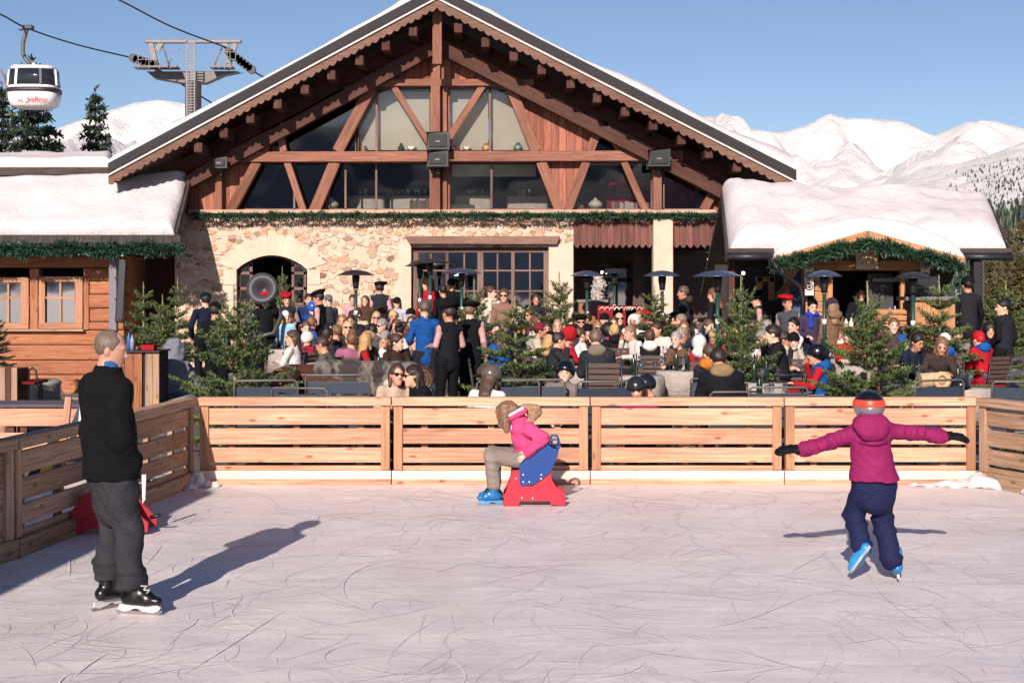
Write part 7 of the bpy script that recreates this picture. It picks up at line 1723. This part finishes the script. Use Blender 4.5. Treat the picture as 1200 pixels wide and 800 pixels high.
# patio heaters
HBL = plain('heater_blue_steel', '#56657e', .3, .6, .05, 3, 0); HGR = plain('heater_green_pole', '#1f4038', .45)
heat = [(417, 319, 27.0, .33, 'dark patio heater against the stone wall'), (504, 305, 29.4, .4, 'patio heater with grey hood at the left of the wide window'), (492, 309, 30.0, .3, 'patio heater tucked behind the grey hooded one'), (541, 317, 28.5, .38, 'low blue hooded patio heater before the wide window'),
        (688, 320, 27.0, .3, 'patio heater with blue hood before the porch'), (720, 317, 30.2, .24, 'slim patio heater in front of the porch door'), (776, 320, 26.0, .32, 'patio heater in front of the pale porch pillar'),
        (841, 320, 22.5, .37, 'largest blue hooded patio heater, left of the spreading fir'), (966, 320, 22.5, .27, 'patio heater before the left side of the hut'), (1070, 322, 22.6, .29, 'patio heater with grey hood before the grill')]
for i, (px, py, Y, r_, lab) in enumerate(heat):
    x = xat(px, Y); z0 = zg(x, Y); top = zat(py, Y); t = thing('patio_heater', lab, 'patio heater', (x, Y, z0), 'patio heaters on the terrace')
    if top < z0+1.7: top = z0+1.9
    MB().lathe([(r_*1.08, top-.055), (r_*1.04, top-.045), (r_*.6, top+.02), (.07, top+.045), (0, top+.05)], (x, Y, 0), 28).lathe([(r_*1.07, top-.058), (r_*.4, top-.03), (0, top-.02)], (x, Y, 0), 28).build('hood', HBL if i in (3, 4, 6, 7, 8) else DGREY, t)
    MB().lathe([(.05, top-.32), (.055, top-.27), (.075, top-.12), (.07, top-.04)], (x, Y, 0), 16).build('burner', BLACK, t)
    MB().lathe([(.035, z0+.7), (.032, top-.33)], (x, Y, 0), 12).build('pole', HGR, t)
    MB().lathe([(.23, z0), (.23, z0+.08), (.2, z0+.1), (.19, z0+.62), (.16, z0+.68), (.05, z0+.7)], (x, Y, 0), 18).build('gas_tank_housing', DGREY, t)
    MB().lathe([(.037, top-.82), (.037, top-.74)], (x, Y, 0), 12).build('label_band', WHITE, t)
# sousaphone
Y = stY(341); x = xat(309, Y); zc = zat(338, Y-.15); BR = plain('dull_brass', '#4a494e', .55, .35)
t = thing('sousaphone', 'sousaphone whose big dark bell rises above the red beret', 'sousaphone', (x, Y, zc))
Rx = Matrix.Rotation(R(80), 3, 'X')
MB().lathe([(.045, -.34), (.06, -.2), (.1, -.1), (.18, -.03), (.28, .0), (.285, .005), (.18, -.02), (.09, -.1), (.03, -.22)], (x, Y-.15, zc), 30, axis=Rx).build('bell', BR, t)
MB().tube([(x, Y+.2, zc-.05), (x+.1, Y+.25, zc-.25), (x+.3, Y+.1, zc-.5), (x+.2, Y-.15, zc-.8), (x-.1, Y-.2, zc-.85), (x-.3, Y, zc-.55), (x-.2, Y+.15, zc-.3), (x, Y+.1, zc-.22)], .045, 10).build('tubing', BR, t)
# chesterfield sofa with a fur throw
Y = 18.3; xl, xr = xat(333, Y), xat(498, Y); z0 = zg(-2, Y); LEA = plain('brown_leather', '#4a2d22', .3, 0, .3, 6, .3, .01, 18); tz = zat(430, Y)
t = thing('leather_sofa', 'dark brown leather chesterfield sofa with scroll arms behind the fence', 'sofa', ((xl+xr)/2, Y, z0))
MB().box((xl+.1, Y+.3, z0+.15), (xr-.1, Y+.55, tz-.06)).build('backrest', LEA, t, bevel=.06); MB().tube([(xl, Y+.4, tz-.08), (xr, Y+.4, tz-.08)], .1, 14).build('back_roll', LEA, t)
MB().box((xl+.12, Y-.4, z0+.15), (xr-.12, Y+.3, z0+.5)).build('seat', LEA, t, bevel=.05)
for xx in (xl+.02, xr-.02):
    arm = MB().tube([(xx, Y-.45, tz-.14), (xx, Y+.4, tz-.14)], .15, 16).build('arm_roll', LEA, t); MB().box((xx-.1, Y-.43, z0+.1), (xx+.1, Y+.4, tz-.2)).build('arm', LEA, t, bevel=.03)
    mb = MB()
    for q in range(3): mb.tube([(xx+(.13-.04*q)*math.cos(a*.5), Y-.465, tz-.14+(.13-.04*q)*math.sin(a*.5)) for a in range(13)], .008, 5, closed=True)
    mb.build('stud_scroll', COPPER, arm)
m, nt, b = newmat('striped_fur'); v = coords(nt, scale=(1, 1, .25)); n1 = tex_noise(nt, v, 4.5, 3); n2 = tex_noise(nt, coords(nt, scale=(1, 1, .3)), 70, 3)
c = ramp(nt, n1.outputs[0], [(.4, lin('#2b2826')), (.5, lin('#7d746c')), (.6, lin('#3a3532'))]); nt.links.new(mixc(nt, .5, c.outputs[0], ramp(nt, n2.outputs[0], [(.3, (.4, .4, .4)), (.7, (1.4, 1.4, 1.4))]).outputs[0], 'MULTIPLY'), b.inputs['Base Color']); b.inputs['Roughness'].default_value = .9; bump(nt, b, n2.outputs[0], 1, .02)
x1, x2 = xat(372, Y), xat(478, Y)
me = sdf_mesh('fur_throw', [('+', cap((x1, Y+.4, tz-.06), (x2, Y+.4, tz-.07), .135, .135), 0), ('+', cap((x1+.05, Y+.28, tz-.35), (x2-.03, Y+.28, tz-.3), .12, .12, ((0, 1, 0), .5)), .1)], .02, .012, 22, 9)
o = link_mesh('fur_throw', me, m); tag(o, 'dark striped fur throw draped over the leather sofa', 'fur throw')
# cream rolled blanket, black helmets on chairs, porch bits
Y = 16.7; o = MB().tube([at(1078, 446, Y), at(1112, 444, Y)], .09, 16).tube([at(1104, 443, Y-.1)+Vector((.075*math.cos(a*.6), 0, .085*math.sin(a*.6)-.03)) for a in range(11)], .03, 8, closed=True).build('rolled_blanket', cloth('#d8b48c')); tag(o, 'cream rolled blanket lying on an armchair back at the right', 'blanket')
for px, py, Y, col, lab in ((1125, 452, 16.9, '#1a1c22', 'black ski helmet between white beanie and red ski suit chairs'), (570, 437, 16.9, '#4a3c34', 'brown helmet hanging on the chair back before the fir')):
    c = at(px, py, Y); me = sdf_mesh('ski_helmet', [('+', ell((c.x, c.y, c.z), (.12, .13, .11)), 0), ('&', half((c.x, c.y, c.z-.045), (0, -.3, -1))), ('-', ell((c.x, c.y, c.z-.06), (.09, .1, .1)))], .014)
    o = link_mesh('ski_helmet', me, plain('helm_'+col[1:], col, .2)); tag(o, lab, 'helmet', 'ski helmets on the terrace'); 
    
pt = thing('flower_planter', 'brown wooden planter with a white snowy bush at the porch', 'planter', (xat(694, 28.5), 28.5, zg(1.6, 28.5)))
x = xat(694, 28.5); MB().box((x-.28, 28.3, zg(x, 28.5)), (x+.28, 28.8, zat(354, 28.5))).build('box', BEAM, pt, bevel=.01); MB().box((x-.31, 28.27, zat(354, 28.5)), (x+.31, 28.83, zat(351, 28.5))).build('rim', LSTEEL, pt)
x = xat(700, 28.7); o = link_mesh('snowy_bush', sdf_mesh('snowy_bush', [('+', cap((x, 28.7, zat(350, 28.7)), (x, 28.7, zat(326, 28.7)), .12, .06), 0), ('+', ell((x+.06, 28.65, zat(334, 28.7)), (.1, .1, .12)), .05)], .025, .09, 30, 5), plain('frosted_leaves', '#a39a92', .8, 0, .6, 16)); tag(o, 'white frosted bush growing above the porch planter', 'bush')
for k, px in enumerate((716, 733, 748)):
    x = xat(px, 27.5); t = thing('red_bench', ['left', 'middle', 'right'][k]+' red cushioned bench with cream pattern in front of the porch', 'bench', (x, 27.5, zg(x, 27.5)), 'red cushioned benches'); z = zg(x, 27.5)
    MB().box((x-.26, 27.6, z+.5), (x+.26, 27.68, zat(358, 27.5))).build('backrest', cloth('#a82a34'), t, bevel=.02); MB().box((x-.26, 27.1, z+.38), (x+.26, 27.6, z+.46)).build('seat', cloth('#a82a34'), t, bevel=.02)
    for dx in (-.24, .2): MB().box((x+dx, 27.12, z), (x+dx+.04, 27.64, z+.38)).build('leg', BEAM_D, t)
    mb = MB()
    for q in range(4): mb.tube([(x-.18+.1*q+.045*math.cos(a), 27.592, zat(362, 27.5)+.04*math.sin(a*1.3)) for a in range(4)], .012, 5)
    mb.build('printed_pattern', cloth('#dccfbe'), t)
# leopard spots and backpack, barman's piping
# ------------------------------------------------------------------ the three people on the ice
def sd(name, ops, mat, parent, h=.01, fold=0, freq=14, seed=0):
    me = sdf_mesh(name, ops, h, fold, freq, seed); off = ORG[parent.name]; me.transform(Matrix.Translation(-off)); return link_mesh(name, me, mat, parent)
def chain(pts, rs, k=.03, sq=None): return [('+', cap(pts[i], pts[i+1], rs[i], rs[i+1], sq), k) for i in range(len(pts)-1)]
def skate(parent, an, toe, up, shell_c, lace_c, blade_c='#d9d9dc', k=1.0, high=True):
    """boot + holder + blade; an = ankle point, toe = unit direction, up = unit up"""
    an, toe, up = Vector(an), Vector(toe).normalized(), Vector(up).normalized(); up = (up-toe*up.dot(toe)).normalized(); sd_ = toe.cross(up)
    sole = an-up*.085*k
    P = lambda f, u, s=0: an+toe*f*k+up*u*k+sd_*s*k
    ops = [('+', cap(P(-.01, .09), P(0, -.02), .052*k, .05*k), 0), ('+', cap(P(-.045, -.045), P(.09, -.05), .046*k, .046*k), .03*k), ('+', cap(P(.09, -.052), P(.165, -.058), .046*k, .036*k, (up, .75)), .03*k), ('+', cap(P(.02, .01), P(.1, -.035), .04*k, .035*k), .03*k), ('&', half(P(0, -.088), -up)), ('&', half(P(-.01, .125), up)), ('-', cap(P(-.01, .1), P(-.01, .2), .038*k, .04*k))]
    bt = sd('skate_boot', ops, plain('skate_'+shell_c[1:], shell_c, .3, 0, .1, 6, .05), parent, .009*k)
    ax = (toe, sd_, up) if toe.cross(sd_).dot(up) > 0 else (toe, -sd_, up)
    mb = MB()
    pr = [P(-.1, -.088), P(.17, -.088), P(.19, -.1), P(.175, -.12), P(.14, -.135), P(.06, -.128), P(.03, -.112), P(.0, -.112), P(-.03, -.128), P(-.07, -.135), P(-.11, -.12)]
    mb.prism([p-sd_*.008*k for p in pr], sd_*.016*k).build('blade_holder', plain('holder_'+blade_c[1:], blade_c, .4), bt)
    pr = [P(-.12, -.128), P(.17, -.128), P(.2, -.115), P(.195, -.135), P(.16, -.15), P(-.1, -.15), P(-.125, -.14)]
    MB().prism([p-sd_*.002 for p in pr], sd_*.004).build('blade', LSTEEL, bt)
    mb = MB()
    for q in range(6):
        f = .035+.021*q; u = .075-.02*q-.001*q*q
        for s in (-1, 1): mb.tube([P(f-.012, u+.01, s*.03), P(f+.012, u+.004, 0), P(f+.006, u-.012, -s*.03)], .0045*k, 5)
    mb.build('laces', cloth(lace_c), bt)
    return bt
# ---- man ------------------------------------------------------------
YM = 9.16
def am(px, py, dy=0): return Vector((xat(px, YM), YM+dy, zat(py, YM)))
man = thing('person', 'balding man in black fleece and grey trousers standing on black ice skates', 'person', (xat(140, YM), YM, 0))
fw = Vector((.80, .60, 0)).normalized(); rt = Vector((fw.y, -fw.x, 0))     # forward, his right (towards us)
pel, che, nek = am(131, 556), am(127, 475), am(126, 437)
HDM = headmat(am(131, 409), -math.atan2(fw.x, fw.y)-R(34), R(-14), R(0))
shR, shL = am(127, 455)+rt*.175, am(121, 455)-rt*.185
elR, wrR = am(131, 508)+rt*.225-fw*.03, am(140, 540)+rt*.14+fw*.03
elL, wrL = am(125, 508)-rt*.26, am(146, 540)-rt*.1+fw*.1
hipR, hipL = pel+rt*.09, pel-rt*.09
anR, anL = am(156, 684)+Vector((0, -.06, 0)), am(124, 679)+Vector((0, .1, 0))
knR, knL = (hipR+anR)/2+fw*.03+Vector((.0, -.0, .02)), (hipL+anL)/2+fw*.02
ops = [('+', xf(o, HDM), k) for o, k in head_ops(.98, True)]+[('+', cap(nek-fw*.02, am(129, 415), .062, .058), .03), ('+', cap(pel, che, .13, .14, (fw, .75)), .05), ('+', cap(shL, shR, .06, .06), .05), ('+', cap(che, nek, .08, .06), .05)]
for s_, e_, w_, h_, k_, a_ in ((shR, elR, wrR, hipR, knR, anR), (shL, elL, wrL, hipL, knL, anL)):
    ops += chain([s_, e_, w_], [.052, .042, .03])+chain([h_, k_, a_], [.085, .06, .045])+hand_ops(w_-fw*.1+Vector((0, 0, .03)), (fw*.9-Vector((0, 0, .2))).normalized(), -rt, Vector((0, 0, 1)), .75, .5)
sd('body', ops, skinmat('#b98a78'), man, .0085)
hops = [('+', ell((0, -.022, .026), (.0835, .099, .1)), 0), ('&', half((0, .035, .02), (0, 1, -.35))), ('-', ell((0, .075, .115), (.055, .08, .06))), ('-', ell((.085, .035, -.045), (.03, .05, .05))), ('-', ell((-.085, .035, -.045), (.03, .05, .05))), ('&', half((0, 0, -.065), (0, .25, -1)))]
sd('hair', [(o[0], xf(o[1], HDM), *o[2:]) for o in hops], hairmat('#6c5b52'), man, .007, .003, 60, 2)
add = MB(); 
for s in (-1, 1): add.ball((s*.031, .083, .008), (.013, .008, .007), 8, 6)
e_ = add.build('eyes', EYE, man); e_.data.transform(Matrix.Translation(-ORG[man.name])@HDM)
# fleece
ops = [('+', cap(am(131, 560), am(127, 500), .222, .205, (fw, .8)), 0), ('+', cap(am(127, 500), am(126, 466), .205, .18, (fw, .74)), .05), ('+', cap(shL, shR, .08, .08), .08), ('+', cap(am(126, 458), am(126, 436), .125, .085), .06), ('+', cap(am(127, 436), am(129, 430), .084, .08), .02)]
ops += chain([shR, elR, wrR], [.09, .076, .068], .035)+chain([shL, elL, wrL], [.09, .078, .062], .04)
ops += [('&', half(am(128, 559), (0, 0, -1))), ('&', half(am(129, 428), (.15, 0, 1))), ('-', cap(am(128, 436), am(130, 420), .066, .068))]
sd('fleece_jacket', ops, cloth('#141417', .95, .5), man, .0105, .008, 10, 4)
sd('shirt_collar', [('+', cap(am(128, 431), am(129, 426), .077, .07), 0), ('-', cap(am(128, 440), am(130, 415), .058, .058))], cloth('#3a6ba8'), man, .008)
for a_, b_ in ((am(126, 548), am(148, 556)),)[:0]:
    MB().tube([wrR+Vector((-.05, -.06, .03)), wrR+Vector((.03, -.055, -.03)), wrR+Vector((.06, .0, -.07))], .006, 6).build('pocket_seam', BLACK, man)
# trousers with folds and bunched hems
ops = [('+', cap(am(132, 566), am(133, 590), .178, .165, (fw, .8)), 0)]+chain([hipR-Vector((0, 0, .05)), knR, anR+Vector((0, 0, .04))], [.115, .088, .092], .04)+chain([hipL-Vector((0, 0, .05)), knL, anL+Vector((0, 0, .04))], [.11, .086, .09], .03)
for an_ in (anR, anL):
    for q in range(3): c = an_+Vector((0, 0, .1-.05*q)); ops += [('+', cap(c-fw*.03, c+fw*.03, .082-.003*q, .08-.003*q, ((0, 0, 1), .45)), .02)]
    ops += [('-', cap(an_+Vector((0, 0, .0)), an_-Vector((0, 0, .2)), .05, .05))]
sd('trousers', ops, cloth('#3e3d44', .85, .7), man, .0105, .02, 9, 8)
toeR = Vector((.97, -.2, -.0)); toeL = Vector((.62, .78, 0))
anRs = Vector((xat(157, YM-.05), YM-.05, .15)); anLs = Vector((xat(126, YM+.1), YM+.1, .15))
skate(man, anRs, toeR, (0, 0, 1), '#101012', '#c9c6c4', '#c6c0bf'); skate(man, anLs, toeL, (0, 0, 1), '#101012', '#c9c6c4', '#c6c0bf')
# ---- skater in magenta ----------------------------------------------
YG2 = 10.16
def ag(px, py, dy=0): return Vector((xat(px, YG2), YG2+dy, zat(py, YG2)))
girl = thing('person', 'child skater in magenta jacket and navy trousers with arms spread wide', 'person', (xat(1030, YG2), YG2, 0))
HG = headmat(ag(1018, 480, .0), R(0), R(-6))
pel, che, nek = ag(1024, 556), ag(1021, 515), ag(1019, 496)
shL, shR = ag(1005, 507), ag(1037, 504)
elL, elR = ag(975, 517, .02), ag(1070, 507, .02); wrL, wrR = ag(941, 527, .0), ag(1104, 511, .0)
hL, hR = ag(1013, 562), ag(1036, 562); kL, kR = ag(1005, 607, .1), ag(1038, 610, .08); aL, aR = ag(1009, 640, -.02), ag(1045, 656, .0)
ops = [('+', xf(o, HG), k) for o, k in head_ops(.9, True)]+[('+', cap(nek, ag(1018, 480), .042, .045), .03), ('+', cap(pel, che, .095, .1, ((0, 1, 0), .75)), .05), ('+', cap(shL, shR, .045, .045), .04)]
ops += chain([shL, elL, wrL], [.038, .032, .024])+chain([shR, elR, wrR], [.038, .032, .024])+chain([hL, kL, aL], [.07, .048, .036])+chain([hR, kR, aR], [.07, .048, .036])
sd('body', ops, skinmat('#d7a083'), girl, .009)
mag = cloth('#9c2764', .7, .6)
ops = [('+', cap(ag(1024, 566), ag(1021, 530), .188, .14, ((0, 1, 0), .8)), 0), ('+', cap(ag(1021, 530), ag(1021, 508), .135, .14, ((0, 1, 0), .72)), .04), ('+', cap(shL, shR, .058, .058), .05), ('+', cap(ag(1020, 505), ag(1019, 494), .1, .075), .04)]
ops += chain([shL, elL, wrL], [.06, .05, .053], .03)+chain([shR, elR, wrR], [.06, .05, .052], .03)
for f in (.25, .45, .6, .8, .92):
    for s_, e_, w_ in ((shL, elL, wrL), (shR, elR, wrR)):
        c = s_.lerp(w_, f); d_ = (w_-s_).normalized(); ops += [('+', cap(c-d_*.004, c+d_*.02+Vector((0, 0, .004)), .054, .053, (d_, .3)), .02)]
ops += [('&', half(ag(1023, 562.5), (0, 0, -1))), ('-', cap(ag(1019, 494), ag(1018, 470), .055, .1))]
jk = sd('jacket', ops, mag, girl, .0085, .007, 15, 4)
hd = [('+', ell((0, -.085, -.115), (.135, .062, .09)), 0), ('+', ell((0, -.02, -.085), (.125, .1, .05)), .05), ('+', ell((0, -.095, -.155), (.095, .045, .07)), .04), ('-', ell((0, .02, -.03), (.1, .115, .085))), ('&', half((0, 0, -.05), (0, .3, 1)))]
sd('hood', [(o[0], xf(o[1], HG), *o[2:]) for o in hd], mag, girl, .008, .006, 16, 3)
MB().tube([ag(1023+13*math.sin(i*.5-1.6)+0, 0, 0)*0+ag(1002+i*3.4, 514.5+4.5*math.sin(i/10*math.pi), -.115-.02*math.sin(i/10*math.pi)) for i in range(11)], .004, 5).build('hood_seam', cloth('#7a1a4c'), girl)
# helmet: black shell, orange band, silver back with vents
he = [('+', ell((0, -.012, .03), (.112, .132, .112)), 0), ('&', half((0, 0, -.045), (0, .2, -1))), ('-', ell((0, .12, -.05), (.08, .09, .1))), ('-', ell((0, -.01, .0), (.09, .11, .09)))]
def hpart(name, lo, hi, infl, mat):
    o = [('+', ell((0, -.012, .03), (.112+infl, .132+infl, .112+infl)), 0), ('&', half((0, 0, lo), (0, .1, -1))), ('&', half((0, 0, hi), (0, -.1, 1))), ('-', ell((0, -.012, .03), (.1, .12, .1))), ('-', ell((0, .12, -.05), (.08, .09, .1)))]
    return sd(name, [(q[0], xf(q[1], HG), *q[2:]) for q in o], mat, girl, .0065)
hpart('helmet', .07, .2, .0, plain('helmet_black', '#15151b', .25)); hpart('helmet_band', .025, .078, .004, plain('helmet_orange', '#d8432e', .4)); hpart('helmet_shell', -.065, .03, .001, plain('helmet_silver', '#8f8a90', .25, .5))
mb = MB()
for xx, w_, hh in ((-.052, .03, .014), (.0, .018, .034), (.052, .03, .014)): 
    yy = -.012-.133*math.sqrt(max(0, 1-(xx/.112)**2-((-.015-.03)/.112)**2)); mb.ball((xx, yy, -.015+(.003 if xx == 0 else -.004)), (w_/2, .012, hh/2), 10, 6)
vo_ = mb.build('vents', BLACK, girl); vo_.data.transform(Matrix.Translation(-ORG[girl.name])@HG)
# gloves: fingers close together
for w_, d_, s_ in ((wrL, Vector((-1, 0, .03)), 1), (wrR, Vector((1, 0, -.02)), -1)):
    up = Vector((0, -.35, 1)); ops = [('+', cap(w_-d_*.015, w_+d_*.03, .043, .04), 0)]+[('+', o[1], .012) for o in hand_ops(w_+d_*.02, d_, up, Vector((0, 1, .35)), 1.08, .35)]
    ops = [ops[0]]+[('+', (lambda f: (lambda g: (setattr(g, 'bb', (f.bb[0]-.012, f.bb[1]+.012)), g)[1])(lambda P: f(P)-.0085))(o[1]), .01) for o in ops[1:]]
    gl = sd('glove', ops, cloth('#17171b', .7, .3), girl, .0065)
navy = cloth('#22284c', .8, .8)
ops = [('+', cap(ag(1024, 570), ag(1025, 580), .15, .145, ((0, 1, 0), .75)), 0)]+chain([hL-Vector((0, 0, .03)), kL, aL], [.086, .07, .071], .03)+chain([hR-Vector((0, 0, .03)), kR, aR], [.086, .07, .072], .025)
for p, q in ((kL, aL), (kR, aR)):
    for f in (-.05, .3, .95): c = p.lerp(q, f); ops += [('+', cap(c+Vector((-.012, 0, -.01)), c+Vector((.014, 0, .012)), .071, .07, ((0, 0, 1), .35)), .03)]
sd('trousers', ops, navy, girl, .009, .012, 9, 5)
skate(girl, (xat(1050, YG2+.02), YG2+.02, .135), (.12, .99, 0), (-.05, 0, 1), '#1f6ea6', '#c8ced2', '#b4c0c6', .88)
skate(girl, ag(1010, 643, -.02), (-.42, .35, -.75), (.2, .9, .3), '#2787c4', '#dfe6ea', '#c9d6dc', .88)
# ---- rocking seat and child -----------------------------------------
YC = 13.83
def ac(zx, zy, dy=0): return Vector((xat(540+zx*.2, YC), YC+dy, zat(450+zy*.2, YC)))
BLU = plain('blue_plastic', '#0a3a80', .4, 0, .03, 3, 0); RDP = plain('red_plastic', '#b02238', .4, 0, .03, 3, 0); DRD = plain('dark_red_plastic', '#a01a2c', .45, 0, .03, 3, 0)
rs = thing('skating_aid', 'red and blue plastic skating aid seat ridden by the child in pink', 'skating aid', (xat(626, YC), YC, 0))
red = [(298, 508), (290, 560), (262, 628), (250, 650), (250, 703), (262, 711), (335, 710), (347, 680), (518, 680), (525, 702), (600, 705), (610, 700), (609, 635), (575, 620), (548, 590), (530, 555), (522, 500)]
blue = [(342, 410), (352, 404), (430, 372), (500, 335), (520, 312), (545, 303), (570, 308), (584, 330), (584, 352), (570, 390), (545, 450), (522, 498), (470, 540), (415, 576), (352, 576), (343, 565)]
zmin = zat(450+711*.2, YC)
for dy, nm in ((-.17, 'near'), (.15, 'far')):
    MB().prism([ac(x, y, dy)-Vector((0, 0, zmin-.002)) for x, y in red], (0, .022, 0)).build('side_plate', RDP, rs, bevel=.004)
hole = [(552+20*math.cos(a*math.pi/6), 345+17*math.sin(a*math.pi/6)) for a in range(12)]
for dy in (-.195, .174):
    ring = MB(); n = len(blue)
    # plate with a grip hole: lower body + loop
    body = [(342, 410), (352, 404), (430, 372), (500, 335), (520, 350), (530, 362), (570, 368), (570, 390), (545, 450), (522, 498), (470, 540), (415, 576), (352, 576), (343, 565)]
    ring.prism([ac(x, y, dy) for x, y in body], (0, .02, 0)).build('blue_plate', BLU, rs)
    loop = [(508, 342), (520, 320), (545, 309), (568, 315), (577, 335), (572, 358), (562, 372)]
    MB().tube([ac(x, y, dy+.01) for x, y in loop], .012, 8).build('hand_grip', BLU, rs)
MB().box((ac(360, 0).x, YC-.17, ac(0, 480).z), (ac(500, 0).x, YC+.17, ac(0, 460).z)).build('seat', DRD, rs, bevel=.01)
MB().box((ac(300, 0).x, YC-.15, ac(0, 560).z), (ac(310, 0).x, YC+.15, ac(0, 510).z)).build('front_brace', DRD, rs)
MB().tube([ac(510, 300, -.1), ac(530, 318, -.06), ac(535, 345, 0), ac(530, 318, .1)], .012, 8).build('green_handle', plain('green_plastic', '#2fa064', .4), rs)
mb = MB()
for x, y in ((365, 515), (365, 556), (400, 556), (470, 515), (468, 538)): mb.ball(tuple(ac(x, y, -.197)), (.008, .004, .008), 8, 6)
mb.build('bolt_heads', WHITE, rs); mb = MB()
for x, y in ((323, 538), (358, 650), (420, 652)): mb.ball(tuple(ac(x, y, -.172)), (.008, .004, .008), 8, 6)
mb.build('lower_bolts', WHITE, rs)
kid = thing('person', 'child in pink jacket with fur hood sitting sideways on the skating aid', 'person', (xat(610, YC), YC, 0))
hp = ac(385, 425); HK = headmat(ac(272, 165, -.02), R(75), R(-38), R(0))
che, nek = ac(375, 300), ac(335, 225)
shN, shF = ac(405, 258, -.13), ac(345, 250, .13)
elN, wrN = ac(478, 305, -.2), ac(385, 393, -.215); elF, wrF = ac(400, 330, .2), ac(470, 330, .14)
hN, hF = ac(372, 438, -.075), ac(372, 438, .075); kN, kF = ac(180, 415, -.1), ac(185, 415, .1); aN, aF = ac(195, 580, -.1), ac(200, 580, .1)
ops = [('+', xf(o, HK), k) for o, k in head_ops(.86, True)]+[('+', cap(nek, ac(290, 185), .04, .045), .03), ('+', cap(hp, che, .09, .095), .05), ('+', cap(che, nek, .08, .05), .05), ('+', cap(shN, shF, .04, .04), .04)]
ops += chain([shN, elN, wrN], [.036, .03, .023])+chain([shF, elF, wrF], [.036, .03, .023])+chain([hN, kN, aN], [.065, .045, .034])+chain([hF, kF, aF], [.065, .045, .034])
ops += hand_ops(wrN, Vector((-.75, -.1, -.6)), Vector((0, -1, .1)), Vector((-.3, 0, .9)), .85, .9)+hand_ops(wrF, Vector((1, 0, .1)), Vector((0, 0, 1)), Vector((0, -1, 0)), .8, .9)
sd('body', ops, skinmat('#dcab90'), kid, .0065)
pink = cloth('#f2558f', .7, .6)
ops = [('+', cap(ac(385, 395), ac(375, 330), .118, .115), 0), ('+', cap(ac(375, 330), ac(360, 265), .115, .12), .04), ('+', cap(shN, shF, .06, .06), .05), ('+', cap(ac(355, 250), ac(330, 205), .1, .08), .05)]+chain([shN, elN, wrN+(elN-wrN)*.08], [.068, .06, .05], .03)+chain([shF, elF, wrF], [.066, .058, .048], .03)
ops += [('-', cap(ac(330, 205), ac(270, 150), .055, .09)), ('&', half(ac(380, 425), (.1, 0, -1)))]
sd('jacket', ops, pink, kid, .0085, .009, 16, 6)
sd('white_chest_panel', [('+', cap(ac(300, 255, -.03), ac(350, 285, -.085), .035, .035), 0)], cloth('#f0dfe4'), kid, .008)
sd('collar', [('+', cap(ac(292, 192, -.07), ac(368, 150, -.1), .034, .036), 0)], cloth('#f2558f'), kid, .008)
fur = [('+', ell(ac(418, 165, 0), (.06, .09, .07)), 0), ('+', cap(ac(372, 128, -.03), ac(440, 140, -.06), .03, .042), .04), ('+', cap(ac(448, 165, -.05), ac(395, 220, -.08), .045, .032), .04)]
m, nt, b = newmat('fur_trim'); n = tex_noise(nt, coords(nt, scale=(1, 1, .5)), 55, 4, .7); nt.links.new(ramp(nt, n.outputs[0], [(.3, lin('#6e5240')), (.6, lin('#b08e70')), (.75, lin('#d0b496'))]).outputs[0], b.inputs['Base Color']); bump(nt, b, n.outputs[0], 1, .02); b.inputs['Roughness'].default_value = .9
sd('hood_piping', [('+', cap(ac(284, 178, -.1), ac(362, 134, -.12), .014, .016), 0)], cloth('#f3e4ea'), kid, .006)
sd('fur_hood', fur, m, kid, .008, .009, 45, 7)
hr = [('+', ell((0, -.02, .02), (.088, .1, .097)), 0), ('+', cap((-.055, .0, .02), (-.075, .09, -.14), .045, .028), .04), ('+', cap((.055, .0, .02), (.07, .08, -.14), .045, .028), .04), ('+', cap((0, .05, .06), (-.03, .12, -.06), .04, .03), .03), ('+', cap((0, -.07, -.02), (0, -.06, -.1), .06, .04), .03)]
sd('hair', [(o[0], xf(o[1], HK), *o[2:]) for o in hr]+[('+', cap(ac(225, 160, -.05), ac(262, 262, -.06), .035, .016), .03), ('+', cap(ac(255, 130, -.07), ac(280, 230, -.07), .045, .02), .03)], hairmat('#7a5a46'), kid, .007, .008, 34, 5)
ops = [('+', cap(ac(390, 430), ac(360, 438), .105, .1), 0)]+chain([hN, kN, aN], [.085, .072, .068], .03)+chain([hF, kF, aF], [.085, .072, .068], .03)
sd('trousers', ops, cloth('#a0938c', .8, .8), kid, .0085, .012, 14, 7)
for an_, hh in ((aN, 0), (aF, 0)): skate(kid, (an_.x, an_.y, .125), (-1, -.05 if an_ is aN else .1, 0), (0, 0, 1), '#1a659e', '#1b1c22', '#4a8fba', .84)
# red skating aid behind the man
YB2 = 12.2
def ar(px, py, dy=0): return Vector((xat(px, YB2), YB2+dy, zat(py, YB2)))
ra = thing('skating_aid', 'dark red skating aid with a black handle behind the standing man', 'skating aid', (xat(130, YB2), YB2, 0)); zb = zat(621, YB2)
prof = [(86, 608), (91, 592), (102, 577), (120, 568), (150, 570), (162, 590), (172, 601), (179, 606), (178, 616), (165, 620), (150, 612), (110, 613), (98, 620), (88, 620)]
for dy in (-.16, .14): MB().prism([ar(x, y, dy)-Vector((0, 0, zb)) for x, y in prof], (0, .025, 0)).build('side_plate', DRD, ra, bevel=.004)  # darker red plastic stands in for the shade this aid lies in
MB().box((xat(98, YB2), YB2-.14, .3), (xat(150, YB2), YB2+.14, .33)).build('seat', DRD, ra)
MB().tube([ar(176, 606, 0), ar(189, 603, 0)], .018, 8).build('black_handle', BLACK, ra)
MB().prism([ar(166, 556, .0), ar(171, 556, .0), ar(170, 585, .0), ar(167, 590, .0)], (0, .02, 0)).build('white_sticker_plate', plain('pattern_white', '#cfc9cc', .5, 0, .4, 60), ra)
